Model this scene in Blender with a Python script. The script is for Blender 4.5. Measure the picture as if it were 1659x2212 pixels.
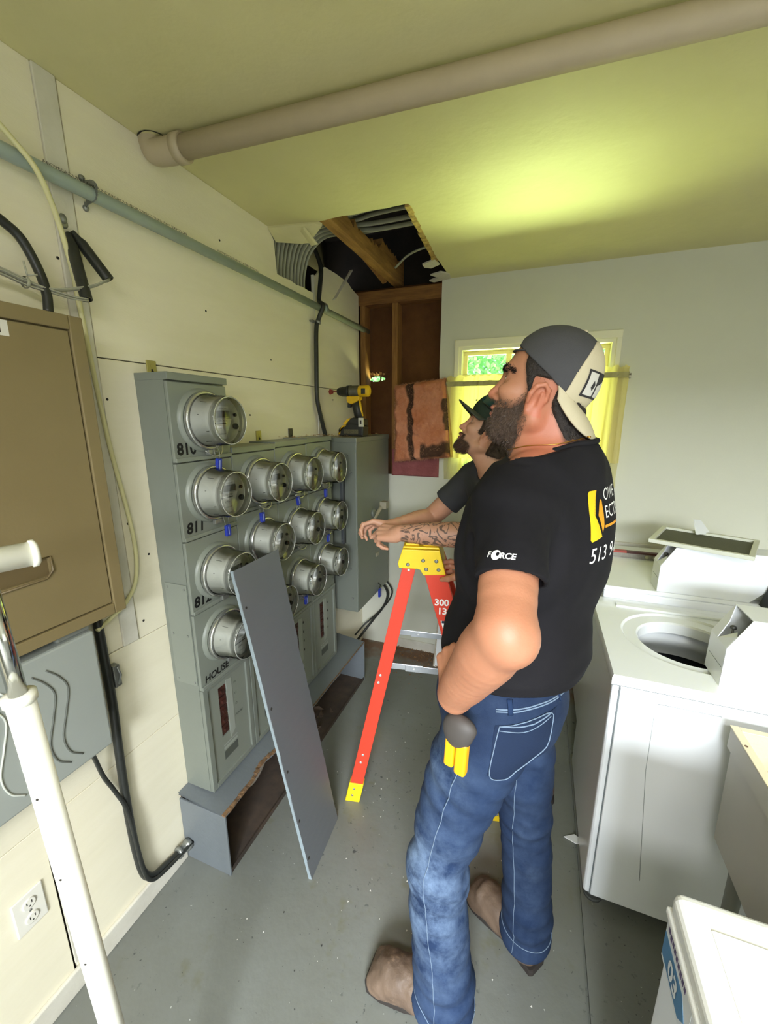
import bpy, bmesh, math, random
import numpy as np
from mathutils import Vector, Matrix, Euler, noise as mnoise
from mathutils.bvhtree import BVHTree
for o in list(bpy.data.objects):
    bpy.data.objects.remove(o)
random.seed(7)
SC = bpy.context.scene
COL = SC.collection
R = math.radians
PI = math.pi

# ------------------------------------------------------------------ camera, world, sun, lights, exposure
CAM_POS = (1.155, 0.0, 1.65)
cam_data = bpy.data.cameras.new('camera')
cam_data.sensor_fit = 'VERTICAL'
cam_data.sensor_height = 36.0
cam_data.lens = 880.0 / 2212.0 * 36.0
cam_data.clip_start = 0.02
cam = bpy.data.objects.new('camera', cam_data)
cam.location = CAM_POS
cam.rotation_euler = (R(90 - 13.06), 0, R(20.8))
COL.objects.link(cam)
SC.camera = cam

world = bpy.data.worlds.new('sky')
SC.world = world
world.use_nodes = True
wn = world.node_tree.nodes
bg = wn['Background']
bg.inputs['Color'].default_value = (0.80, 0.90, 1.0, 1)
bg.inputs['Strength'].default_value = 1.5

def lamp(name, kind, loc, rot, energy, color, **k):
    d = bpy.data.lights.new(name, kind)
    d.energy = energy
    d.color = color
    for a, v in k.items():
        setattr(d, a, v)
    o = bpy.data.objects.new(name, d)
    o.location = loc
    o.rotation_euler = rot
    COL.objects.link(o)
    return o

# sun on the garden behind the house (high, from the street side over the roof)
lamp('sun', 'SUN', (0, 0, 6), (R(38), R(10), R(12)), 4.5, (1.0, 0.95, 0.85), angle=R(1.0))
# sunlit lawn outside the window throws yellow-green light up through it
lamp('lawn_bounce', 'AREA', (1.05, 5.4, 0.0), (R(180), 0, 0), 3700, (0.98, 1.0, 0.42), shape='RECTANGLE', size=5.0, size_y=4.4)
# daylight through the open doorway in the wall behind the photographer
lamp('doorway_daylight', 'AREA', (1.75, -3.7, 2.75), (R(66), 0, 0), 900, (0.88, 0.94, 1.0), shape='RECTANGLE', size=2.6, size_y=1.4)
# ceiling fixture of the room behind the photographer (shines down only, it has a metal housing)
lamp('ceiling_tube', 'AREA', (1.55, -0.85, 2.33), (0, 0, 0), 50, (0.98, 0.98, 0.97), shape='RECTANGLE', size=1.3, size_y=0.3)

SC.view_settings.view_transform = 'Standard'
SC.view_settings.look = 'None'
SC.view_settings.gamma = 1.0
SC.view_settings.use_curve_mapping = False
SC.view_settings.exposure = 0.15

# ------------------------------------------------------------------ helpers: materials
def lin(h):
    h = h.lstrip('#')
    c = [int(h[i:i + 2], 16) / 255 for i in (0, 2, 4)]
    return tuple(x / 12.92 if x <= 0.04045 else ((x + 0.055) / 1.055) ** 2.4 for x in c) + (1.0,)

MATS = {}
def M(name, col, rough=0.5, metal=0.0, var=None, var_col=None, bump=None, stretch=None, spec=0.5, coat=0.0, subsurf=0.0, sss_col=None, wear=None):
    """procedural principled material; var=(scale, amount) mixes towards var_col; bump=(scale, strength); wear=(scale, threshold, colour)"""
    if name in MATS:
        return MATS[name]
    m = bpy.data.materials.new(name)
    MATS[name] = m
    m.use_nodes = True
    nt = m.node_tree
    b = nt.nodes['Principled BSDF']
    c = lin(col)
    b.inputs['Base Color'].default_value = c
    b.inputs['Roughness'].default_value = rough
    b.inputs['Metallic'].default_value = metal
    b.inputs['Specular IOR Level'].default_value = spec
    if coat:
        b.inputs['Coat Weight'].default_value = coat
        b.inputs['Coat Roughness'].default_value = 0.1
    if subsurf:
        b.inputs['Subsurface Weight'].default_value = subsurf
        b.inputs['Subsurface Radius'].default_value = (0.012, 0.005, 0.003)
        b.inputs['Subsurface Scale'].default_value = 0.6
    tc = nt.nodes.new('ShaderNodeTexCoord')
    vec = tc.outputs['Object']
    if stretch:
        mp = nt.nodes.new('ShaderNodeMapping')
        mp.inputs['Scale'].default_value = stretch
        nt.links.new(vec, mp.inputs['Vector'])
        vec = mp.outputs['Vector']
    last = None
    if var:
        n = nt.nodes.new('ShaderNodeTexNoise')
        n.inputs['Scale'].default_value = var[0]
        n.inputs['Detail'].default_value = 6
        n.inputs['Roughness'].default_value = 0.65
        nt.links.new(vec, n.inputs['Vector'])
        rp = nt.nodes.new('ShaderNodeValToRGB')
        rp.color_ramp.elements[0].position = 0.35
        rp.color_ramp.elements[1].position = 0.68
        rp.color_ramp.elements[0].color = c
        v2 = lin(var_col) if var_col else tuple(x * 0.6 for x in c[:3]) + (1,)
        a = var[1]
        rp.color_ramp.elements[1].color = tuple(c[i] * (1 - a) + v2[i] * a for i in range(3)) + (1,)
        nt.links.new(n.outputs['Fac'], rp.inputs['Fac'])
        last = rp.outputs['Color']
    if wear:
        n = nt.nodes.new('ShaderNodeTexNoise')
        n.inputs['Scale'].default_value = wear[0]
        n.inputs['Detail'].default_value = 8
        n.inputs['Roughness'].default_value = 0.7
        nt.links.new(vec, n.inputs['Vector'])
        rp = nt.nodes.new('ShaderNodeValToRGB')
        rp.color_ramp.elements[0].position = wear[1]
        rp.color_ramp.elements[1].position = min(1, wear[1] + 0.05)
        nt.links.new(n.outputs['Fac'], rp.inputs['Fac'])
        mx = nt.nodes.new('ShaderNodeMix')
        mx.data_type = 'RGBA'
        if last:
            nt.links.new(last, mx.inputs['A'])
        else:
            mx.inputs['A'].default_value = c
        mx.inputs['B'].default_value = lin(wear[2])
        nt.links.new(rp.outputs['Color'], mx.inputs['Factor'])
        last = mx.outputs['Result']
    if last:
        nt.links.new(last, b.inputs['Base Color'])
    if bump:
        n = nt.nodes.new('ShaderNodeTexNoise')
        n.inputs['Scale'].default_value = bump[0]
        n.inputs['Detail'].default_value = 5
        nt.links.new(vec, n.inputs['Vector'])
        bp = nt.nodes.new('ShaderNodeBump')
        bp.inputs['Strength'].default_value = bump[1]
        bp.inputs['Distance'].default_value = 0.01
        nt.links.new(n.outputs['Fac'], bp.inputs['Height'])
        nt.links.new(bp.outputs['Normal'], b.inputs['Normal'])
    return m

def emit_mat(name, col, s):
    m = bpy.data.materials.new(name); m.use_nodes = True
    b = m.node_tree.nodes['Principled BSDF']
    b.inputs['Base Color'].default_value = lin(col)
    b.inputs['Emission Color'].default_value = lin(col)
    b.inputs['Emission Strength'].default_value = s
    return m

def glass_mat(name, tint='ffffff', gloss=0.08):
    m = bpy.data.materials.new(name); m.use_nodes = True
    nt = m.node_tree
    nt.nodes.clear()
    out = nt.nodes.new('ShaderNodeOutputMaterial')
    tr = nt.nodes.new('ShaderNodeBsdfTransparent'); tr.inputs['Color'].default_value = lin(tint)
    gl = nt.nodes.new('ShaderNodeBsdfGlossy'); gl.inputs['Roughness'].default_value = gloss
    fr = nt.nodes.new('ShaderNodeFresnel'); fr.inputs['IOR'].default_value = 1.5
    mx = nt.nodes.new('ShaderNodeMixShader')
    nt.links.new(fr.outputs[0], mx.inputs[0]); nt.links.new(tr.outputs[0], mx.inputs[1]); nt.links.new(gl.outputs[0], mx.inputs[2])
    nt.links.new(mx.outputs[0], out.inputs['Surface'])
    return m

def translucent_mat(name, col, back, t=0.5, alpha=1.0, bump=None):
    m = bpy.data.materials.new(name); m.use_nodes = True
    nt = m.node_tree
    nt.nodes.clear()
    out = nt.nodes.new('ShaderNodeOutputMaterial')
    d = nt.nodes.new('ShaderNodeBsdfDiffuse'); d.inputs['Color'].default_value = lin(col)
    tl = nt.nodes.new('ShaderNodeBsdfTranslucent'); tl.inputs['Color'].default_value = lin(back)
    mx = nt.nodes.new('ShaderNodeMixShader'); mx.inputs[0].default_value = t
    nt.links.new(d.outputs[0], mx.inputs[1]); nt.links.new(tl.outputs[0], mx.inputs[2])
    last = mx.outputs[0]
    if alpha < 1:
        tr = nt.nodes.new('ShaderNodeBsdfTransparent')
        m2 = nt.nodes.new('ShaderNodeMixShader'); m2.inputs[0].default_value = alpha
        nt.links.new(tr.outputs[0], m2.inputs[1]); nt.links.new(last, m2.inputs[2])
        last = m2.outputs[0]
    nt.links.new(last, out.inputs['Surface'])
    return m

# ------------------------------------------------------------------ helpers: geometry
class B:
    """collects geometry and links it as one mesh object"""
    def __init__(s):
        s.v = []; s.f = []; s.mi = []; s.sm = []
    def add(s, verts, faces, mi=0, smooth=False):
        o = len(s.v)
        s.v.extend([tuple(v) for v in verts])
        for f in faces:
            s.f.append(tuple(i + o for i in f)); s.mi.append(mi); s.sm.append(smooth)
        return s
    def box(s, a, b, mi=0, mat=None):
        x0, y0, z0 = a; x1, y1, z1 = b
        vs = [Vector(p) for p in ((x0, y0, z0), (x1, y0, z0), (x1, y1, z0), (x0, y1, z0), (x0, y0, z1), (x1, y0, z1), (x1, y1, z1), (x0, y1, z1))]
        if mat is not None:
            vs = [mat @ v for v in vs]
        return s.add(vs, [(0, 3, 2, 1), (4, 5, 6, 7), (0, 1, 5, 4), (1, 2, 6, 5), (2, 3, 7, 6), (3, 0, 4, 7)], mi)
    def prism(s, poly, vec, mi=0, smooth=False):
        n = len(poly); vec = Vector(vec)
        vs = [Vector(p) for p in poly] + [Vector(p) + vec for p in poly]
        nn = Vector((0, 0, 0))
        for i in range(n):
            nn += Vector(poly[i]).cross(Vector(poly[(i + 1) % n]))
        flip = nn.dot(vec) > 0
        f1 = tuple(range(n)); f2 = tuple(range(2 * n - 1, n - 1, -1))
        sides = [(i, i + n, (i + 1) % n + n, (i + 1) % n) for i in range(n)]
        fs = [f1, f2] + sides
        if flip:
            fs = [tuple(reversed(f)) for f in fs]
        s.add(vs, fs[:2], mi, False)
        o = len(s.v) - 2 * n
        for f in fs[2:]:
            s.f.append(tuple(i + o for i in f)); s.mi.append(mi); s.sm.append(smooth)
        return s
    def tube(s, pts, r, n=10, mi=0, caps=True, flat=1.0, up=None):
        pts = [Vector(p) for p in pts]
        rs = r if isinstance(r, (list, tuple)) else [r] * len(pts)
        t0 = (pts[1] - pts[0]).normalized()
        u = Vector(up) if up else (Vector((0, 0, 1)) if abs(t0.z) < 0.9 else Vector((1, 0, 0)))
        vs = []; fs = []
        for i, p in enumerate(pts):
            t = (pts[min(i + 1, len(pts) - 1)] - pts[max(i - 1, 0)]).normalized()
            a = t.cross(u)
            if a.length < 1e-6:
                a = t.orthogonal()
            a.normalize(); bb = a.cross(t).normalized(); u = bb
            for k in range(n):
                an = 2 * PI * k / n
                vs.append(p + a * math.cos(an) * rs[i] + bb * math.sin(an) * rs[i] * flat)
        m = len(pts)
        for i in range(m - 1):
            for k in range(n):
                k2 = (k + 1) % n
                fs.append((i * n + k, i * n + k2, (i + 1) * n + k2, (i + 1) * n + k))
        s.add(vs, fs, mi, True)
        if caps:
            o = len(s.v) - len(vs)
            s.f.append(tuple(o + k for k in range(n - 1, -1, -1))); s.mi.append(mi); s.sm.append(False)
            s.f.append(tuple(o + (m - 1) * n + k for k in range(n))); s.mi.append(mi); s.sm.append(False)
        return s
    def cyl(s, a, b, r, n=16, mi=0, caps=True):
        return s.tube([a, b], r, n, mi, caps)
    def lathe(s, prof, origin, axis, n=28, mi=0, smooth=True, ref=None, closed=False):
        """prof = [(radius, height along axis)]"""
        ax = Vector(axis).normalized()
        u = (Vector(ref) if ref else ax.orthogonal()).normalized()
        w = ax.cross(u)
        o = Vector(origin)
        vs = []; fs = []
        for (r, h) in prof:
            for k in range(n):
                an = 2 * PI * k / n
                vs.append(o + ax * h + (u * math.cos(an) + w * math.sin(an)) * r)
        for i in range(len(prof) - 1):
            for k in range(n):
                k2 = (k + 1) % n
                fs.append((i * n + k, i * n + k2, (i + 1) * n + k2, (i + 1) * n + k))
        s.add(vs, fs, mi, smooth)
        o0 = len(s.v) - len(vs)
        if not closed:
            if prof[0][0] > 1e-5:
                s.f.append(tuple(o0 + k for k in range(n - 1, -1, -1))); s.mi.append(mi); s.sm.append(False)
            if prof[-1][0] > 1e-5:
                s.f.append(tuple(o0 + (len(prof) - 1) * n + k for k in range(n))); s.mi.append(mi); s.sm.append(False)
        return s
    def ell(s, c, r, mi=0, nu=12, nv=8, mat=None):
        c = Vector(c)
        vs = []; fs = []
        for j in range(nv + 1):
            th = PI * j / nv
            for i in range(nu):
                ph = 2 * PI * i / nu
                p = Vector((r[0] * math.sin(th) * math.cos(ph), r[1] * math.sin(th) * math.sin(ph), r[2] * math.cos(th)))
                vs.append(c + (mat @ p if mat is not None else p))
        for j in range(nv):
            for i in range(nu):
                i2 = (i + 1) % nu
                fs.append((j * nu + i, (j + 1) * nu + i, (j + 1) * nu + i2, j * nu + i2))
        return s.add(vs, fs, mi, True)
    def text(s, string, size, origin, right, up, mi=0, depth=0.0006, center=True, slant=0.0):
        vs, fs = TEXTS(string)
        right = Vector(right).normalized(); up = Vector(up).normalized(); nrm = right.cross(up)
        o = Vector(origin)
        xs = [v[0] for v in vs]; ys = [v[1] for v in vs]
        cx = (min(xs) + max(xs)) / 2 if center else min(xs); cy = (min(ys) + max(ys)) / 2 if center else 0
        out = [o + right * ((v[0] - cx) + slant * (v[1] - cy)) * size + up * (v[1] - cy) * size + nrm * depth for v in vs]
        return s.add(out, fs, mi)
    def build(s, name, mats, parent=None, bevel=0.0, seg=2, loc=None, subs=0, weighted=False, angle=None):
        me = bpy.data.meshes.new(name)
        if loc is not None:
            L = Vector(loc)
            vv = [tuple(Vector(v) - L) for v in s.v]
        else:
            vv = s.v
        me.from_pydata(vv, [], s.f)
        if not isinstance(mats, (list, tuple)):
            mats = [mats]
        for m in mats:
            me.materials.append(m)
        me.polygons.foreach_set('material_index', s.mi)
        me.polygons.foreach_set('use_smooth', s.sm)
        me.update()
        o = bpy.data.objects.new(name, me)
        COL.objects.link(o)
        if loc is not None:
            o.location = loc
        if bevel:
            md = o.modifiers.new('edge', 'BEVEL'); md.width = bevel; md.segments = seg; md.limit_method = 'ANGLE'; md.angle_limit = R(40)
            md.harden_normals = False
        if subs:
            md = o.modifiers.new('sub', 'SUBSURF'); md.levels = subs; md.render_levels = subs
        if parent is not None:
            o.parent = parent
            o.matrix_parent_inverse = Matrix.Translation(parent.location).inverted() if parent.rotation_euler[2] == 0 else parent.matrix_basis.inverted()
        return o

TEXT_CACHE = {}
def TEXTS(string):
    if string in TEXT_CACHE:
        return TEXT_CACHE[string]
    bold = string.startswith('*')
    cu = bpy.data.curves.new('t', 'FONT')
    cu.body = string.lstrip('*')
    cu.size = 1.0
    cu.resolution_u = 3
    if bold:
        cu.offset = 0.03
    ob = bpy.data.objects.new('t', cu)
    COL.objects.link(ob)
    dg = bpy.context.evaluated_depsgraph_get()
    dg.update()
    me = bpy.data.meshes.new_from_object(ob.evaluated_get(dg))
    vs = [tuple(v.co) for v in me.vertices]
    fs = [tuple(p.vertices) for p in me.polygons]
    bpy.data.objects.remove(ob); bpy.data.meshes.remove(me); bpy.data.curves.remove(cu)
    TEXT_CACHE[string] = (vs, fs)
    return vs, fs
for _t in ('*810', '*811', '*812', '*HOUSE', '*807', '*300', '*136', 'ABOVEGROUND AND UNDERGROUND', 'FOR DIRECT SUNLIGHT EXPOSURE',
           '*FORCE', 'OWE', 'ECTR', '513', '9-0', '03', '10', '11', '12', 'HOUSE', 'OW', 'EC', 'kWh', 'CL200 240V', '*03'):
    TEXTS(_t)

def tag(o, label=None, cat=None, group=None, kind=None):
    if label: o['label'] = label
    if cat: o['category'] = cat
    if group: o['group'] = group
    if kind: o['kind'] = kind
    return o

def thing(name, loc, label, cat, group=None, rz=0.0):
    o = bpy.data.objects.new(name, None)
    o.empty_display_size = 0.05
    o.location = loc
    o.rotation_euler = (0, 0, rz)
    COL.objects.link(o)
    return tag(o, label, cat, group)

def children(o):
    return [c for c in bpy.data.objects if c.parent == o]

def copy_tree(o, parent=None, table=None):
    if table is None:
        table = {}
        for c in bpy.data.objects:
            if c.parent: table.setdefault(c.parent.name, []).append(c)
    c = o.copy(); COL.objects.link(c)
    c.parent = parent
    if parent is not None:
        c.matrix_parent_inverse = o.matrix_parent_inverse.copy()
    for ch in table.get(o.name, []):
        copy_tree(ch, c, table)
    return c

def smooth_path(pts, n=6):
    pts = [Vector(p) for p in pts]
    out = []
    P = [pts[0] * 2 - pts[1]] + pts + [pts[-1] * 2 - pts[-2]]
    for i in range(1, len(P) - 2):
        for k in range(n):
            t = k / n
            a, b, c, d = P[i - 1], P[i], P[i + 1], P[i + 2]
            out.append(0.5 * ((2 * b) + (c - a) * t + (2 * a - 5 * b + 4 * c - d) * t * t + (3 * b - 3 * c + d - a) * t ** 3))
    out.append(pts[-1])
    return out
# ------------------------------------------------------------------ materials of the room
m_wall = M('painted_plywood', 'f1ead2', 0.55, var=(2.2, 0.5), var_col='e6dec2', bump=(70, 0.12), stretch=(1, 1, 6), wear=(26, 0.735, '8d887a'))
m_wallb = M('painted_drywall', 'd8d8c8', 0.6, var=(1.6, 0.5), var_col='cfcfbe', bump=(160, 0.05))
m_ceil = M('ceiling_paint', 'd6cf9c', 0.55, var=(3, 0.5), var_col='cac38c', bump=(28, 0.16))
m_trim = M('trim_paint', 'ddd9cc', 0.5, var=(9, 0.4), var_col='b9b3a2', bump=(60, 0.1))
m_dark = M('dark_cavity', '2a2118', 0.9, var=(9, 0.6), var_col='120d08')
m_wood = M('old_lumber', 'a9793f', 0.75, var=(6, 0.7), var_col='6b4520', bump=(50, 0.4), stretch=(9, 9, 1))
m_woody = M('joist_lumber', 'b98d4c', 0.75, var=(6, 0.7), var_col='7a5224', bump=(50, 0.4), stretch=(9, 1, 9))
m_sheath = M('fibreboard_sheathing', '6e4722', 0.9, var=(5, 0.7), var_col='4c2e12', bump=(120, 0.3))
m_gyp = M('gypsum_edge', 'cfc9b8', 0.9, bump=(90, 0.5))
m_seam = M('seam_dark', '2b2822', 0.9)

def floor_material():
    m = M('painted_concrete', '777a75', 0.42, var=(2.6, 0.75), var_col='6b6c63', bump=(38, 0.10))
    nt = m.node_tree; b = nt.nodes['Principled BSDF']
    src = b.inputs['Base Color'].links[0].from_socket
    tc = nt.nodes.new('ShaderNodeTexCoord')
    def layer(scale, lo, hi, col, src, detail=9, rough=0.7, mask_scale=None, mlo=0.5):
        n = nt.nodes.new('ShaderNodeTexNoise'); n.inputs['Scale'].default_value = scale; n.inputs['Detail'].default_value = detail; n.inputs['Roughness'].default_value = rough
        nt.links.new(tc.outputs['Object'], n.inputs['Vector'])
        rp = nt.nodes.new('ShaderNodeValToRGB'); rp.color_ramp.elements[0].position = lo; rp.color_ramp.elements[1].position = hi
        nt.links.new(n.outputs['Fac'], rp.inputs['Fac'])
        fac = rp.outputs['Color']
        if mask_scale:
            n2 = nt.nodes.new('ShaderNodeTexNoise'); n2.inputs['Scale'].default_value = mask_scale; n2.inputs['Detail'].default_value = 2
            nt.links.new(tc.outputs['Object'], n2.inputs['Vector'])
            r2 = nt.nodes.new('ShaderNodeValToRGB'); r2.color_ramp.elements[0].position = mlo; r2.color_ramp.elements[1].position = mlo + 0.12
            nt.links.new(n2.outputs['Fac'], r2.inputs['Fac'])
            mu = nt.nodes.new('ShaderNodeMath'); mu.operation = 'MULTIPLY'
            nt.links.new(fac, mu.inputs[0]); nt.links.new(r2.outputs['Color'], mu.inputs[1]); fac = mu.outputs[0]
        mx = nt.nodes.new('ShaderNodeMix'); mx.data_type = 'RGBA'
        nt.links.new(src, mx.inputs['A']); mx.inputs['B'].default_value = lin(col); nt.links.new(fac, mx.inputs['Factor'])
        return mx.outputs['Result']
    src = layer(5.0, 0.60, 0.72, '6a6a58', src, 4)
    src = layer(34, 0.625, 0.68, '454a48', src, 6, 0.6, 2.2, 0.47)
    src = layer(90, 0.70, 0.73, '3f4240', src, 3, 0.5)
    src = layer(70, 0.735, 0.75, 'b9bbb4', src, 3, 0.5)
    # sawdust and rust-brown dirt lying along the foot of the back wall
    sp = nt.nodes.new('ShaderNodeSeparateXYZ'); nt.links.new(tc.outputs['Object'], sp.inputs[0])
    mr = nt.nodes.new('ShaderNodeMapRange'); mr.inputs['From Min'].default_value = 2.15; mr.inputs['From Max'].default_value = 2.5
    nt.links.new(sp.outputs['Y'], mr.inputs['Value'])
    n = nt.nodes.new('ShaderNodeTexNoise'); n.inputs['Scale'].default_value = 9; n.inputs['Detail'].default_value = 8
    nt.links.new(tc.outputs['Object'], n.inputs['Vector'])
    mu = nt.nodes.new('ShaderNodeMath'); mu.operation = 'MULTIPLY'; nt.links.new(mr.outputs[0], mu.inputs[0]); nt.links.new(n.outputs['Fac'], mu.inputs[1])
    rp = nt.nodes.new('ShaderNodeValToRGB'); rp.color_ramp.elements[0].position = 0.25; rp.color_ramp.elements[1].position = 0.5
    nt.links.new(mu.outputs[0], rp.inputs['Fac'])
    mx = nt.nodes.new('ShaderNodeMix'); mx.data_type = 'RGBA'; nt.links.new(src, mx.inputs['A']); mx.inputs['B'].default_value = lin('6b4c33'); nt.links.new(rp.outputs['Color'], mx.inputs['Factor'])
    nt.links.new(mx.outputs['Result'], b.inputs['Base Color'])
    return m
m_floor = floor_material()

D = 2.585       # back wall
H = 2.44        # ceiling
XR = 3.3        # right wall
YN = -1.70      # wall behind the photographer

def struct(o): return tag(o, kind='structure')

# floor with a tooled joint in front of the washers
f = B(); f.box((-0.12, YN - 0.4, -0.10), (1.408, 2.75, 0.0)); f.box((1.417, YN - 0.4, -0.10), (XR + 0.1, 2.75, 0.0)); f.box((1.408, YN - 0.4, -0.10), (1.417, 2.75, -0.012))
floor = struct(f.build('floor', m_floor))

# ceiling: slab with a torn rectangular hole in the left back corner
rnd = random.Random(3)
def jag(a, b, n, amp, axis):
    out = []
    for i in range(1, n):
        p = Vector(a).lerp(Vector(b), i / n)
        p[axis] += rnd.uniform(-amp, amp)
        out.append(p)
    return out
hole_front = [Vector((-0.001, 1.655, H))] + jag((0, 1.655, H), (0.205, 1.692, H), 5, 0.004, 1) + [Vector((0.205, 1.692, H))] + jag((0.205, 1.692, H), (0.612, 1.686, H), 9, 0.004, 1) + [Vector((0.612, 1.686, H))] + jag((0.612, 1.686, H), (0.575, 2.27, H), 7, 0.006, 0) + [Vector((0.590, 2.586, H))]
c = B()
poly = [Vector((-0.02, YN, H)), Vector((XR, YN, H)), Vector((XR, D + 0.02, H)), Vector((0.590, D + 0.02, H))] + list(reversed(hole_front[:-1])) + [Vector((-0.02, 1.655, H))]
c.prism(poly, (0, 0, 0.0125))
ceiling = struct(c.build('ceiling', m_ceil))
# paper-edge strip of torn drywall along the right side of the hole
e = B()
pts = [Vector((0.600, 1.69, H - 0.002)), Vector((0.583, 2.0, H - 0.002)), Vector((0.576, 2.27, H - 0.003))]
for i in range(10):
    y = 1.70 + i * 0.06
    x = 0.612 - 0.037 * (y - 1.686) / 0.584
    e.box((x - 0.013 - rnd.uniform(0, .008), y, H - 0.004), (x + rnd.uniform(0.002, 0.006), y + 0.058, H + 0.013))
e.build('torn_edge', M('torn_paper', 'c9a860', 0.9, var=(30, 0.8), var_col='5b4526'), ceiling)
e = B(); e.prism([(0.60, 2.50, H - 0.004), (0.59, 2.58, H - 0.004), (0.49, 2.585, H - 0.012), (0.47, 2.55, H - 0.014), (0.53, 2.52, H - 0.01), (0.50, 2.46, H - 0.012), (0.56, 2.45, H - 0.006)], (0, 0, 0.008))
e.prism([(0.575, 2.26, H - 0.004), (0.58, 2.34, H - 0.004), (0.53, 2.36, H - 0.01), (0.50, 2.33, H - 0.012), (0.50, 2.29, H - 0.01)], (0, 0, 0.007))
e.build('torn_flap', m_gyp, ceiling)
# loose board of drywall hanging at the front left corner of the hole
e = B()
e.prism([(0.00, 1.652, 2.432), (0.20, 1.688, 2.436), (0.235, 1.70, 2.425), (0.150, 1.735, 2.385), (0.115, 1.722, 2.382), (0.005, 1.700, 2.395)], (0, 0, 0.011))
e.prism([(0.135, 1.69, 2.415), (0.155, 1.675, 2.42), (0.185, 1.73, 2.372), (0.160, 1.735, 2.372)], (0.008, 0.006, 0.004))
e.build('loose_board', m_ceil, ceiling)

# attic space over the hole (enclosed)
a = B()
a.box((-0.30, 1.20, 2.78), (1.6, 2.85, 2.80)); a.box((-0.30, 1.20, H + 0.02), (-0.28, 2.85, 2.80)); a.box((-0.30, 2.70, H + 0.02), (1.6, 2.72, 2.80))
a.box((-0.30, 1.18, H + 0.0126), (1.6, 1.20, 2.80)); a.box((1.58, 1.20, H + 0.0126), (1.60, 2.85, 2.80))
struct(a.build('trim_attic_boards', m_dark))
# joist with a split upper edge, running to the back wall plate
j = B()
prof = [(1.50, 2.452), (2.69, 2.452), (2.69, 2.60)]
y = 2.6
while y > 1.74:
    prof.append((y, 2.535 + rnd.uniform(-0.012, 0.014) + (0.045 if y > 2.3 else 0)))
    prof.append((y - 0.012, 2.515 + rnd.uniform(-0.012, 0.012) + (0.045 if y > 2.3 else 0)))
    y -= rnd.uniform(0.03, 0.07)
prof.append((1.50, 2.55))
j.prism([(0.212, p[0], p[1]) for p in prof], (0.055, 0, 0))
jo = j.build('joist', m_woody, ceiling)
j = B(); j.prism([(0.62, p[0], p[1]) for p in ((1.25, 2.456), (2.69, 2.456), (2.69, 2.62), (1.25, 2.62))], (0.04, 0, 0)); j.build('joist', m_woody, ceiling)

# back wall: drywall with the opened bay at the left and the window opening
w = B()
HX = 0.538
edge = [(HX + rnd.uniform(-0.004, 0.004), D, 1.276 + i * (H - 1.276) / 14) for i in range(15)]
w.prism([(0.652, D, 0), (0.652, D, H)] + list(reversed(edge)) + [(HX, D, 0)], (0, 0.0125, 0))
w.box((-0.02, D, 0), (HX, D + 0.0125, 1.276))
w.box((0.652, D, 0), (1.488, D + 0.0125, 1.30)); w.box((0.652, D, 2.062), (1.488, D + 0.0125, H))
w.box((1.488, D, 0), (XR, D + 0.0125, H))
wall_back = struct(w.build('wall_back', m_wallb))
for (x0, x1, z0, z1) in ((0.0, 0.036, 1.15, 2.345), (0.220, 0.258, 1.15, 2.345), (0.545, 0.583, 1.15, 2.345)):
    s = B(); s.box((x0, 2.603, z0), (x1, 2.69, z1)); s.build('stud', m_wood, wall_back, bevel=0.003)
s = B(); s.box((-0.05, 2.600, 2.345), (0.60, 2.69, 2.425)); s.build('top_plate', M('plate_lumber', '9a6a36', 0.75, var=(6, 0.7), var_col='5a3a1a', bump=(50, 0.4), stretch=(1, 9, 9)), wall_back, bevel=0.003)
s = B(); s.box((-0.05, 2.598, 1.10), (0.60, 2.69, 1.15)); s.build('blocking', m_wood, wall_back)
# brown sheathing with a ragged hole through to daylight
sh = B()
NX, NZ = 46, 60
x0, x1, z0, z1 = 0.0, 0.24, 1.80, 2.05
vs = [(x0 + (x1 - x0) * i / NX, 2.692, z0 + (z1 - z0) * k / NZ) for k in range(NZ + 1) for i in range(NX + 1)]
fs = []
for k in range(NZ):
    for i in range(NX):
        x = x0 + (x1 - x0) * (i + .5) / NX; z = z0 + (z1 - z0) * (k + .5) / NZ
        n = mnoise.noise(Vector((x * 45, 3.3, z * 60)))
        d = ((x - 0.083) / 0.058) ** 2 + ((z - 1.905 + 0.06 * (x - 0.083)) / 0.017) ** 2 + n * 1.1
        d2 = ((x - 0.108) / 0.006) ** 2 + ((z - 1.91) / 0.03) ** 2
        if d > 0.95 or d2 < 1.0:
            fs.append((k * (NX + 1) + i, k * (NX + 1) + i + 1, (k + 1) * (NX + 1) + i + 1, (k + 1) * (NX + 1) + i))
sh.add(vs, fs)
sh.box((-0.12, 2.692, 1.0), (0.24, 2.70, 1.80)); sh.box((-0.12, 2.692, 2.05), (0.24, 2.70, H + 0.02)); sh.box((-0.12, 2.692, 1.80), (0.0, 2.70, 2.05)); sh.box((0.24, 2.692, 1.0), (0.66, 2.70, H + 0.02))
sh.build('sheathing', m_sheath, wall_back)
for i in range(9):
    s = B(); xx = 0.03 + i * 0.014 + rnd.uniform(-.004, .004)
    s.prism([(xx, 2.690, 1.925), (xx + 0.02, 2.690, 1.928), (xx + 0.008, 2.672, 1.94 + rnd.uniform(0, .02))], (0, 0.002, 0.0)); s.build('splinter', m_sheath, wall_back)

# outer sheathing strip below/right so no daylight leaks round the framing
ex = B()
ex.box((0.60, 2.60, 0), (0.652, 2.70, H)); ex.box((1.488, 2.60, 0), (XR, 2.70, H)); ex.box((-0.12, 2.692, 0), (0.66, 2.70, 1.0)); ex.box((0.652, 2.60, 0), (1.488, 2.70, 1.298)); ex.box((0.652, 2.60, 2.064), (1.488, 2.70, H)); ex.box((0.66, 2.692, H), (XR, 2.72, 2.8))
struct(ex.build('wall_back_sheathing', m_sheath))

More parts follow.
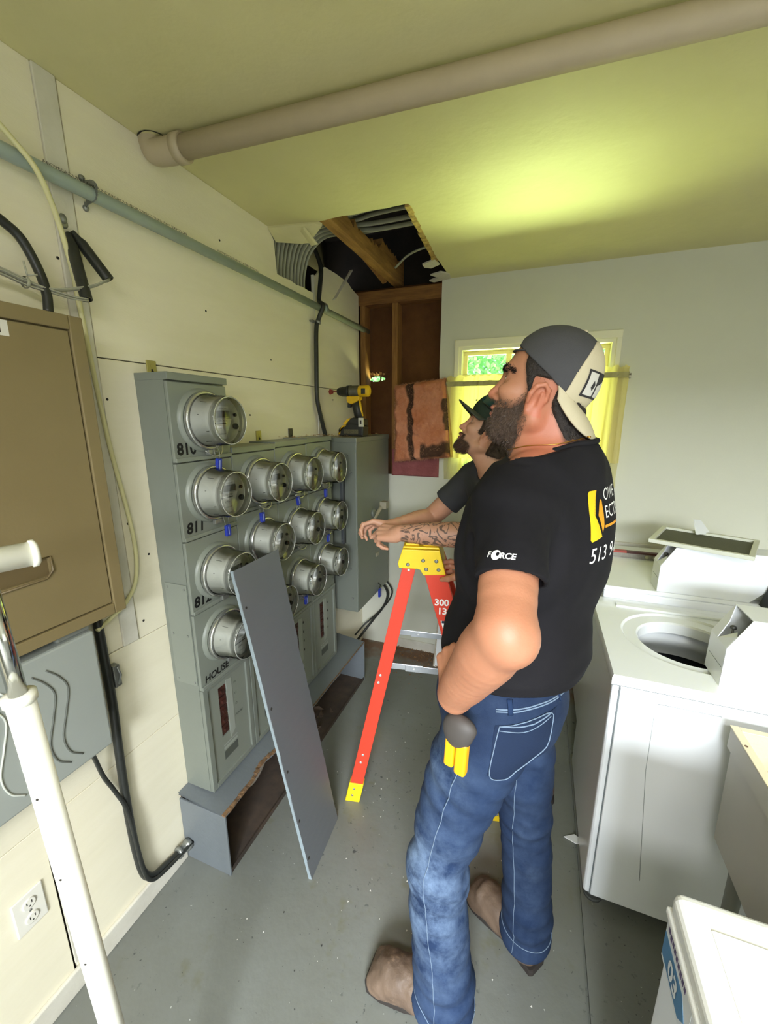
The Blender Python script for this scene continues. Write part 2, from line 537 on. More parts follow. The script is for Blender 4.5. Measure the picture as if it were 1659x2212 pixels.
# left wall: painted plywood sheets over studs, the top corner broken open
lw = B()
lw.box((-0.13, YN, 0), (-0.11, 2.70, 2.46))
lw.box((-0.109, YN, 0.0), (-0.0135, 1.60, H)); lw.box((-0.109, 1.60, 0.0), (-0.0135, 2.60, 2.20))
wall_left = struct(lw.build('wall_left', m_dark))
def sheet(poly, name='panel', m=m_wall):
    s = B(); s.prism([(-0.0125, p[0], p[1]) for p in poly], (0.0125, 0, 0)); return s.build(name, m, wall_left, bevel=0.0012, seg=1)
def rag(a, b, n, amp):
    return [(a[0] + (b[0] - a[0]) * i / n + rnd.uniform(-amp, amp), a[1] + (b[1] - a[1]) * i / n + rnd.uniform(-amp, amp)) for i in range(1, n)]
sheet([(0.828, 1.8125), (2.018, 1.8125), (2.018, 2.275)] + rag((2.018, 2.275), (1.703, 2.272), 6, .004) + [(1.703, 2.272), (1.692, 2.40), (1.664, 2.44), (0.828, 2.44)])
sheet([(2.024, 1.8125), (2.584, 1.8125), (2.584, 2.40)] + rag((2.584, 2.40), (2.44, 2.43), 3, .006) + [(2.43, 2.437), (2.28, 2.44), (2.15, 2.435)] + rag((2.15, 2.435), (2.03, 2.36), 4, .005) + [(2.024, 2.35)])
sheet([(0.828, 0.957), (2.018, 0.957), (2.018, 1.8095), (0.828, 1.8095)])
sheet([(2.024, 0.957), (2.584, 0.957), (2.584, 1.8095), (2.024, 1.8095)])
sheet([(0.492, 0.600), (2.584, 0.600), (2.584, 0.955), (0.828, 0.955), (0.828, 0.958), (0.492, 0.958)])
sheet([(0.492, 0.0), (2.584, 0.0), (2.584, 0.5975), (0.492, 0.5975)])
sheet([(YN, 0.0), (0.484, 0.0), (0.484, 0.5975), (YN, 0.5975)])
sheet([(YN, 0.600), (0.489, 0.600), (0.489, 0.961), (0.772, 0.961), (0.772, 2.44), (YN, 2.44)])
s = B(); s.box((-0.0125, 0.772, 0.961), (0.006, 0.8225, 2.44)); s.build('batten', m_trim, wall_left, bevel=0.002)
s = B(); s.box((-0.0125, 2.0195, 0.6), (0.004, 2.0232, 2.36)); s.build('batten', m_trim, wall_left)
s = B(); s.box((0.0, 0.487, 0.09), (0.005, 0.515, 0.598)); s.build('batten', m_trim, wall_left, bevel=0.0015)
# nail heads and small holes in the left wall
for (y, z) in ((0.765, 2.035), (0.838, 1.70), (0.845, 1.335), (0.80, 1.05), (0.85, 1.01), (1.25, 2.02), (1.62, 1.9), (1.45, 1.66), (0.90, 1.22), (1.35, 2.28), (2.2, 1.75)):
    s = B(); s.lathe([(0.0, 0.0012), (0.0035, 0.001), (0.004, 0.0)], (0.0, y, z), (1, 0, 0), 8); s.build('nail_head', m_seam, wall_left)
bb = B(); bb.box((0.0, YN, 0.0), (0.013, 0.884, 0.075)); struct(bb.build('baseboard_left', m_trim, bevel=0.004))
bb = B(); bb.box((0.235, D - 0.012, 0.0), (1.30, D, 0.07)); struct(bb.build('baseboard_back', m_trim, bevel=0.003))

# right wall and the wall behind the photographer with its open doorway
r = B(); r.box((XR, YN, 0), (XR + 0.02, D + 0.02, H)); struct(r.build('wall_right', m_wallb))
r = B(); r.box((-0.02, YN - 0.02, 0), (1.05, YN, H)); r.box((2.45, YN - 0.02, 0), (XR, YN, H)); r.box((1.05, YN - 0.02, 2.05), (2.45, YN, H)); struct(r.build('wall_front', m_wallb))
dr = B()
dr.box((1.02, YN, 0), (1.08, YN + 0.02, 2.08)); dr.box((2.42, YN, 0), (2.48, YN + 0.02, 2.08)); dr.box((1.02, YN, 2.02), (2.48, YN + 0.02, 2.08))
struct(dr.build('door_1', m_trim, bevel=0.003))
# metal housing of the fixture behind the photographer
fx = thing('ceiling_fixture', (1.55, -0.85, 2.35), 'white metal strip light on the ceiling by the doorway', 'light')
b = B(); b.box((0.88, -1.02, 2.345), (2.22, -0.68, 2.439)); b.build('housing', M('fixture_white', 'e8e8e4', 0.4), fx, bevel=0.006)

# ------------------------------------------------------------------ window_1: casing, frame, sashes, panes
m_win = M('window_paint', 'f0ecd2', 0.45, bump=(60, 0.05))
m_sash = M('sash_paint', 'ece0a8', 0.45)
wb = B()
wb.box((0.630, D - 0.014, 2.058), (1.512, D + 0.004, 2.098)); wb.box((0.630, D - 0.014, 1.262), (0.656, D + 0.004, 2.06)); wb.box((1.486, D - 0.014, 1.262), (1.512, D + 0.004, 2.06))
window = struct(wb.build('window_1', m_win, bevel=0.003))
b = B(); b.box((0.620, D - 0.035, 1.262), (1.522, D + 0.004, 1.300)); b.build('window_sill', m_win, window, bevel=0.004)
b = B(); b.box((0.6525, D - .002, 2.040), (1.4875, 2.70, 2.0615)); b.box((0.6525, D - .002, 1.3005), (1.4875, 2.70, 1.312)); b.box((0.6525, D - .0015, 1.312), (0.672, 2.70, 2.040)); b.box((1.468, D - .0015, 1.312), (1.4875, 2.70, 2.040)); b.build('jamb', m_win, window)
def sash(x0, x1, z0, z1, y, t=0.022):
    b = B()
    b.box((x0, y, z0), (x1, y + .022, z0 + t)); b.box((x0, y, z1 - t), (x1, y + .022, z1)); b.box((x0, y, z0 + t), (x0 + t, y + .022, z1 - t)); b.box((x1 - t, y, z0 + t), (x1, y + .022, z1 - t))
    sa = b.build('sash', m_sash, window, bevel=0.002)
    g = B(); g.box((x0 + t, y + .009, z0 + t), (x1 - t, y + .012, z1 - t)); g.build('pane', MATS.setdefault('window_glass', glass_mat('window_glass', 'f4fff6', 0.02)), sa)
sash(0.672, 0.945, 1.312, 1.905, 2.640); sash(0.672, 0.945, 1.885, 2.040, 2.655)
sash(0.930, 1.215, 1.312, 2.040, 2.668)
sash(1.200, 1.468, 1.312, 1.905, 2.640); sash(1.200, 1.468, 1.885, 2.040, 2.655)

# ------------------------------------------------------------------ outside: lawn, hedge trees, neighbouring house
m_grass = M('lawn_grass', '8aa63c', 0.9, var=(3, 0.6), var_col='b4bd4e', bump=(90, 0.5))
g = B(); g.box((-12, 2.75, -0.35), (16, 30, -0.15)); struct(g.build('ground_lawn', m_grass))
m_leaf = translucent_mat('leaf_green', '8fc29a', 'a8dca4', 0.45)
def tree(name, cx, cy, z0, z1, rad, n, label, seed, trunk=True):
    rr = random.Random(seed)
    t = thing(name, (cx, cy, -0.15), label, 'tree', 'trees beyond the window')
    b = B()
    for i in range(n):
        u = rr.random() * 2 * PI; q = rr.uniform(-1, 1); s = rr.random() ** 0.4
        sq = math.sqrt(max(0, 1 - q * q))
        p = Vector((cx + rad * s * sq * math.cos(u), cy + rad * 0.8 * s * sq * math.sin(u), (z0 + z1) / 2 + (z1 - z0) / 2 * s * q))
        d = Vector((rr.gauss(0, 1), rr.gauss(0, 1), rr.gauss(-.5, .7))).normalized()
        e = d.orthogonal().normalized(); L = rr.uniform(0.11, 0.2)
        b.add([p, p + d * L * .5 + e * L * .3, p + d * L, p + d * L * .5 - e * L * .3], [(0, 1, 2, 3)])
    tag(b.build('foliage', m_leaf, t), kind='stuff')
    b = B(); b.tube([(cx, cy, -0.2), (cx + .05, cy, (z0 + z1) / 2)], [0.14, 0.05], 8); b.build('trunk', M('bark', '5d4a36', 0.9, bump=(30, .5)), t)
tree('broadleaf_tree', -1.3, 10.0, 0.6, 5.6, 2.1, 7000, 'leafy green tree seen through the left pane of the window', 1)
tree('broadleaf_tree', 3.0, 10.2, 0.6, 5.8, 1.75, 6000, 'leafy green tree seen through the right pane of the window', 2)
tree('broadleaf_tree', 0.3, 14.5, 0.8, 7.4, 2.4, 5000, 'tall leafy tree farther back beyond the window', 3)
hs = thing('neighbour_house', (1.35, 18.5, -0.15), 'pale house wall beyond the trees outside the window', 'house')
b = B(); b.box((-0.6, 18.5, -0.15), (2.6, 22.0, 5.4)); b.build('wall', M('pale_siding', 'dfe6ee', 0.7), hs)
b = B(); b.prism([(-0.8, 18.3, 5.4), (2.8, 18.3, 5.4), (2.8, 20.2, 6.8), (-0.8, 20.2, 6.8)], (0, 0, 0.1)); b.build('roof', M('shingle_grey', '6a6a6a', 0.9), hs)
b = B(); b.box((1.9, 18.47, 1.0), (2.4, 18.5, 2.1)); b.build('window', M('house_window', '5a6a78', 0.2), hs)

# ------------------------------------------------------------------ curtains
m_curt = translucent_mat('yellow_curtain_cloth', 'ece2a6', 'efdf92', 0.42)
m_sheer = translucent_mat('curtain_lace', 'efe9b8', 'f4eeb0', 0.55, alpha=0.62)
def curtain(x0, x1, label, seed):
    rr = random.Random(seed)
    t = thing('curtain', ((x0 + x1) / 2, D - 0.03, 1.3), label, 'curtain', 'cafe curtains on the window')
    def cloth(name, z0, z1, m, amp0, amp1, nz, flare=0.0, thick=0.0, y=D - 0.045):
        NX = int((x1 - x0) / 0.006)
        b = B(); vs = []; fs = []
        for k in range(nz + 1):
            q = k / nz; z = z1 + (z0 - z1) * q
            for i in range(NX + 1):
                x = x0 + (x1 - x0) * i / NX
                ph = x * 2 * PI / 0.062 + 0.9 * math.sin(x * 31 + seed) + 0.5 * math.sin(x * 13)
                a = amp0 + (amp1 - amp0) * q
                vs.append((x + flare * q * (x - (x0 + x1) / 2) + 0.004 * math.sin(ph * 2 + q * 3), y + a * math.sin(ph) + a * 0.4 * math.sin(ph * 1.7 + 2 * q), z + (0.006 * math.sin(ph * 1.3) if q == 0 and name == 'header' else 0)))
        for k in range(nz):
            for i in range(NX):
                fs.append((k * (NX + 1) + i, k * (NX + 1) + i + 1, (k + 1) * (NX + 1) + i + 1, (k + 1) * (NX + 1) + i))
        b.add(vs, fs, 0, True)
        return b.build(name, m, t)
    zr = 1.845 if x0 < 0.9 else 1.868
    cloth('panel', 1.405, zr - 0.012, m_curt, 0.006, 0.013, 10, 0.02)
    cloth('header', zr + 0.012, zr + 0.045, m_curt, 0.005, 0.009, 3)
    o = cloth('rod_pocket', zr - 0.014, zr + 0.014, M('rod_pocket_shaded', 'b4ac78', 0.9), 0.004, 0.004, 3, y=D - 0.058)  # shade of rod and doubled cloth is put into the pocket's darker colour
    cloth('lace_band', 1.268, 1.405, m_sheer, 0.012, 0.014, 5, 0.02)
curtain(0.600, 1.075, 'yellow cafe curtain panel on the half of the window nearer the insulation', 1)
curtain(1.085, 1.560, 'yellow cafe curtain panel behind the near worker\'s white cap brim', 2)
rod = thing('curtain_rod', (1.08, D - 0.05, 1.857), 'thin curtain rod across the middle of the window', 'rod')
b = B(); b.cyl((0.595, D - 0.048, 1.846), (1.565, D - 0.048, 1.869), 0.006, 8); b.build('bar', M('rod_metal', '9a9684', 0.4, 0.6), rod)
for x in (0.598, 1.562):
    b = B(); b.box((x - .006, D - 0.052, 1.852 if x > 1 else 1.838), (x + .006, D, 1.876 if x > 1 else 1.858)); b.build('bracket', M('rod_metal', '9a9684', 0.4, 0.6), rod)
# ------------------------------------------------------------------ ceiling drain pipe
m_pipe = M('pipe_paint', 'c0b195', 0.5, var=(9, 0.35), var_col='a89a80', bump=(40, 0.08))
pp = thing('drain_pipe', (0.09, 1.08, 2.40), 'beige painted drain pipe running across the ceiling', 'pipe')
b = B(); b.tube([(0.125, 1.080, 2.404), (1.45, 1.148, 2.404), (3.3, 1.243, 2.404)], 0.030, 20); b.build('straight_run', m_pipe, pp)
b = B(); b.tube(smooth_path([(0.135, 1.080, 2.404), (0.07, 1.077, 2.404), (0.028, 1.074, 2.412), (0.012, 1.073, 2.45)], 6), 0.034, 20); b.build('elbow', m_pipe, pp)
b = B(); b.lathe([(0.0305, 0), (0.0375, 0.001), (0.0375, 0.028), (0.0305, 0.03)], (0.105, 1.079, 2.404), (1, 0.05, 0), 24); b.build('collar', m_pipe, pp)
for x in (0.52, 0.80, 1.22):
    b = B(); b.lathe([(0.0302, 0), (0.0308, 0.001), (0.0308, 0.004), (0.0302, 0.005)], (x, 1.10, 2.404), (1, 0.05, 0), 24)
b = B()
for k in range(14):
    a = PI * k / 13
    b.add([(0.0, 1.035 + 0.075 * k / 13, 2.4395), (0.02, 1.035 + .075 * k / 13, 2.4395), (0.06 + .015 * math.sin(a), 1.035 + 0.075 * k / 13, 2.4395)], [(0, 1, 2)])
b.lathe([(0.0385, 0.0), (0.044, -0.001)], (0.03, 1.074, 2.439), (0, 0, 1), 18, closed=True)
b.build('opening', m_seam, ceiling)

# ------------------------------------------------------------------ grey conduit with printed lettering
m_pvc = M('grey_pvc', '9fada6', 0.35, var=(20, 0.25), var_col='8a968f')
m_ink = M('black_print', '2a2d2b', 0.6)
cd = thing('conduit', (0.03, 1.6, 2.213), 'long grey plastic conduit running along the left wall under the ceiling', 'conduit')
CX_, CZ_, CR_ = 0.030, 2.213, 0.0165
b = B(); b.tube([(CX_, YN + .01, CZ_), (CX_, 2.66, CZ_ - 0.012)], CR_, 18); b.build('tube', m_pvc, cd)
b = B(); b.lathe([(CR_, 0), (0.0205, 0.001), (0.0205, 0.034), (CR_, 0.035)], (CX_, 2.055, CZ_ - .004), (0, 1, 0), 20); b.build('coupling', m_pvc, cd)
def conduit_text(s, y0, size, name='lettering'):
    vs, fs = TEXTS(s)
    x0 = min(v[0] for v in vs)
    bb = B(); out = []
    for v in vs:
        an = (v[1] - 0.33) * size / CR_ + R(22)
        out.append((CX_ + (CR_ + 0.0004) * math.cos(an), y0 + (v[0] - x0) * size, CZ_ + (CR_ + 0.0004) * math.sin(an)))
    bb.add(out, fs); bb.build(name, m_ink, cd)
conduit_text('ABOVEGROUND AND UNDERGROUND', 0.735, 0.0125)
conduit_text('FOR DIRECT SUNLIGHT EXPOSURE', 0.955, 0.0125)
conduit_text('ABOVEGROUND AND UNDERGROUND', 1.28, 0.0125)
m_gal = M('galvanized', '9a9c98', 0.4, 0.7, var=(30, 0.5), var_col='6f726e')
for y in (0.855, 2.072, -0.4):
    st = B()
    pts = [(0.0, y, CZ_ - .034), (0.008, y, CZ_ - 0.022)] + [(CX_ + 0.0185 * math.cos(a), y, CZ_ + 0.0185 * math.sin(a)) for a in [R(-100 + 20 * i) for i in range(11)]] + [(0.008, y, CZ_ + 0.022), (0.0, y, CZ_ + 0.034)]
    for i in range(len(pts) - 1):
        p, q = Vector(pts[i]), Vector(pts[i + 1])
        st.box((0, -0.007, -0.001), (1, 0.007, 0.001), 0, Matrix.Translation(p) @ (q - p).to_track_quat('X', 'Y').to_matrix().to_4x4() @ Matrix.Diagonal(((q - p).length, 1, 1, 1)))
    for zz in (CZ_ - .034, CZ_ + .034):
        st.lathe([(0.0, 0.007), (0.006, 0.006), (0.008, 0.0)], (0.001, y, zz), (1, 0, 0), 10)
    s_ = st.build('pipe_strap', m_gal); tag(s_, {0.855: 'metal strap over the grey conduit above the two black sleeves', 2.072: 'metal strap on the grey conduit beside the black vertical cable', -0.4: 'metal strap holding the grey conduit high on the left wall near the doorway'}[y], 'strap', 'conduit straps')

# ------------------------------------------------------------------ cables on the left wall
m_blk = M('black_cable', '232522', 0.4, var=(40, 0.4), var_col='3b3d38')
m_cream = M('cream_cable', 'd8d3a0', 0.45)
m_greyw = M('grey_wire', 'a8a795', 0.5, var=(60, .4), var_col='86867a')
def cable(name, pts, r, m, label, cat='cable', group=None, n=8, sm=6, flat=1.0, up=None):
    b = B(); b.tube(smooth_path(pts, sm), r, n, flat=flat, up=up)
    return tag(b.build(name, m), label, cat, group)
cable('cable', [(0.045, 0.60, 2.29), (0.052, 0.671, 2.231), (0.056, 0.715, 2.183), (0.03, 0.76, 2.108), (0.016, 0.786, 2.005), (0.012, 0.791, 1.953), (0.010, 0.803, 1.773), (0.010, 0.817, 1.576), (0.012, 0.842, 1.36), (0.012, 0.848, 1.24), (0.012, 0.832, 1.15), (0.014, 0.79, 1.10), (0.02, 0.735, 1.077), (0.024, 0.690, 1.062)], 0.0062, m_cream, 'thin cream cable looping down beside the tan cabinet')
cable('cable', [(0.05, 0.50, 2.052), (0.042, 0.60, 2.068), (0.04, 0.641, 2.056), (0.04, 0.668, 2.033), (0.045, 0.688, 1.978), (0.055, 0.690, 1.93), (0.06, 0.684, 1.885)], 0.0105, m_blk, 'black cable arching down into the top of the tan cabinet')
# the two black sleeves with the grey wire bundle
for (a, c, lab) in (((0.012, 0.803, 2.105), (0.062, 0.845, 2.002), 'short black sleeve pointing right out of the left wall'), ((0.012, 0.792, 2.098), (0.062, 0.778, 1.938), 'short black sleeve hanging down from the left wall')):
    t = thing('cable_sleeve', a, lab, 'sleeve', 'black sleeves by the conduit')
    a = Vector(a); c = Vector(c); d = (c - a).normalized()
    b = B(); b.tube([a, a + d * .018, a + d * 0.03, c], [0.006, 0.009, 0.0135, 0.0135], 16, caps=False); b.lathe([(0.0135, 0), (0.0105, 0), (0.0105, -0.02), (0.0, -0.021)], c, d, 16, closed=True); b.build('tube', m_blk, t)
b = B(); b.lathe([(0.010, 0), (0.012, 0.002), (0.012, 0.008), (0.008, 0.010)], (0.0, 0.786, 2.118), (1, 0, 0), 12); b.ell((0.008, 0.787, 2.128), (0.008, 0.009, 0.012), nu=10, nv=6); tag(b.build('wall_fitting', m_gal), 'small torn metal fitting where the black sleeves leave the wall', 'fitting')
rr = random.Random(5)
t = thing('wire_bundle', (0.05, 0.65, 1.94), 'grey wire bundle looping from the two black sleeves past the tan cabinet', 'wires')
for k in range(9):
    o = Vector((rr.uniform(-.005, .005), 0, rr.uniform(-.007, .007)))
    end = (0.064, 0.846, 2.001) if k < 4 else (0.064, 0.779, 1.938)
    mid = (0.062, 0.79, 1.968) if k < 4 else (0.062, 0.745, 1.935)
    b = B(); b.tube(smooth_path([Vector((0.05, 0.50, 1.962)) + o, Vector((0.05, 0.60, 1.955)) + o, Vector((0.052, 0.65, 1.944)) + o, Vector((0.058, 0.70, 1.938)) + o * .8, Vector(mid) + o * .7, Vector(end) + o * .6], 5), 0.0021, 6); b.build('wire', m_greyw, t)
b = B(); b.lathe([(0.0125, -.003), (0.0135, 0), (0.0125, .003)], (0.052, 0.652, 1.944), (0, 1, -.1), 14, closed=True); b.tube([(0.062, 0.652, 1.955), (0.064, 0.648, 1.985)], 0.002, 6); b.tube([(0.064, 0.652, 1.957), (0.07, 0.668, 1.962)], 0.0022, 6); b.build('tie', m_greyw, t)
# black cables down the wall into the base
cable('cable', [(0.016, 0.700, 1.10), (0.016, 0.702, 0.95), (0.016, 0.703, 0.814), (0.016, 0.698, 0.66), (0.016, 0.694, 0.50), (0.016, 0.694, 0.36), (0.017, 0.697, 0.25), (0.02, 0.706, 0.155), (0.022, 0.735, 0.105), (0.022, 0.785, 0.088), (0.03, 0.885, 0.075)], 0.0125, m_blk, 'thick black cable running down the wall and bending into the grey base')
cable('cable', [(0.06, 0.60, 0.745), (0.04, 0.618, 0.69), (0.022, 0.640, 0.61), (0.018, 0.664, 0.535), (0.03, 0.682, 0.45), (0.036, 0.688, 0.33), (0.036, 0.695, 0.20), (0.038, 0.712, 0.125), (0.038, 0.76, 0.095), (0.045, 0.885, 0.085)], 0.0062, m_blk, 'thin black cable leaving the bottom of the grey box')
b = B(); b.lathe([(0.014, 0), (0.021, .002), (0.021, .012), (0.017, .014), (0.017, .034), (0.0215, .036), (0.0215, .05), (0.015, .052)], (0.026, 0.83, 0.083), (0.1, 1, -.1), 12); tag(b.build('cable_connector', m_gal), 'metal cable connector where the black cables enter the grey base', 'connector')
b = B(); b.box((0.003, 0.715, 0.86), (0.026, 0.735, 0.93)); b.tube([(0.026, 0.725, 0.87), (0.035, 0.728, 0.90), (0.026, 0.727, 0.925)], 0.004, 8); tag(b.build('cable_clamp', m_gal, bevel=0.003), 'grey metal clamp on the wall beside the thick black cable', 'clamp')

# vertical black cable at the far end of the left wall
cable('cable', [(-0.02, 2.085, 2.50), (0.018, 2.072, 2.405), (0.022, 2.046, 2.30), (0.022, 2.034, 2.238), (0.053, 2.020, 2.21), (0.030, 2.012, 2.15), (0.020, 2.000, 2.10), (0.022, 1.985, 1.95), (0.022, 1.978, 1.80), (0.022, 1.984, 1.727), (0.026, 2.02, 1.62), (0.03, 2.045, 1.545)], 0.0115, m_blk, 'black cable dropping from the ceiling hole to the meter cabinets', n=12)
b = B(); b.lathe([(0.012, 0), (0.0145, .001), (0.0145, .012), (0.012, .013)], (0.026, 2.008, 2.125), (0.2, .25, 1), 12); b.box((0.0, 1.965, 2.128), (0.02, 2.0, 2.136)); tag(b.build('cable_clip', m_gal), 'small metal clip holding the black vertical cable', 'clip')
b = B(); b.lathe([(0.012, 0), (0.02, 0.0), (0.02, .01), (0.0125, .012)], (0.03, 2.045, 1.541), (0, 0, 1), 14); tag(b.build('cable_gland', m_blk), 'black gland where the vertical cable enters the cabinet top', 'gland')

# NM cables in the ceiling hole
m_nm = M('nm_cable_jacket', 'b2b39a', 0.5, var=(14, .5), var_col='94957f')
for k in range(10):
    y = 1.725 + k * 0.029
    q = k / 9
    yy = 1.72 + k * 0.047 + rr.uniform(-.006, .006)
    x1 = 0.60 + rr.uniform(0, .05)
    zz = 2.556 + rr.uniform(-.008, .01) + 0.012 * (k % 2)
    b = B()
    b.tube(smooth_path([(-0.045, y, 2.10), (-0.042, y, 2.27), (-0.034, y + .002, 2.36), (-0.01 + .012 * q, y + .006, 2.45), (0.055 + .02 * q, y + 0.012 + .012 * q, 2.515), (0.15, (y + yy) / 2 + .01, 2.545), (0.26, yy, zz), (0.42, yy + rr.uniform(-.01, .01), zz + rr.uniform(-.006, .01)), (x1 + .4, yy + rr.uniform(-.02, .02), zz + .01)], 6), 0.0135, 10, flat=0.45, up=(0, 1, 0) if k % 3 else (0.3, 1, 0.2))
    tag(b.build('nm_cable', m_nm), 'grey sheathed cable bending out of the broken wall top into the ceiling hole', 'cable', 'grey cables in the ceiling hole')
cable('cable', [(0.31, 2.40, 2.47), (0.40, 2.36, 2.51), (0.52, 2.30, 2.515), (0.75, 2.24, 2.52)], 0.006, m_nm, 'single thin grey cable crossing the ceiling hole near the back wall')
# hanging broken lath beside the hole
for (pts, lab, mm) in (([(0.075, 2.30, 2.455), (0.088, 2.275, 2.44), (0.062, 2.12, 2.265), (0.045, 2.135, 2.262)], 'broken strip of painted wood hanging down from the ceiling hole', m_trim), ([(0.10, 2.30, 2.56), (0.115, 2.28, 2.56), (0.20, 2.52, 2.44), (0.185, 2.53, 2.435)], 'splintered brown lath hanging inside the ceiling hole', m_wood)):
    b = B(); b.prism(pts, (0.016, 0.008, 0.006)); tag(b.build('broken_lath', mm, bevel=0.002), lab, 'wood')

# ------------------------------------------------------------------ tan cabinet at the left edge
m_tan = M('tan_enamel', '857653', 0.38, var=(3, 0.4), var_col='796a48', bump=(140, 0.03), wear=(34, 0.745, '5c4c35'))
tc_ = thing('tan_cabinet', (0.05, 0.2, 1.13), 'tan metal electrical cabinet with recessed handle on the left wall', 'cabinet')
b = B(); b.box((0.001, -0.45, 1.128), (0.092, 0.729, 1.882)); b.build('body', m_tan, tc_, bevel=0.002)
b = B()
b.box((0.092, 0.697, 1.128), (0.105, 0.729, 1.882)); b.box((0.092, -0.45, 1.850), (0.105, 0.697, 1.882)); b.box((0.092, -0.45, 1.128), (0.105, 0.697, 1.158)); b.box((0.092, -0.45, 1.158), (0.105, -0.42, 1.850))
b.build('frame', m_tan, tc_, bevel=0.0025)
HY0, HY1, HZ0, HZ1 = 0.38, 0.566, 1.288, 1.331
d = B()
yy = [-0.416, HY0, HY1, 0.693]; zz = [1.162, HZ0, HZ1, 1.846]
for i in range(3):
    for k in range(3):
        if i == 1 and k == 1: continue
        d.box((0.092, yy[i], zz[k]), (0.101, yy[i + 1], zz[k + 1]))
door = d.build('door', m_tan, tc_)
h = B()
h.box((0.0925, HY0, HZ0), (0.0935, HY1, HZ1))
pr = [(0.101, HY1 + .004, HZ1 + .002), (0.1035, HY1 + .004, HZ0 + 0.012), (0.1035, HY1 - 0.012, HZ0 - .004), (0.1035, HY0, HZ0 - .006)]
h.tube(pr, 0.0028, 8); h.tube([(0.101, HY1 + .004, HZ1 + .002), (0.101, HY0, HZ1 + .002)], 0.0016, 6)
h.build('recessed_handle', M('tan_enamel_dark', '6b5c3e', 0.4, var=(6, .4), var_col='5c4d33'), door)
l = B(); l.box((0.101, 0.50, 1.815), (0.1015, 0.574, 1.846)); lab = l.build('label', M('label_white', 'd9d6cb', 0.5), door)
l = B(); l.box((0.1015, 0.50, 1.820), (0.1019, 0.560, 1.838)); l.build('print', M('label_brown', '3c2b22', 0.5), lab)
b = B()
for (y, z) in ((0.737, 1.703), (0.747, 1.328)):
    pass
# grey box below it
m_grey = M('grey_enamel', '83867f', 0.42, var=(2.5, 0.4), var_col='777a73', bump=(120, 0.03), wear=(40, 0.755, '5e5a50'))
m_greyl = M('grey_enamel_light', '9ba09a', 0.45, var=(3, .3), var_col='8b908a')
gb = thing('grey_box', (0.05, 0.3, 0.76), 'grey metal box with thin wavy lines below the tan cabinet', 'box')
b = B(); b.box((0.001, -0.45, 0.755), (0.095, 0.640, 1.105)); b.build('body', m_greyl, gb, bevel=0.006)
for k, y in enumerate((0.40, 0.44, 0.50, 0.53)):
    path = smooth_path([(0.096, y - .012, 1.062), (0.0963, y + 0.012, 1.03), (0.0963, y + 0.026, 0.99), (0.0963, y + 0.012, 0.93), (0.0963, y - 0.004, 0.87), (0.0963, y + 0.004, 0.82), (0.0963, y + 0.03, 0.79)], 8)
    s = B(); s.tube(path, 0.0022, 6); s.build('wavy_line', M('line_light', 'c8cbc2', 0.5) if k < 2 else M('line_dark', '5f625b', 0.5), gb)  # thin raised wavy lines, two pale and two dark
b = B(); b.box((0.03, 0.18, 0.72), (0.09, 0.25, 1.0)); b.build('side_flange', m_greyl, gb, bevel=0.01)
b = B(); b.box((0.02, 0.56, 1.105), (0.08, 0.64, 1.128)); tag(b.build('conduit_nipple', m_grey, bevel=0.004), 'grey metal nipple joining the tan cabinet and the grey box', 'fitting')

# wall outlet
ol = thing('wall_outlet', (0.0, 0.422, 0.395), 'white double wall outlet low on the left wall', 'outlet')
b = B(); b.box((0.0, 0.387, 0.340), (0.006, 0.457, 0.450)); b.build('cover_plate', M('outlet_white', 'e6e3d8', 0.35), ol, bevel=0.003)
for z in (0.372, 0.418):
    b = B(); b.lathe([(0.0155, 0), (0.0155, 0.0085), (0.013, 0.0095)], (0.0, 0.422, z), (1, 0, 0), 20); rc = b.build('receptacle', M('outlet_white', 'e6e3d8', 0.35), ol)
    b = B()
    for dy in (-0.0055, 0.0055): b.box((0.0094, 0.422 + dy - .0011, z), (0.0098, 0.422 + dy + .0011, z + .008))
    b.lathe([(0.0022, 0), (0.0022, .0003)], (0.0095, 0.422, z - .006), (1, 0, 0), 8); b.build('slots', m_seam, rc)
b = B(); b.lathe([(0.0035, 0), (0.003, .0012)], (0.006, 0.422, 0.395), (1, 0, 0), 10); b.build('screw', m_gal, ol)

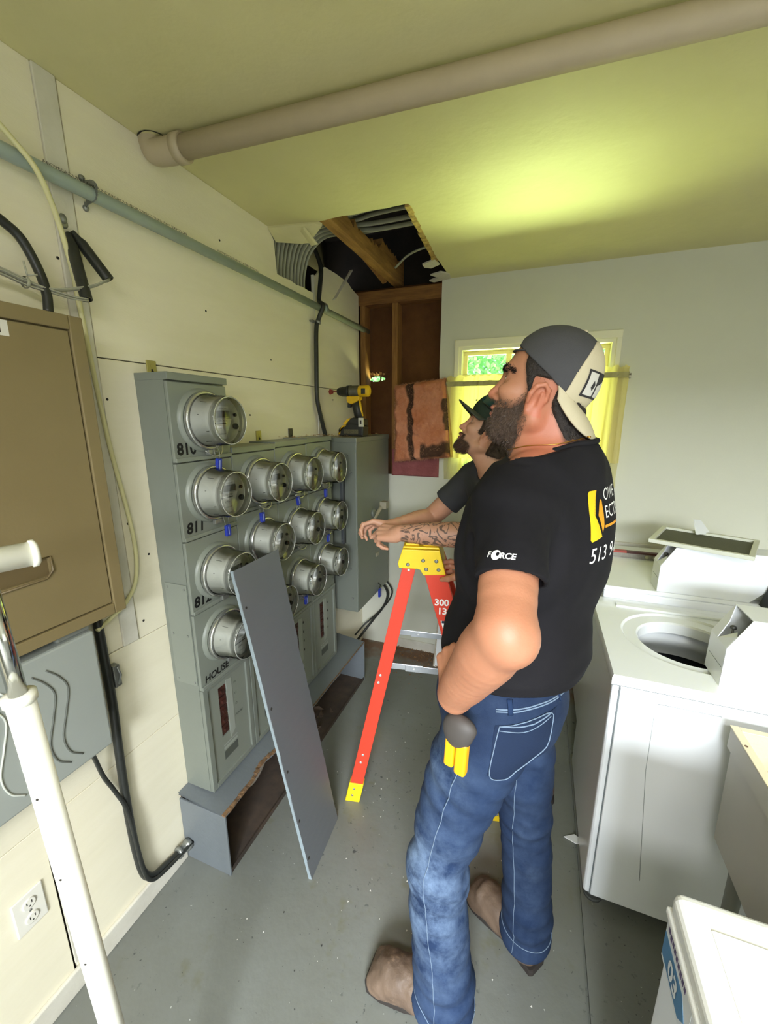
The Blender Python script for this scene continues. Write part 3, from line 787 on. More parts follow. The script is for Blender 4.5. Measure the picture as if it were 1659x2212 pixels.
# ------------------------------------------------------------------ meter cabinets
m_cab = M('meter_cabinet_paint', '7d8279', 0.36, var=(2.5, 0.5), var_col='70756c', bump=(90, 0.04), wear=(48, 0.76, '54534a'))
m_cabl = M('meter_cover_paint', '83887e', 0.36, var=(3, 0.4), var_col='777c72', bump=(90, 0.03))
m_alum = M('brushed_alum', 'c4c5c0', 0.22, 0.85)
m_edge = M('raw_edge', 'a29a82', 0.5, 0.2, var=(30, .6), var_col='6f664f')
m_brk = M('breaker_dark', '2c1d18', 0.45, var=(60, .8), var_col='5b2f25')
m_marker = M('marker_black', '111111', 0.6)
X0 = 0.125
Z0 = 0.295
cols = [0.930, 1.175, 1.430, 1.677, 1.922]
def meter_cabinet(i, top, seams, label, writing):
    y0, y1 = cols[i] + 0.0012, cols[i + 1] - 0.0012
    t = thing('meter_cabinet', (0.06, (y0 + y1) / 2, Z0), label, 'cabinet', 'meter cabinets in a row on the left wall')
    zb = 0.720
    b = B(); b.box((0.001, y0, Z0), (X0 - .012, y1, top - .004)); b.build('body', m_cab, t)
    b = B(); b.box((0.001, y0 - .002, top - 0.022), (X0 + 0.006, y1 + .002, top)); b.build('rain_cap', m_cab, t, bevel=0.002)
    zs = [top - 0.024] + seams + [zb]
    for k in range(len(zs) - 1):
        b = B(); b.box((X0 - .012, y0 + .0005, zs[k + 1] + .002), (X0, y1 - .0005, zs[k] - .002))
        b.box((X0, y0 + .001, zs[k + 1] + .002), (X0 + .006, y1 - .001, zs[k + 1] + .016))
        cv = b.build('meter_cover', m_cabl, t, bevel=0.0025)
        zc = METER_Z[i][k]
        b = B(); yc = (y0 + y1) / 2 + .003
        b.lathe([(0.101, 0), (0.0985, 0.006), (0.092, 0.012), (0.088, 0.013), (0.088, 0.0)], (X0, yc, zc), (1, 0, 0), 40, closed=True); b.build('socket_dome', m_cabl, cv)
        b = B(); b.box((X0 + .001, y1 - .05, zs[k + 1] + .008), (X0 + .004, y1 - .02, zs[k + 1] + .02))
        for q in range(4):
            zq = zs[k + 1] + .05 + q * .028
            b.box((X0, y1 - .020, zq), (X0 + .0006, y1 - .009, zq + .011)) if (q + k + i) % 2 else b.box((X0, y1 - .018, zq), (X0 + .0006, y1 - .014, zq + .013))
        b.build('stencil_mark', M('stencil_faint', '6f746b', 0.5), cv)
        if k < len(writing):
            b = B(); sz = 0.050 if writing[k] != '*HOUSE' else 0.036
            b.text(writing[k], sz, (X0 + .0005, y0 + (0.048 if writing[k] != '*HOUSE' else 0.078), zs[k + 1] + (0.042 if writing[k] != '*HOUSE' else .034)), (0, 1, 0), (0, 0, 1), slant=0.12 if k else 0.0); b.build('handwriting', m_marker, cv)
    # breaker compartment below
    b = B(); b.box((X0 - .012, y0 + .0005, Z0), (X0 + .004, y0 + .022, zb)); b.box((X0 - .012, y1 - .022, Z0), (X0 + .004, y1 - .0005, zb)); b.box((X0 - .012, y0 + .022, Z0), (X0 + .004, y1 - .022, Z0 + .02)); b.box((X0 - .012, y0 + .022, zb - .012), (X0 + .004, y1 - .022, zb))
    b.build('breaker_frame', m_cab, t, bevel=0.0015)
    by0, by1, bz0, bz1 = y0 + .075, y0 + .115, 0.472, 0.680
    b = B()
    b.box((X0 - .012, y0 + .022, Z0 + .02), (X0 - .004, by0, zb - .012)); b.box((X0 - .012, by1, Z0 + .02), (X0 - .004, y1 - .022, zb - .012)); b.box((X0 - .012, by0, Z0 + .02), (X0 - .004, by1, bz0)); b.box((X0 - .012, by0, bz1), (X0 - .004, by1, zb - .012))
    pn = b.build('breaker_panel', m_cabl, t)
    b = B(); b.prism([(X0 - .004, by1, bz0 - .03), (X0 - .004, by1 + .028, bz0 - .01), (X0 - .004, by1 + .028, bz1 + .005), (X0 - .004, by1, bz1 + .012)], (0.0018, 0, 0)); b.build('finger_ramp', M('panel_light', '969b92', 0.4), pn)
    for q in range(5):
        zq = bz0 + .004 + q * (bz1 - bz0 - .004) / 5
        b = B(); b.box((X0 - .0125, by0 + .002, zq), (X0 - .006, by1 - .002, zq + .037)); b.box((X0 - .006, by0 + .012, zq + .012), (X0 + .001, by1 - .012, zq + .024)); b.build('breaker', m_brk, t)
    b = B()
    for q, s in enumerate(('10', '11', '12', 'HOUSE')):
        if i == 0: b.text(s, 0.013, (X0 - .0036, by1 + (.045 if q < 3 else .055), 0.655 - q * .047), (0, 1, 0), (0, 0, 1))
        else: b.box((X0 - .0038, by1 + .038, 0.65 - q * .05), (X0 - .0034, by1 + .046, 0.662 - q * .05))
    b.build('tag_marks', m_marker, pn)
    b = B(); b.box((X0 - .004, by0 + .002, 0.37), (X0 - .0034, by1 + .035, 0.405)); b.build('rating_plate', M('rating_plate_dark', '4f544e', 0.4), pn)
    b = B(); b.box((X0 - .004, by0 + .002, 0.412), (X0 - .0032, by1 + .035, 0.424)); b.box((X0 - .004, by0 + .002, 0.43), (X0 - .0034, by1 + .035, 0.434)); b.build('rating_plate', M('panel_light', '969b92', 0.4), pn)
    b = B(); b.box((0.001, y0 + .045, top), (0.006, y0 + .078, top + .042)); b.lathe([(0.005, 0), (0.007, .002)], (0.006, y0 + .061, top + .026), (1, 0, 0), 8)
    ear = b.build('mounting_ear', M('brass_ear', 'b0a660', 0.45, 0.3) if i < 3 else M('brass_ear_dark', '4a4638', 0.5), t, bevel=0.002)
    b = B(); b.lathe([(0.0035, 0), (0.003, .0006)], (0.006, y0 + .061, top + .014), (1, 0, 0), 8); b.lathe([(0.0045, 0), (0.004, .003)], (0.006, y0 + .061, top + .008), (1, 0, 0), 8); b.build('screw', m_seam, ear)
    return t
METER_Z = [[1.640, 1.405, 1.128, 0.885], [1.408, 1.170, 0.905], [1.408, 1.162, 0.912], [1.410, 1.164, 0.918]]
t1 = meter_cabinet(0, 1.780, [1.513, 1.261, 1.007], 'tall grey meter cabinet marked 810 811 812 HOUSE', ['*810', '*811', '*812', '*HOUSE'])
b = B(); b.box((0.018, 0.928, 0.742), (0.112, 0.9305, 1.115)); b.build('side_plate', m_cabl, t1, bevel=0.002)
for (x, z) in ((0.03, 1.10), (0.102, 1.10), (0.03, 0.755), (0.102, 0.755), (0.095, 0.93), (0.03, 0.93)):
    b = B(); b.lathe([(0.004, 0), (0.003, 0.0022)], (x, 0.928, z), (0, -1, 0), 8); b.build('screw', m_gal, t1)
meter_cabinet(1, 1.546, [1.295, 1.040], 'short grey meter cabinet next to the tall one, marked 807 under its top meter', ['*807'])
meter_cabinet(2, 1.552, [1.290, 1.040], 'short grey meter cabinet third from the tan cabinet', [])
meter_cabinet(3, 1.556, [1.290, 1.042], 'short grey meter cabinet beside the tall disconnect box', [])

# ------------------------------------------------------------------ electric meters
m_glass = glass_mat('meter_glass', 'f2f4f0', 0.03)
m_mbody = M('meter_body_grey', 'bab9b2', 0.4, var=(4, .3), var_col='a9a8a0')
m_mface = M('meter_face', 'a9a9a2', 0.45)
m_mplate = M('meter_plate', 'dcdcd4', 0.4)
m_lcd = M('meter_display', '4b4f44', 0.25)
m_lcd2 = M('meter_display_light', '7f8372', 0.25)
m_knob = M('meter_knob', '1d1f1e', 0.35)
def make_meter(y, z, label):
    t = thing('electric_meter', (X0, y, z), label, 'meter', 'round electric meters on the cabinets')
    A = (1, 0, 0); O = (X0, y, z); RF = (0, 0, 1)
    b = B(); b.lathe([(0.0855, 0.013), (0.0905, 0.015), (0.0925, 0.022), (0.0905, 0.030), (0.086, 0.032), (0.083, 0.029)], O, A, 44, ref=RF, closed=True); ring = b.build('sealing_ring', m_alum, t)
    b = B(); b.box((X0 + .012, y - .012, z - .108), (X0 + .026, y + .018, z - .092)); b.tube([(X0 + .018, y + .018, z - .098), (X0 + .02, y + .03, z - .100)], 0.006, 8); b.build('ring_clasp', m_gal, ring, bevel=0.002)
    b = B(); b.lathe([(0.079, 0.012), (0.079, 0.030), (0.0745, 0.034), (0.0705, 0.088), (0.0685, 0.090), (0.0, 0.0905)], O, A, 40, ref=RF); body = b.build('body', m_mbody, t)
    b = B()
    for (an, h0, h1) in ((40, .045, .068), (75, .052, .056), (115, .078, .086), (150, .045, .065)):
        for sgn in (1, -1):
            a = R(an * sgn)
            p0 = Vector((X0 + h0, y + math.sin(a) * .0745, z + math.cos(a) * .0745)); p1 = Vector((X0 + h1, y + math.sin(a) * .0725, z + math.cos(a) * .0725))
            b.tube([p0, p1], 0.0009, 4)
    b.build('score_marks', M('score_dark', '5c5c57', 0.5), body)
    b = B(); b.lathe([(0.0, 0.0908), (0.064, 0.0908)], O, A, 36, ref=RF, closed=True); fc = b.build('face', m_mface, t)
    Fx = X0 + .0912
    b = B(); b.prism([(Fx, y - .050, z + .006), (Fx, y + .030, z + .006), (Fx, y - .002, z - .056), (Fx, y - .022, z - .058), (Fx, y - .042, z - .040)], (0.0008, 0, 0)); b.box((Fx, y - .032, z + .032), (Fx + .0008, y + .018, z + .044)); pl = b.build('face_plate', m_mplate, fc)
    b = B(); b.box((Fx + .0009, y - .046, z - .010), (Fx + .0012, y + .006, z - .006)); b.text('CL200 240V', 0.010, (Fx + .0010, y - .018, z + .0005), (0, 1, 0), (0, 0, 1)); b.text('kWh', 0.011, (Fx + .001, y - .022, z - .022), (0, 1, 0), (0, 0, 1)); b.text('CL200 240V', 0.006, (Fx + .001, y - .016, z - .040), (0, 1, 0), (0, 0, 1)); b.text('CL200 240V', 0.006, (Fx + .001, y - .006, z + .038), (0, 1, 0), (0, 0, 1)); b.build('print', M('plate_print', '55564f', 0.5), pl) if False else b.build('print', M('plate_print', '55564f', 0.5), fc)
    b = B(); b.box((Fx, y - .036, z + .010), (Fx + .0016, y + .022, z + .030)); b.build('display', m_lcd, t, bevel=0.001)
    b = B(); b.lathe([(0.0055, 0), (0.0055, .006), (0.004, .008)], (Fx, y + .044, z + .018), A, 12); b.build('optical_port', m_knob, t)
    b = B(); b.lathe([(0.0095, 0), (0.0095, .008), (0.007, .011)], (Fx, y + .042, z - .018), A, 14); b.build('reset_knob', m_knob, t)
    b = B(); b.lathe([(0.0835, 0.031), (0.0805, 0.040), (0.0775, 0.082), (0.0775, 0.088), (0.0755, 0.092), (0.0765, 0.098), (0.0755, 0.110), (0.0725, 0.1145), (0.066, 0.1145), (0.0655, 0.113), (0.0, 0.1135)], O, A, 48, ref=RF, closed=True); b.build('glass_cover', m_glass, t)
    b = B(); b.lathe([(0.0725, 0.1135), (0.0745, 0.1148), (0.0725, 0.1162), (0.0705, 0.1148), (0.0725, 0.1135)], O, A, 48, ref=RF, closed=True); b.build('cover_rim', glass_mat('rim_glass', 'd8dad4', 0.12) if 'rim' not in MATS else MATS['rim'], t)
    return t
MATS['rim'] = M('rim_highlight', 'd4d6cf', 0.15, 0.6)
names = {0: ['electric meter above the handwritten 810, topmost of the tall cabinet', 'electric meter between the handwritten 810 and 811', 'electric meter above the handwritten 812, partly behind the leaning plate', 'electric meter above the handwritten HOUSE, lowest of the tall cabinet'],
         1: ['top electric meter of the cabinet next to the tall one', 'electric meter at the upper corner of the leaning plate, second cabinet', 'lowest electric meter of the second cabinet, half hidden by the leaning plate'],
         2: ['top electric meter of the third cabinet', 'middle electric meter of the third cabinet, blue tag above it', 'lowest electric meter of the third cabinet'],
         3: ['top electric meter of the cabinet beside the tall disconnect box', 'middle electric meter of the cabinet beside the tall disconnect box', 'lowest electric meter of the cabinet beside the tall disconnect box']}
proto = None
for i in range(4):
    for k, z in enumerate(METER_Z[i]):
        y = (cols[i] + cols[i + 1]) / 2 + .003
        if proto is None:
            proto = make_meter(y, z, names[i][k])
        else:
            c = copy_tree(proto); c.location = (X0, y, z); c['label'] = names[i][k]
            c.name = 'electric_meter'
# wire seals with blue tags
m_blue = M('blue_tag', '1d2f9c', 0.3, var=(120, .4), var_col='3a55c8')
def seal(y, z, label, dy=0.0, up=False, rot=0.0):
    t = thing('blue_seal', (X0 + .03, y, z), label, 'seal', 'blue wire seals on the meters')
    mt = Matrix.Translation((X0 + .03, y, z)) @ Matrix.Rotation(R(rot), 4, 'X')
    b = B(); b.box((-.006, -.011, -.020), (.006, .011, .020), 0, mt); b.build('tag', m_blue, t, bevel=0.003)
    b = B(); b.box((.0061, -.003, -.014), (.0065, .001, .014), 0, mt); b.build('print', M('tag_print', '9aa6dc', 0.4), t)
    s = -1 if up else 1
    b = B(); b.tube(smooth_path([(X0 + .028, y - .006, z + .018 * s), (X0 + .028, y - .012, z + .042 * s), (X0 + .026, y - .014 - dy, z + .062 * s)], 4), 0.0013, 6); b.tube(smooth_path([(X0 + .032, y + .006, z + .018 * s), (X0 + .034, y + .004, z + .045 * s), (X0 + .03, y - .006 - dy, z + .066 * s)], 4), 0.0013, 6); b.build('wire', m_gal, t)
seal(1.077, 1.497, 'blue seal tag hanging under the 810 meter', rot=-8)
seal(1.092, 1.265, 'blue seal tag peeking out under the 811 meter')
seal(1.285, 1.268, 'blue seal tag under the top meter of the second cabinet', .02)
seal(1.545, 1.284, 'blue seal tag sticking up above the middle meter of the third cabinet', up=True, rot=14)
seal(1.800, 1.277, 'blue seal tag under the top meter beside the disconnect box', .02)
seal(1.812, 1.035, 'blue seal tag under the middle meter beside the disconnect box', .02)
seal(1.572, 0.790, 'blue seal tag under the lowest meter of the third cabinet', .02)
for (i, k) in ((0, 0), (1, 0), (2, 0), (3, 0), (3, 1), (2, 1), (2, 2)):
    y = (cols[i] + cols[i + 1]) / 2; z = METER_Z[i][k]
    b = B(); b.tube(smooth_path([(X0 + .022, y - .02, z - .094), (X0 + .03, y + .005, z - .112), (X0 + .03, y + .04, z - .108), (X0 + .022, y + .055, z - .078)], 5), 0.0022, 6)
    tag(b.build('seal_wire', m_alum), 'bent seal wire under an electric meter ring', 'wire', 'seal wires under the meter rings')

# ------------------------------------------------------------------ grey base trough under the meter cabinets
m_base = M('base_paint', '70767a', 0.45, var=(3, .5), var_col='63696d', bump=(60, .08), wear=(50, 0.73, '8d949a'))
m_rust = M('rusty_edge', '8a6a4a', 0.85, var=(40, .8), var_col='4a3a2c', bump=(80, .6))
tr = thing('wireway_base', (0.1, 1.5, 0.0), 'grey open fronted metal base under the meter cabinets', 'base')
TY0, TY1, TX = 0.885, 2.128, 0.215
b = B(); b.box((0.002, TY0, 0.0), (TX, TY0 + .008, 0.268)); b.build('end_plate', m_base, tr, bevel=0.002)
b = B(); b.box((0.002, TY1 - .008, 0.0), (TX, TY1, 0.268)); b.build('end_plate', m_base, tr, bevel=0.002)
NY = 60; vs = []; 
for i in range(NY + 1):
    y = TY0 + (TY1 - TY0) * i / NY
    d = 0.012 * mnoise.noise(Vector((y * 14, 0, 0))) * (1 if y < 1.35 else .2) - (0.018 * math.exp(-((y - 1.13) / 0.09) ** 2))
    vs.append((y, TX + d))
top = B()
top.prism([(0.002, TY0, 0.2935)] + [(0.002, TY1, 0.2935)] + [(x, y, 0.268) for (y, x) in reversed(vs)], (0, 0, -0.006)) if False else None
q = []; fq = []
for (y, x) in vs:
    q += [(0.002, y, 0.2945), (x, y, 0.270), (x, y, 0.262), (0.002, y, 0.2865)]
for i in range(NY):
    o = i * 4
    fq += [(o, o + 1, o + 5, o + 4), (o + 1, o + 2, o + 6, o + 5), (o + 2, o + 3, o + 7, o + 6)]
top.add(q, fq); top.build('top_plate', m_base, tr)
e = B()
for (y, x) in vs[:-1]:
    if y < 1.40: e.box((x - .010, y, 0.2695), (x + .003 + rr.uniform(0, .004), y + .021, 0.2745 + rr.uniform(-.001, .002)))
    else: e.box((x - .004, y, 0.269), (x + .001, y + .021, 0.2722))
e.build('rusty_lip', m_rust, tr)
b = B(); b.box((0.003, TY0 + .008, 0.001), (0.006, TY1 - .008, 0.285)); b.box((0.006, TY0 + .008, 0.001), (TX - .004, TY1 - .008, 0.004)); b.box((TX - .008, TY0 + .008, 0.004), (TX - .003, TY1 - .008, 0.018)); b.build('inner_shell', M('trough_inside', '3a322b', 0.9, var=(8, .7), var_col='59483a'), tr)
for k in range(5):
    b = B(); yb = 1.05 + k * .2
    b.tube(smooth_path([(0.05, yb - .12, 0.20 - .01 * k), (0.09, yb, 0.165 + .02 * math.sin(k)), (0.12, yb + .1, 0.14), (0.10, yb + .24, 0.19), (0.06, yb + .36, 0.22)], 6), 0.011 if k % 2 else 0.014, 8)
    tag(b.build('trough_cable', M('trough_cable_grey', '8d8578', 0.6) if k % 2 == 0 else m_blk), 'thick cable lying inside the open grey base', 'cable', 'cables inside the open base')
# crumpled dirt and rags in the open base behind the leaning plate
b = B()
for k in range(40):
    p = Vector((rr.uniform(.10, .195), rr.uniform(1.45, 1.72), .018 + rr.uniform(0, .09))); L = rr.uniform(.02, .05)
    b.add([p, p + Vector((rr.uniform(-L, L), rr.uniform(-L, L), rr.uniform(0, L))), p + Vector((rr.uniform(-L, L), rr.uniform(-L, L), rr.uniform(0, L)))], [(0, 1, 2)])
tag(b.build('debris', M('trough_debris', '4c3d30', .9)), 'crumpled dark debris inside the open base', 'debris', kind='stuff')

# ------------------------------------------------------------------ loose cover plate leaning on the meters
m_plate = M('loose_plate_paint', '676b6f', 0.42, var=(4, .3), var_col='5d6165', bump=(120, .04))
A1, A2 = Vector((0.500, 0.980, 0.002)), Vector((0.482, 1.222, 0.002))
T1, T2 = Vector((0.272, 0.972, 1.172)), Vector((0.272, 1.212, 1.172))
lp = thing('cover_plate', (0.45, 1.1, 0.0), 'loose dark grey cover plate leaning against the electric meters', 'plate')
nrm = (A2 - A1).cross(T1 - A1).normalized()
if nrm.x < 0: nrm = -nrm
b = B(); NV = 30; vs = []; fs = []
for i in range(NV + 1):
    q = i / NV
    l = A1.lerp(T1, q); r_ = A2.lerp(T2, q)
    d = (r_ - l).normalized()
    dr = rr.uniform(-.0015, .0015) - (0.008 if 0.62 < q < 0.70 else 0)
    vs += [l + d * rr.uniform(-.0006, .0006), r_ + d * dr, l - nrm * .003, r_ + d * dr - nrm * .003]
for i in range(NV):
    o = i * 4
    fs += [(o, o + 1, o + 5, o + 4), (o + 2, o + 6, o + 7, o + 3), (o, o + 4, o + 6, o + 2), (o + 1, o + 3, o + 7, o + 5)]
fs += [(0, 2, 3, 1), (NV * 4, NV * 4 + 1, NV * 4 + 3, NV * 4 + 2)]
b.add(vs, fs); b.build('sheet', m_plate, lp)
b = B(); fl = []; ff = []
d = (A2 - A1).normalized()
for i in range(NV + 1):
    q = i / NV; l = A1.lerp(T1, q)
    w = 0.013 + 0.0025 * mnoise.noise(Vector((q * 30, 0, 5)))
    fl += [l, l - nrm * w, l + d * .0015, l + d * .0015 - nrm * w]
for i in range(NV):
    o = i * 4
    ff += [(o, o + 4, o + 5, o + 1), (o + 2, o + 3, o + 7, o + 6), (o, o + 2, o + 6, o + 4), (o + 1, o + 5, o + 7, o + 3)]
b.add(fl, ff); b.build('side_flange', M('plate_edge', '8a969c', 0.45, wear=(70, .66, '4a4c4e')), lp)
up_ = (T1 - A1).normalized()
for (u, v) in ((0.012, 0.24), (0.015, 0.44), (0.014, 0.69), (0.016, 1.06), (0.228, 0.35), (0.23, 0.98), (0.228, 0.12), (0.012, .08), (0.20, 0.5)):
    p = A1 + d * u + up_ * v + nrm * .0006
    b = B(); b.lathe([(0.0055, 0), (0.0045, 0.0008), (0.0, 0.0009)], p, nrm, 9); b.build('screw_hole', m_seam, lp)

# ------------------------------------------------------------------ tall disconnect box at the far end
m_box = M('disconnect_paint', '73786f', 0.36, var=(2.5, .4), var_col='686d64', bump=(90, .04))
db = thing('disconnect_box', (0.12, 2.26, 0.53), 'tall grey disconnect box with side lever in the corner', 'cabinet')
b = B(); b.box((0.002, 2.0, 0.535), (0.233, 2.505, 1.542)); b.build('body', m_box, db, bevel=0.004)
b = B(); b.box((0.233, 2.004, 0.54), (0.2355, 2.50, 1.518)); b.build('side_door', m_box, db, bevel=0.002)
b = B(); b.box((0.001, 1.998, 1.518), (0.238, 2.507, 1.545)); b.build('lid', m_box, db, bevel=0.003)
b = B(); b.box((0.138, 1.992, 0.955), (0.166, 2.0, 1.325)); b.box((0.158, 1.97, 0.955), (0.166, 2.0, 1.325)); b.build('angle_bar', M('angle_bar_grey', '54585a', .45, .2), db, bevel=0.001)
for (x, z) in ((0.152, 0.97), (0.152, 1.30), (0.2, 1.36), (0.18, 1.45), (0.19, .8), (0.2, .62)):
    b = B(); b.lathe([(0.007, 0), (0.005, .003)], (x, 1.992 if x == .152 else 2.0, z), (0, -1, 0), 8); b.build('bolt', m_gal, db)
b = B(); b.lathe([(0.03, 0), (0.026, .012), (0.012, .016)], (0.2355, 2.23, 1.085), (1, 0, 0), 16); hb = b.build('lever_hub', m_box, db)
b = B(); b.tube([(0.245, 2.225, 1.05), (0.262, 2.27, 1.095), (0.27, 2.31, 1.125)], [0.011, 0.012, 0.013], 8); b.box((0.258, 2.285, 1.10), (0.30, 2.335, 1.145)); b.build('lever', M('lever_tan', 'a39c88', .45, .2), hb, bevel=0.003)
b = B(); b.box((0.2355, 2.27, 0.79), (0.242, 2.315, 0.815)); b.build('latch', M('lever_tan', 'a39c88', .45, .2), db, bevel=0.002)
b = B(); b.tube([(0.2355, 2.31, 0.60), (0.25, 2.315, 0.585), (0.245, 2.318, 0.56)], 0.003, 6); b.build('hasp', m_seam, db)
bt = thing('blue_seal', (0.245, 2.318, 0.525), 'blue padlock tag hanging at the bottom of the disconnect box', 'seal', 'blue wire seals on the meters')
b = B(); b.box((0.238, 2.302, 0.50), (0.252, 2.334, 0.555)); b.build('tag', m_blue, bt, bevel=0.004)
# cable from the box along the floor corner
cable('cable', [(0.17, 2.50, 0.55), (0.22, 2.53, 0.44), (0.20, 2.52, 0.34), (0.12, 2.50, 0.22), (0.06, 2.46, 0.13), (0.03, 2.38, 0.08)], 0.009, m_blk, 'black cable drooping from the disconnect box towards the base')
cable('cable', [(0.20, 2.52, 0.55), (0.25, 2.545, 0.45), (0.22, 2.54, 0.36), (0.13, 2.52, 0.25), (0.06, 2.48, 0.18), (0.02, 2.40, 0.13)], 0.006, m_blk, 'thinner black cable drooping beside the other at the base of the corner')
# shavings on the cabinet top
b = B()
for k in range(420):
    y = rr.uniform(1.62, 2.45); x = rr.uniform(0.02, 0.225 if y > 2.02 else 0.12); zt = 1.5452 if y > 2.0 else 1.5562
    if y < 1.9 and rr.random() < .6: continue
    L = rr.uniform(.005, .016); a = rr.random() * 6.28; h = rr.uniform(0, .007)
    b.add([(x, y, zt + h), (x + L * math.cos(a), y + L * math.sin(a), zt + h + rr.uniform(0, .004)), (x + L * math.cos(a + .6), y + L * math.sin(a + .6), zt + h), (x + .3 * L * math.cos(a + 1.2), y + .3 * L * math.sin(a + 1.2), zt + h + .001)], [(0, 1, 2, 3)])
tag(b.build('sawdust', M('wood_shavings', 'c9a56e', .8, var=(60, .6), var_col='8d6a3c')), 'wood shavings scattered on top of the cabinets', 'shavings', kind='stuff')
# ------------------------------------------------------------------ step ladder
LA = Vector((0.50, 1.318, 0.0)); LE = Vector((0.9769, 0.2136, 0.0)); LN = Vector((-0.2136, 0.9769, 0.0))
def L3(s, z, o): return LA + LE * s + LN * o + Vector((0, 0, z))
def far_off(z): return 0.50 - 0.27 * z
m_red = M('ladder_fibreglass', 'd9412a', 0.45, var=(70, .25), var_col='d83c26', bump=(160, .05), wear=(60, .77, 'f0a48c'))
m_yel = M('ladder_yellow', 'f2cf1e', 0.4, var=(16, .3), var_col='e3ba14', wear=(46, .74, '8a7420'))
m_al = M('ladder_aluminium', 'b8bcc0', 0.32, 0.8, var=(20, .4), var_col='9a9ea2')
ld = thing('step_ladder', (0.8, 1.55, 0.0), 'red fibreglass step ladder with yellow cap between the two workers', 'ladder')
def rail(s0, s1, w0, w1, ztop, o_fn, name, th=0.028, inward=1):
    """C-channel rail from the floor (s0) to the cap (s1)"""
    b = B()
    p = [(s0, 0.03), (s1, ztop)]
    web = []
    def P_(s, z, o): return L3(s, z, o_fn(z) + o * inward)
    t = 0.004
    for (sa, sb, oa, ob) in ((0, 1, 0, t), (0, None, t, th), (None, 1, t, th)):
        vs = []
        for (z, sc, w) in ((0.0, s0, w0), (ztop, s1, w1)):
            if sa == 0 and sb == 1: xs = (0, w)
            elif sa == 0: xs = (0, t)
            else: xs = (w - t, w)
            vs += [P_(sc + xs[0], z, oa), P_(sc + xs[1], z, oa), P_(sc + xs[1], z, ob), P_(sc + xs[0], z, ob)]
        b.add(vs, [(0, 3, 2, 1), (4, 5, 6, 7), (0, 1, 5, 4), (1, 2, 6, 5), (2, 3, 7, 6), (3, 0, 4, 7)])
    r = b.build(name, m_red, ld, bevel=0.001, seg=1)
    f = B()
    vs = []
    zf = 0.098
    for z in (0.0, zf):
        sc = s0 + (s1 - s0) * z / ztop
        w = w0 + (w1 - w0) * z / ztop
        vs += [P_(sc - .004, z, -.003), P_(sc + w + .004, z, -.003), P_(sc + w + .004, z, th + .004), P_(sc - .004, z, th + .004)]
    f.add(vs, [(0, 3, 2, 1), (4, 5, 6, 7), (0, 1, 5, 4), (1, 2, 6, 5), (2, 3, 7, 6), (3, 0, 4, 7)])
    ft = f.build('foot', m_yel, r, bevel=0.003)
    for z in (0.035, 0.07):
        sc = s0 + (s1 - s0) * z / ztop + .022
        k = B(); k.lathe([(0.006, 0), (0.004, .002)], P_(sc, z, -.003), -LN * inward, 8); k.build('rivet', m_al, ft)
    return r
near0 = lambda z: 0.0
ZT = 1.11
r1 = rail(-0.024, 0.216, 0.056, 0.050, ZT, near0, 'rail')
r2 = rail(0.612, 0.290, 0.088, 0.080, ZT, near0, 'rail')
r3 = rail(-0.024, 0.216, 0.056, 0.050, ZT, far_off, 'rail', inward=-1)
r4 = rail(0.612, 0.290, 0.088, 0.080, ZT, far_off, 'rail', inward=-1)
for (s, z) in ((0.131, 0.642), (0.123, 0.608), (0.239, 1.097), (0.055, 0.25), (0.045, .21)):
    k = B(); k.lathe([(0.0062, 0), (0.006, .001), (0.004, .0025)], L3(s, z, 0), -LN, 10); k.build('rivet', M('rivet_steel', 'd8d8d4', 0.25, .6), r1)
# cap
cp = B()
prof = [(0.203, 1.104), (0.198, 1.122), (0.215, 1.178), (0.351, 1.178), (0.376, 1.086), (0.293, 1.080), (0.283, 1.100), (0.272, 1.104)]
cp.prism([L3(s, z, -0.006) for (s, z) in prof], LN * 0.012)
cp.prism([L3(s, z, far_off(1.15) - .006) for (s, z) in prof], LN * 0.012)
cp.prism([L3(s, z, 0.006) for (s, z) in ((0.215, 1.178), (0.217, 1.186), (0.349, 1.186), (0.351, 1.178))], LN * (far_off(1.15) - 0.012))
cp.prism([L3(s, z, 0.006) for (s, z) in ((0.200, 1.122), (0.215, 1.178), (0.222, 1.178), (0.207, 1.120))], LN * (far_off(1.15) - 0.012))
cp.prism([L3(s, z, 0.006) for (s, z) in ((0.351, 1.178), (0.376, 1.086), (0.369, 1.086), (0.344, 1.178))], LN * (far_off(1.15) - 0.012))
cap = cp.build('cap', m_yel, ld, bevel=0.0025)
k = B(); k.prism([L3(s, 1.1865, o) for (s, o) in ((0.224, 0.02), (0.274, 0.02), (0.274, 0.05), (0.224, 0.05))], (0, 0, 0.007)); k.build('tray_lip', m_yel, cap, bevel=0.002)
k = B(); k.prism([L3(s, 1.1865, o) for (s, o) in ((0.29, 0.02), (0.345, 0.02), (0.345, 0.2), (0.29, 0.2))], (0, 0, 0.005)); k.build('tray_lip', m_yel, cap, bevel=0.002)
for (s, z) in ((0.236, 1.120), (0.292, 1.138), (0.340, 1.138), (0.304, 1.105), (0.349, 1.105)):
    k = B(); k.lathe([(0.0075, 0), (0.007, .0015), (0.004, .003)], L3(s, z, -.006), -LN, 12); k.build('rivet', M('rivet_dull', '8d8f8a', 0.35, .7), cap)
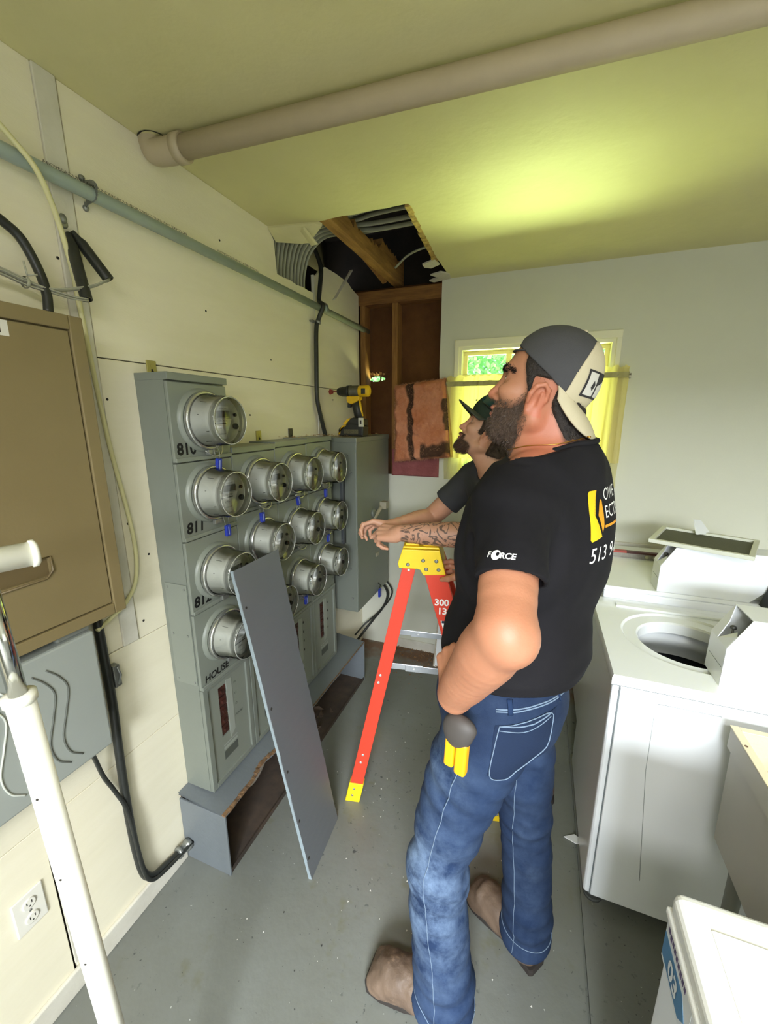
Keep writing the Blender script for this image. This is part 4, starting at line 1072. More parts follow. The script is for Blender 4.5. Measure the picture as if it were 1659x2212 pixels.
# spreaders on both sides
for o in (0.012, far_off(0.69) - 0.035):
    b = B()
    b.prism([L3(s, z, o) for (s, z) in ((0.158, 0.692), (0.172, 0.692), (0.172, 0.670), (0.158, 0.670))], LN * 0.014)
    b.prism([L3(s, z, o) for (s, z) in ((0.172, 0.694), (0.30, 0.690), (0.30, 0.666), (0.172, 0.668))], LN * 0.004)
    sp = b.build('spreader', m_al, ld, bevel=0.001)
    b = B(); b.prism([L3(s, z, o - .004) for (s, z) in ((0.23, 0.692), (0.41, 0.686), (0.41, 0.660), (0.23, 0.664))], LN * 0.004); b.build('spreader_arm', m_al, sp, bevel=0.001)
    for s in (0.265, 0.17, 0.40):
        k = B(); k.lathe([(0.005, 0), (0.004, .0015)], L3(s, 0.678, o - .004), -LN, 8); k.build('rivet', M('rivet_steel', 'd8d8d4', 0.25, .6), sp)
# steps on the front rails and rear braces
for z in (0.28, 0.56, 0.84):
    s = 0.612 + (0.290 - 0.612) * z / ZT
    b = B(); b.prism([L3(s + a, z, .004) for a in (.004, .080)] + [L3(s + .080, z + .022, .004), L3(s + .004, z + .022, .004)], LN * (far_off(z) - .008)); b.build('step', m_al, ld, bevel=0.002)
for z in (0.32, 0.9):
    s = -0.024 + 0.24 * z / ZT
    b = B(); b.prism([L3(s + a, zz, .004) for (a, zz) in ((.036, z), (.040, z), (.046, z + .025), (.042, z + .025))], LN * (far_off(z) - .008)); b.build('rear_brace', m_al, ld)
# rating sticker on the front rail
def rail_s(z): return 0.612 + (0.290 - 0.612) * z / ZT
m_white = M('print_white', 'f2f2ee', 0.5)
k = B()
k.text('*300', 0.036, L3(rail_s(.975) + .036, .975, -.0012), LE, (0, 0, 1)); k.text('*136', 0.036, L3(rail_s(.940) + .040, .940, -.0012), LE, (0, 0, 1)); k.build('rating_print', m_white, r2)
k = B(); k.prism([L3(rail_s(z) + a, z, -.0006) for (a, z) in ((.012, .90), (.066, .90), (.066, .70), (.012, .70))], -LN * .0006); lb = k.build('warning_label', m_white, r2)
for q in range(4):
    z = .886 - q * .032
    k = B(); k.prism([L3(rail_s(z) + a, zz, -.0014) for (a, zz) in ((.012, z + .014), (.066, z + .014), (.066, z + .004), (.012, z + .004))], -LN * .0004); k.build('label_bar', M('label_navy', '22283f', .5), lb)
    k = B(); k.prism([L3(rail_s(z) + a, zz, -.0014) for (a, zz) in ((.022, z), (.034, z), (.034, z - .010), (.022, z - .010))], -LN * .0004); k.build('label_icon', M('label_navy', '22283f', .5), lb)

# ------------------------------------------------------------------ cordless drill on the cabinet top
m_dy = M('drill_yellow', 'e6b81c', 0.42, var=(30, .3), var_col='c99a12')
m_dk = M('drill_black', '23231f', 0.5, var=(60, .4), var_col='36352f')
dl = thing('cordless_drill', (0.16, 2.15, 1.546), 'yellow and black cordless drill standing on the cabinet top', 'drill')
DY = 2.15
def dbox(x0, x1, z0, z1, w, name, m, par=dl, bev=0.006):
    b = B(); b.box((x0, DY - w / 2, z0), (x1, DY + w / 2, z1)); return b.build(name, m, par, bevel=bev, seg=3)
b = B(); b.prism([(x, DY - .040, z) for (x, z) in ((0.078, 1.548), (0.228, 1.548), (0.232, 1.60), (0.205, 1.612), (0.150, 1.618), (0.100, 1.606), (0.074, 1.585))], (0, .08, 0)); bat = b.build('battery', m_dk, dl, bevel=0.008, seg=3)
b = B(); b.prism([(x, DY - .0425, z) for (x, z) in ((0.072, 1.556), (0.100, 1.606), (0.128, 1.612), (0.120, 1.600), (0.092, 1.585), (0.088, 1.556))], (0, .085, 0)); b.build('battery_trim', m_dy, bat, bevel=0.003)
b = B(); b.box((0.11, DY - .0415, 1.562), (0.20, DY - .0405, 1.585)); b.build('battery_label', M('drill_label', '6a6446', .5, var=(200, .8), var_col='2a2a24'), bat)
b = B(); b.prism([(x, DY - .036, z) for (x, z) in ((0.112, 1.612), (0.232, 1.606), (0.228, 1.640), (0.170, 1.650), (0.135, 1.642))], (0, .072, 0)); b.build('foot', m_dk, dl, bevel=0.006, seg=3)
b = B(); b.prism([(x, DY - .037, z) for (x, z) in ((0.100, 1.612), (0.130, 1.642), (0.150, 1.648), (0.150, 1.640), (0.122, 1.612))], (0, .074, 0)); b.build('foot_trim', m_dy, dl, bevel=0.003)
b = B(); b.box((0.203, DY - .044, 1.60), (0.232, DY - .034, 1.648)); b.box((0.212, DY - .0445, 1.615), (0.222, DY - .0435, 1.635), 1); b.build('belt_hook', [M('hook_white', 'c9c6b4', .4), m_dk], dl, bevel=0.003)
b = B(); b.tube([(0.192, DY, 1.635), (0.178, DY, 1.69), (0.166, DY, 1.748)], [0.021, 0.019, 0.021], 14, flat=1.25); b.build('grip', m_dk, dl)
b = B(); b.tube([(0.205, DY, 1.655), (0.192, DY, 1.70), (0.182, DY, 1.745)], [0.007, 0.009, 0.010], 10, flat=1.6); b.build('grip_spine', m_dy, dl)
b = B(); b.prism([(x, DY - .014, z) for (x, z) in ((0.122, 1.705), (0.140, 1.705), (0.148, 1.735), (0.124, 1.735))], (0, .028, 0)); b.build('trigger', m_dk, dl, bevel=0.004)
b = B(); b.prism([(x, DY - .024, z) for (x, z) in ((0.122, 1.748), (0.125, 1.732), (0.150, 1.722), (0.175, 1.73), (0.20, 1.748), (0.200, 1.765), (0.122, 1.765))], (0, .048, 0)); b.build('collar', m_dy, dl, bevel=0.005, seg=3)
b = B(); b.lathe([(0.026, 0), (0.030, .004), (0.031, .055), (0.026, .062), (0.014, .066)], (0.190, DY, 1.792), (1, 0, 0), 20); b.build('motor_housing', m_dy, dl)
b = B(); b.box((0.215, DY - .0325, 1.775), (0.24, DY - .029, 1.805)); b.build('vent', m_dk, dl, bevel=0.002)
b = B(); b.lathe([(0.0335, 0), (0.0335, .006), (0.031, .010), (0.031, .052), (0.029, .056)], (0.138, DY, 1.792), (1, 0, 0), 18); b.build('gear_case', M('drill_grey', '5d5842', .5, var=(60, .5), var_col='3a372b'), dl)
b = B(); b.lathe([(0.010, 0), (0.019, .006), (0.023, .018), (0.0245, .030), (0.027, .032), (0.0275, .060), (0.032, .063), (0.033, .078)], (0.056, DY, 1.792), (1, 0, 0), 18); b.build('chuck', m_dk, dl)
bt_ = thing('paddle_bit', (-0.0, DY, 1.792), 'red spade bit held in the drill chuck', 'bit')
b = B(); b.cyl((0.060, DY, 1.792), (-0.03, DY, 1.792), 0.0032, 8)
b.build('shank', M('bit_red', '7e2a20', .5), bt_)
b = B(); b.prism([(x + .008, DY - .0015, z) for (x, z) in ((-0.028, 1.783), (-0.050, 1.776), (-0.058, 1.792), (-0.050, 1.808), (-0.028, 1.801))], (0, .003, 0)); b.build('blade', M('bit_red', '7e2a20', .5), bt_)
for o in (bt_,): o.location = (0.05, 0, 0); o.location = (0.05 - 0.0, DY, 1.792)

# ------------------------------------------------------------------ insulation batt hanging out of the wall, pink facing below it
m_ins = M('pink_insulation', 'c98a6a', 0.95, var=(7, .8), var_col='b2673f', bump=(45, 0.9))
m_insd = M('dark_insulation', '3b2c20', 0.95, var=(30, .7), var_col='1d1510', bump=(60, .9))
def insulation_material():
    m = M('insulation_batt', 'cf8f6f', 0.95, var=(6, .9), var_col='b4673c', bump=(38, 1.0), wear=(70, .72, 'e0b59a'))
    nt = m.node_tree; b = nt.nodes['Principled BSDF']
    src = b.inputs['Base Color'].links[0].from_socket
    at = nt.nodes.new('ShaderNodeAttribute'); at.attribute_name = 'dark_streak'
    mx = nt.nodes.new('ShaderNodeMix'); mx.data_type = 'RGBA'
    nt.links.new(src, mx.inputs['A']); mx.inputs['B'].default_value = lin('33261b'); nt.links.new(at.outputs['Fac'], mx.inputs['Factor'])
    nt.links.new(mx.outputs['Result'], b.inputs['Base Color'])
    return m
ib = thing('insulation_batt', (0.44, 2.5, 1.37), 'torn pink insulation batt with black streaks hanging out of the opened wall', 'insulation')
NU, NW = 70, 90
cor = [Vector((0.288, 2.478, 1.375)), Vector((0.640, 2.492, 1.412)), Vector((0.588, 2.535, 1.880)), Vector((0.275, 2.515, 1.842))]
vs = []; fs = []; sc = []
def batt_p(u, v):
    p = (cor[0] * (1 - u) + cor[1] * u) * (1 - v) + (cor[3] * (1 - u) + cor[2] * u) * v
    return p
for side in (0, 1):
    for k in range(NW + 1):
        for i in range(NU + 1):
            u = i / NU; v = k / NW
            p = batt_p(u, v)
            p.x += 0.012 * mnoise.noise(Vector((3, v * 7, side))) * (1 if u < .5 else .3) + (0.006 * mnoise.noise(Vector((9, v * 40, side))) if u in (0, 1) else 0)
            p.z += 0.010 * mnoise.noise(Vector((u * 8, 4, 2))) * (1 - v) * .6 + (0.008 * mnoise.noise(Vector((u * 40, 7, side))) if v in (0, 1) else 0)
            ed = min(u / .08, (1 - u) / .06, v / .05, (1 - v) / .06, 1)
            bul = 0.030 * (1 - (1 - ed) ** 2) if side == 0 else 0.0
            crease = -0.028 * math.exp(-((u - 0.30 - .06 * (1 - v) + .03 * math.sin(v * 5)) / 0.035) ** 2)
            n = 0.014 * mnoise.noise(p * 16) + 0.007 * mnoise.noise(p * 45) + 0.004 * mnoise.noise(p * 110)
            p.y += (-(bul + n * min(1, ed + .3) + crease) if side == 0 else 0.05)
            vs.append(p)
            s_ = 0  # near-black tone along the crease, a low band and the right edge
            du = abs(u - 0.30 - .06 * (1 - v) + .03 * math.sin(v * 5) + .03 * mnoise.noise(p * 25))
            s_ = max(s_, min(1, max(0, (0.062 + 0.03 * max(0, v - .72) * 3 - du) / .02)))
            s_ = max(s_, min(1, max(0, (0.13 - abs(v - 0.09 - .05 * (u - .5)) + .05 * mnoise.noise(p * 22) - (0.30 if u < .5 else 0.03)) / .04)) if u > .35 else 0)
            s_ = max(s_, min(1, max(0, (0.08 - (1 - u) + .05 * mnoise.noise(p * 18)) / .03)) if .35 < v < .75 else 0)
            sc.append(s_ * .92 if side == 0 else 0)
o1 = (NU + 1) * (NW + 1)
for k in range(NW):
    for i in range(NU):
        a_ = k * (NU + 1) + i
        fs.append((a_, a_ + 1, a_ + NU + 2, a_ + NU + 1)); fs.append((o1 + a_, o1 + a_ + NU + 1, o1 + a_ + NU + 2, o1 + a_ + 1))
for i in range(NU):
    fs.append((i + 1, i, o1 + i, o1 + i + 1)); t_ = NW * (NU + 1) + i; fs.append((t_, t_ + 1, o1 + t_ + 1, o1 + t_))
for k in range(NW):
    a_ = k * (NU + 1); fs.append((a_, a_ + NU + 1, o1 + a_ + NU + 1, o1 + a_)); c_ = a_ + NU; fs.append((c_ + NU + 1, c_, o1 + c_, o1 + c_ + NU + 1))
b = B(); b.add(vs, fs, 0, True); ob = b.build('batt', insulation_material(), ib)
at = ob.data.attributes.new('dark_streak', 'FLOAT', 'POINT'); at.data.foreach_set('value', sc)
b = B(); rr2 = random.Random(9)
for k in range(2600):
    u = rr2.random(); v = rr2.random()
    if rr2.random() < .45:
        u, v = rr2.choice(((0.0, v), (1.0, v), (u, 0.0), (u, 1.0)))
    p = batt_p(u, v); p.y -= 0.030 * min(1, min(u, 1 - u, v, 1 - v) / .06) if 0 < u < 1 and 0 < v < 1 else -.01 * rr2.random()
    d = Vector((rr2.gauss(0, .8) + (u - .5) * 1.6, -abs(rr2.gauss(.3, .4)), rr2.gauss(0, .8) + (v - .5) * 1.2)).normalized(); L = rr2.uniform(.006, .016); e_ = d.orthogonal().normalized() * .0006
    b.add([p - e_, p + e_, p + d * L], [(0, 1, 2)])
tag(b.build('loose_fibres', M('ins_fibres', 'd09a78', .9), ib), kind='stuff')
b = B(); g = []
for k in range(41):
    v = k / 40; p = batt_p(1, v); g += [p + Vector((0.004, 0.0, 0)), p + Vector((0.012 + .003 * math.sin(v * 9), 0.03, 0)), p + Vector((0.010, 0.055, 0))]
b.add(g, [(k * 3 + a, k * 3 + a + 1, k * 3 + a + 4, k * 3 + a + 3) for k in range(40) for a in (0, 1)], 0, True); b.build('kraft_paper', M('kraft_paper', 'b99a58', .8, var=(30, .5), var_col='8d6e37'), ib)
b = B(); NP = 24; vs = []; fs = []
for k in range(13):
    for i in range(NP + 1):
        x = 0.236 + 0.318 * i / NP; z = 1.272 + 0.175 * k / 12
        vs.append((x, 2.574 - 0.008 * mnoise.noise(Vector((x * 14, 0, 0))) - .003 * math.sin(x * 60), z))
for k in range(12):
    for i in range(NP):
        a_ = k * (NP + 1) + i; fs.append((a_, a_ + 1, a_ + NP + 2, a_ + NP + 1))
b.add(vs, fs, 0, True)
pf = tag(b.build('pink_insulation_flap', M('pink_flap', '9c5a58', .9, var=(9, .8), var_col='7a3f40', bump=(60, .6))), 'dusty pink insulation strip on the wall below the torn batt', 'insulation')
md = pf.modifiers.new('t', 'SOLIDIFY'); md.thickness = 0.006

# ------------------------------------------------------------------ white sheet and debris by the back wall
ws = thing('white_sheet', (0.80, 2.45, 0.0), 'white board standing against the back wall behind the ladder', 'board')
b = B(); b.prism([(0.597, 2.425, 0.0), (1.06, 2.46, 0.0), (1.06, 2.572, 0.62), (0.605, 2.565, 0.60)], (0, 0.011, 0)); b.build('sheet', M('white_board', 'f0f2f4', .5, bump=(30, .05)), ws)
b = B(); b.prism([(0.590, 2.424, 0.0), (0.600, 2.424, 0.0), (0.610, 2.563, 0.60), (0.602, 2.563, 0.60)], (0, 0.011, 0)); b.build('torn_paper_edge', M('board_edge', 'c8c0ae', .8, var=(60, .6), var_col='8a7a64'), ws)
b = B(); rr3 = random.Random(11)
for k in range(900):
    x = rr3.uniform(0.23, 1.25); y = 2.57 - abs(rr3.gauss(0, .14)); L = rr3.uniform(.004, .02); a = rr3.random() * 6.28
    if y < 1.3: continue
    z = rr3.uniform(.001, .010)
    b.add([(x, y, z), (x + L * math.cos(a), y + L * math.sin(a), z), (x + L * .7 * math.cos(a + .7), y + L * .7 * math.sin(a + .7), z + L * .3)], [(0, 1, 2)])
tag(b.build('floor_debris', M('brown_debris', '6e4a2c', .9, var=(60, .8), var_col='a8855a')), 'brown sawdust and chips along the foot of the back wall', 'debris', kind='stuff')
b = B()
for k in range(130):
    x = rr3.uniform(0.35, 1.3); y = rr3.uniform(0.7, 2.2); L = rr3.uniform(.002, .006); a = rr3.random() * 6.28
    b.prism([(x, y, 0.0005), (x + L * math.cos(a), y + L * math.sin(a), .0005), (x + L * math.cos(a + 1), y + L * math.sin(a + 1), .0005)], (0, 0, L * .25), rr3.choice((0, 0, 1)))
tag(b.build('plaster_crumbs', [M('crumb_white', 'd5d3cc', .9), M('crumb_dark', '3c3d3a', .9)]), 'small plaster and dirt crumbs scattered on the grey floor', 'crumbs', kind='stuff')
b = B(); b.prism([(1.370, 1.478, 0.001), (1.41, 1.502, .001), (1.445, 1.484, .001), (1.415, 1.464, .001)], (0, 0, .004)); tag(b.build('paper_scrap', M('paper_scrap', 'e9e9e6', .7)), 'white paper scrap on the floor joint beside the washer', 'paper')

# ------------------------------------------------------------------ top-load washer
m_enam = M('washer_enamel', 'f0f3f3', 0.22, var=(2, .25), var_col='eaeded', bump=(30, .015), coat=.3)
m_enam2 = M('washer_front', 'eceff1', 0.3, var=(3, .25), var_col='e4e8ea', coat=.2)
m_joint = M('enamel_joint', '6f7678', 0.6)
wm = thing('washing_machine', (1.75, 1.57, 0.0), 'white top-load washer with open round drum behind the near worker', 'washer')
WX0, WX1, WY0, WY1, WZ = 1.412, 2.10, 1.25, 1.855, 0.90
b = B(); b.box((WX0 + .004, WY0 + .006, 0.045), (WX1 - .004, WY1, 0.868)); k_ = [i for i, f_ in enumerate(b.f) if f_ != (4, 5, 6, 7)]
b.f = [b.f[i] for i in k_]; b.mi = [b.mi[i] for i in k_]; b.sm = [b.sm[i] for i in k_]; body = b.build('body', m_enam2, wm, bevel=0.012, seg=3)
b = B(); b.box((WX0 + .026, WY0, 0.05), (WX1 - .026, WY0 + .008, 0.862)); b.build('front_panel', m_enam2, wm, bevel=0.006, seg=3)
b = B(); b.box((WX0 + .0225, WY0 + .003, 0.05), (WX0 + .026, WY0 + .008, 0.866)); b.box((WX0, WY0 + .004, .8655), (WX1, WY0 + .01, .869)); b.build('panel_gap', m_joint, wm)
b = B(); b.tube([(1.536, WY0 - .0002, .834), (1.69, WY0 - .0002, .835)], .0012, 4); b.tube([(1.532, WY0 - .0002, .80), (1.535, WY0 - .0002, .6), (1.57, WY0 - .0002, .18)], .0009, 4); b.build('panel_crease', M('crease_grey', 'a9aeb0', .5), wm)
# lid deck with a round opening
cx, cy, rx, ry = 1.685, 1.556, 0.148, 0.148
NR = 56
b = B(); outer = []; per = []
def rect_pt(a):
    c_, s_ = math.cos(a), math.sin(a)
    k1 = min(((WX1 - cx) / c_) if c_ > 1e-6 else ((WX0 - cx) / c_) if c_ < -1e-6 else 1e9, ((WY1 - cy) / s_) if s_ > 1e-6 else ((WY0 - cy) / s_) if s_ < -1e-6 else 1e9)
    return (cx + c_ * k1, cy + s_ * k1)
angs = sorted([2 * PI * k / NR for k in range(NR)] + [math.atan2(y - cy, x - cx) % (2 * PI) for x in (WX0, WX1) for y in (WY0, WY1)])
n = len(angs)
rings = [[(*rect_pt(a), 0.870) for a in angs], [(*rect_pt(a), WZ - .008) for a in angs],
         [(cx + (rect_pt(a)[0] - cx) * .985, cy + (rect_pt(a)[1] - cy) * .985, WZ) for a in angs],
         [(cx + math.cos(a) * (rx + .055), cy + math.sin(a) * (ry + .055) , WZ) for a in angs],
         [(cx + math.cos(a) * (rx + .048), cy + math.sin(a) * (ry + .048), WZ - .007) for a in angs],
         [(cx + math.cos(a) * (rx + .006), cy + math.sin(a) * (ry + .006), WZ - .010) for a in angs],
         [(cx + math.cos(a) * rx, cy + math.sin(a) * ry, WZ - .016) for a in angs],
         [(cx + math.cos(a) * (rx - .002), cy + math.sin(a) * (ry - .002), WZ - .05) for a in angs]]
vs = [p for r_ in rings for p in r_]; fs = []
for k in range(len(rings) - 1):
    for i in range(n):
        j = (i + 1) % n
        fs.append((k * n + i, k * n + j, (k + 1) * n + j, (k + 1) * n + i))
b.add(vs, fs, 0, True); dk = b.build('deck', m_enam, wm)
md = dk.modifiers.new('es', 'EDGE_SPLIT'); md.split_angle = R(38)
b = B(); b.box((cx - .19, 1.765, WZ - .001), (cx + .21, 1.80, WZ + .008)); b.build('lid_hinge_ridge', m_enam, wm, bevel=.006, seg=3)
b = B(); b.lathe([(0.150, -.05), (0.185, -.052), (0.185, -.085), (0.178, -.09), (0.178, -.115), (0.185, -.12), (0.19, -.16)], (cx, cy, WZ), (0, 0, 1), 48, closed=True); b.build('tub_ring', M('tub_plastic', 'd9dcdc', .3), wm)
b = B(); b.lathe([(0.205, -.12), (0.21, -.19), (0.215, -.36), (0.0, -.37)], (cx, cy, WZ), (0, 0, 1), 40, closed=True); b.build('drum', M('drum_dark', '34383b', .35, .4, wear=(150, .70, 'a5a8a8')), wm)
b = B(); b.lathe([(0.07, -.37), (0.05, -.30), (0.035, -.2), (0.03, -.12), (0.0, -.115)], (cx, cy, WZ), (0, 0, 1), 20, closed=True); b.build('agitator', M('agitator_dark', '3f4447', .4), wm)
for (x, y) in ((1.455, 1.30), (2.05, 1.30), (1.455, 1.80), (2.05, 1.80), ):
    b = B(); b.cyl((x, y, 0.0), (x, y, 0.05), 0.022, 12); b.cyl((x, y, 0.0), (x, y, 0.012), 0.032, 12); b.build('foot', M('rubber_foot', '4a4c48', .8), wm)

def housing(name, x0, x1, y0, y1, z0, h, label, chx, chz, xr_low):
    """sheet-metal control housing: box with its upper left edge chamfered, rear half of the chamfer cut open"""
    t = thing(name, ((x0 + x1) / 2, (y0 + y1) / 2, z0), label, 'housing', 'white control housings on the washers')
    z0 += 0.0005
    prof = [(x0, z0), (x0, z0 + h - chz), (x0 + chx, z0 + h), (x1, z0 + h), (x1, z0 + .10), (xr_low, z0)]
    b = B(); b.prism([(p[0], y0, p[1]) for p in prof], (0, .004, 0)); b.build('front_panel', m_enam2, t, bevel=0.0015)
    b = B(); b.prism([(p[0], y1 - .004, p[1]) for p in prof], (0, .004, 0)); b.build('back_panel', m_enam2, t)
    b = B()
    b.box((x0, y0 + .004, z0), (x0 + .002, y1 - .004, z0 + h - chz))
    b.build('left_side', m_enam2, t)
    ym = (y0 + y1) / 2 + .012
    b = B(); b.prism([(x0, ym, z0 + h - chz), (x0, y1 - .004, z0 + h - chz), (x0 + chx, y1 - .004, z0 + h), (x0 + chx * .55, ym + .01, z0 + h - chz * .45)], (.002, 0, -.002))
    b.prism([(x0, y0 + .004, z0 + h - chz), (x0, ym, z0 + h - chz), (x0 + chx * .62, y0 + .03, z0 + h - chz * .55), (x0 + chx * .40, y0 + .004, z0 + h - chz * .6)], (.002, 0, -.002)); b.build('chamfer_panel', m_enam2, t)
    b = B(); b.box((x0 + chx, y0 + .004, z0 + h - .002), (x1, y1 - .004, z0 + h)); b.build('top_panel', m_enam2, t)
    b = B(); b.box((x0 + .02, y0 + .012, z0 + .01), (x1 - .02, y1 - .012, z0 + h - chz - .01)); b.build('inner_tray', M('housing_inside', '8e9288', .5), t)
    b = B(); xq = x0 + chx * .62; b.cyl((xq, (y0 + y1) / 2, z0 + h - chz - .02), (xq, (y0 + y1) / 2, z0 + h - chz * .55), .003, 8); b.lathe([(.008, 0), (.008, .006), (.005, .009)], (xq, (y0 + y1) / 2, z0 + h - chz * .58), (0, 0, 1), 10); b.build('screw', M('screw_dark', '4a4a44', .4, .4), t)
    for z in (z0 + .055,):
        b = B(); b.box((x0 - .0006, y0 + .01, z), (x0, y1 - .01, z + .0012)); b.build('fold_line', m_joint, t)
    return t
housing('control_housing', 1.688, 2.02, 1.298, 1.412, WZ, 0.211, 'white metal control housing on the washer deck in front of the drum', .046, .093, 2.0)
# second appliance behind, level, housing and screen on top of it
ap = thing('dryer', (1.85, 2.2, 0.0), 'white appliance with a flat top between the washer and the back wall', 'appliance')
b = B(); b.box((1.46, 1.862, 0.03), (2.30, 2.50, 0.930)); b.build('body', m_enam2, ap, bevel=.008)
b = B(); b.box((1.43, 1.862, 0.930), (2.30, 2.52, 0.9495)); b.build('top_panel', m_enam, ap, bevel=.005)
for (x, y) in ((1.52, 1.92), (2.2, 1.92), (1.52, 2.45), (2.2, 2.45)):
    b = B(); b.cyl((x, y, 0), (x, y, .035), .02, 10); b.build('foot', M('rubber_foot', '4a4c48', .8), ap)
housing('control_housing', 1.652, 2.05, 1.866, 1.968, 0.9495, 0.193, 'white metal control housing at the back, under the dark framed screen', .044, .082, 1.96)
lv = thing('spirit_level', (1.60, 2.30, 0.9495), 'red and grey spirit level lying behind the washer', 'level')
b = B(); b.box((1.35, 2.292, 0.9495), (1.86, 2.308, 0.975)); b.box((1.35, 2.287, 0.9495), (1.86, 2.313, 0.954)); b.build('beam', M('level_grey', '9a968c', .45, .3, var=(40, .5), var_col='7b776c'), lv)
b = B(); b.box((1.35, 2.287, 0.976), (1.61, 2.313, 0.986)); b.build('red_flange', M('level_red', 'a8453a', .45), lv)
b = B(); b.box((1.61, 2.287, 0.976), (1.86, 2.313, 0.986)); b.build('dark_flange', M('level_dark', '4c2420', .5), lv)
for x in (1.70, 1.735):
    b = B(); b.lathe([(.010, 0), (.008, .002)], (x, 2.287, .964), (0, -1, 0), 12); b.build('vial', M('vial', 'b7b49c', .2), lv)
sf = thing('screen_frame', (1.80, 1.93, 1.145), 'dark screen in a white frame resting on the back control housing', 'screen')
mt = Matrix.Translation((1.805, 1.945, 1.152)) @ Matrix.Rotation(R(-24), 4, 'Z') @ Matrix.Rotation(R(2), 4, 'X')
b = B(); a_ = .165; c_ = .125
for (p, q) in (((-a_, -c_, 0), (a_, -c_ + .018, .016)), ((-a_, c_ - .018, 0), (a_, c_, .016)), ((-a_, -c_ + .018, 0), (-a_ + .018, c_ - .018, .016)), ((a_ - .018, -c_ + .018, 0), (a_, c_ - .018, .016))): b.box(p, q, 0, mt)
b.build('frame', M('screen_frame_white', 'd3d5c4', .45, wear=(80, .7, '9a9a88')), sf, bevel=.002)
b = B(); b.box((-a_ + .016, -c_ + .016, .002), (a_ - .016, c_ - .016, .006), 0, mt); b.build('mesh', M('screen_dark', '55573f', .6, var=(200, .6), var_col='3f402f'), sf)
fl_ = thing('filter_strip', (1.99, 1.80, 0.95), 'black strip in a white frame leaning at the right of the back housing', 'filter')
b = B(); mt2 = Matrix.Translation((1.985, 1.835, .9515)) @ Matrix.Rotation(R(14), 4, 'Y')
b.box((0, -.03, 0), (.012, .02, .15), 0, mt2); b.build('black_strip', M('filter_black', '2a2d2c', .7), fl_)
b = B(); b.box((.012, -.034, 0), (.05, .02, .155), 0, mt2); b.build('frame', m_enam, fl_)
tag(fl_, 'black strip in a white frame leaning at the right of the back housing')
tp = B(); tp.prism([(1.80, 2.02, 1.168), (1.86, 2.06, 1.168), (1.83, 2.10, 1.215), (1.80, 2.08, 1.22)], (.004, -.004, 0)); tag(tp.build('metal_corner', m_enam2), 'small white metal corner poking up behind the dark screen', 'corner')
trm = B(); trm.box((1.30, D - .02, 0.905), (XR, D, 0.955)); struct(trm.build('trim_1', m_trim, bevel=.003))
# utility sink
m_sink = M('sink_plastic', 'a5a294', 0.5, var=(5, .3), var_col='98958a', wear=(60, .75, '86826f'))
m_sinkin = M('sink_inside', 'd2c6a6', 0.55, var=(9, .4), var_col='c2b48e', bump=(120, .2))
sk = thing('utility_sink', (1.98, 0.95, 0.0), 'grey plastic utility sink with cream rim in front of the washer', 'sink')
SX0, SX1, SY0, SY1, SZ = 1.688, 2.26, 0.74, 1.195, 0.85
def ring_loft(b, secs, mi=0):
    vs = []; fs = []
    for (x0, x1, y0, y1, z) in secs: vs += [(x0, y0, z), (x1, y0, z), (x1, y1, z), (x0, y1, z)]
    for k in range(len(secs) - 1):
        for i in range(4):
            j = (i + 1) % 4; fs.append((k * 4 + i, k * 4 + j, k * 4 + 4 + j, k * 4 + 4 + i))
    fs.append((3, 2, 1, 0)); m_ = (len(secs) - 1) * 4; fs.append((m_, m_ + 1, m_ + 2, m_ + 3))
    b.add(vs, fs, mi)
b = B(); ring_loft(b, [(SX0 + .05, SX1 - .05, SY0 + .05, SY1 - .05, 0.44), (SX0 + .012, SX1 - .012, SY0 + .01, SY1 - .01, 0.50), (SX0 + .008, SX1 - .008, SY0 + .006, SY1 - .006, 0.78), (SX0, SX1, SY0, SY1, 0.79), (SX0, SX1, SY0, SY1, SZ), (SX0 + .018, SX1 - .018, SY0 + .018, SY1 - .018, SZ), (SX0 + .03, SX1 - .03, SY0 + .03, SY1 - .03, 0.50)]); b.mi = [0] * len(b.mi)
bs = b.build('basin', m_sink, sk, bevel=.004)
b = B()
for (p, q) in (((SX0 - .001, SY0 - .001, SZ), (SX0 + .018, SY1 + .001, SZ + .003)), ((SX1 - .018, SY0, SZ), (SX1, SY1, SZ + .003)), ((SX0 + .018, SY0, SZ), (SX1 - .018, SY0 + .018, SZ + .003)), ((SX0 + .018, SY1 - .018, SZ), (SX1 - .018, SY1, SZ + .003))): b.box(p, q)
b.build('rim', M('sink_rim', 'e3d7b4', .45), sk, bevel=.001)
b = B()
vs = []; 
for (d_, z) in ((.0185, SZ + .001), (.032, 0.52)): vs += [(SX0 + d_, SY0 + d_, z), (SX1 - d_, SY0 + d_, z), (SX1 - d_, SY1 - d_, z), (SX0 + d_, SY1 - d_, z)]
b.add(vs, [(0, 4, 5, 1), (1, 5, 6, 2), (2, 6, 7, 3), (3, 7, 4, 0), (4, 7, 6, 5)]); b.build('basin_lining', m_sinkin, sk)
b = B(); b.tube([(SX0 + .006, 1.12, SZ - .001), (SX0 + .006, 1.12, SZ + .0035)], .004, 8); b.build('rim_mark', m_rust, sk)
for (x, y) in ((SX0 + .06, SY0 + .06), (SX1 - .06, SY0 + .06), (SX0 + .06, SY1 - .06), (SX1 - .06, SY1 - .06)):
    b = B(); b.tube([(x, y, 0.0), (x, y, 0.46)], [0.014, .02], 10); b.build('leg', M('sink_leg', '7e8078', .5), sk)

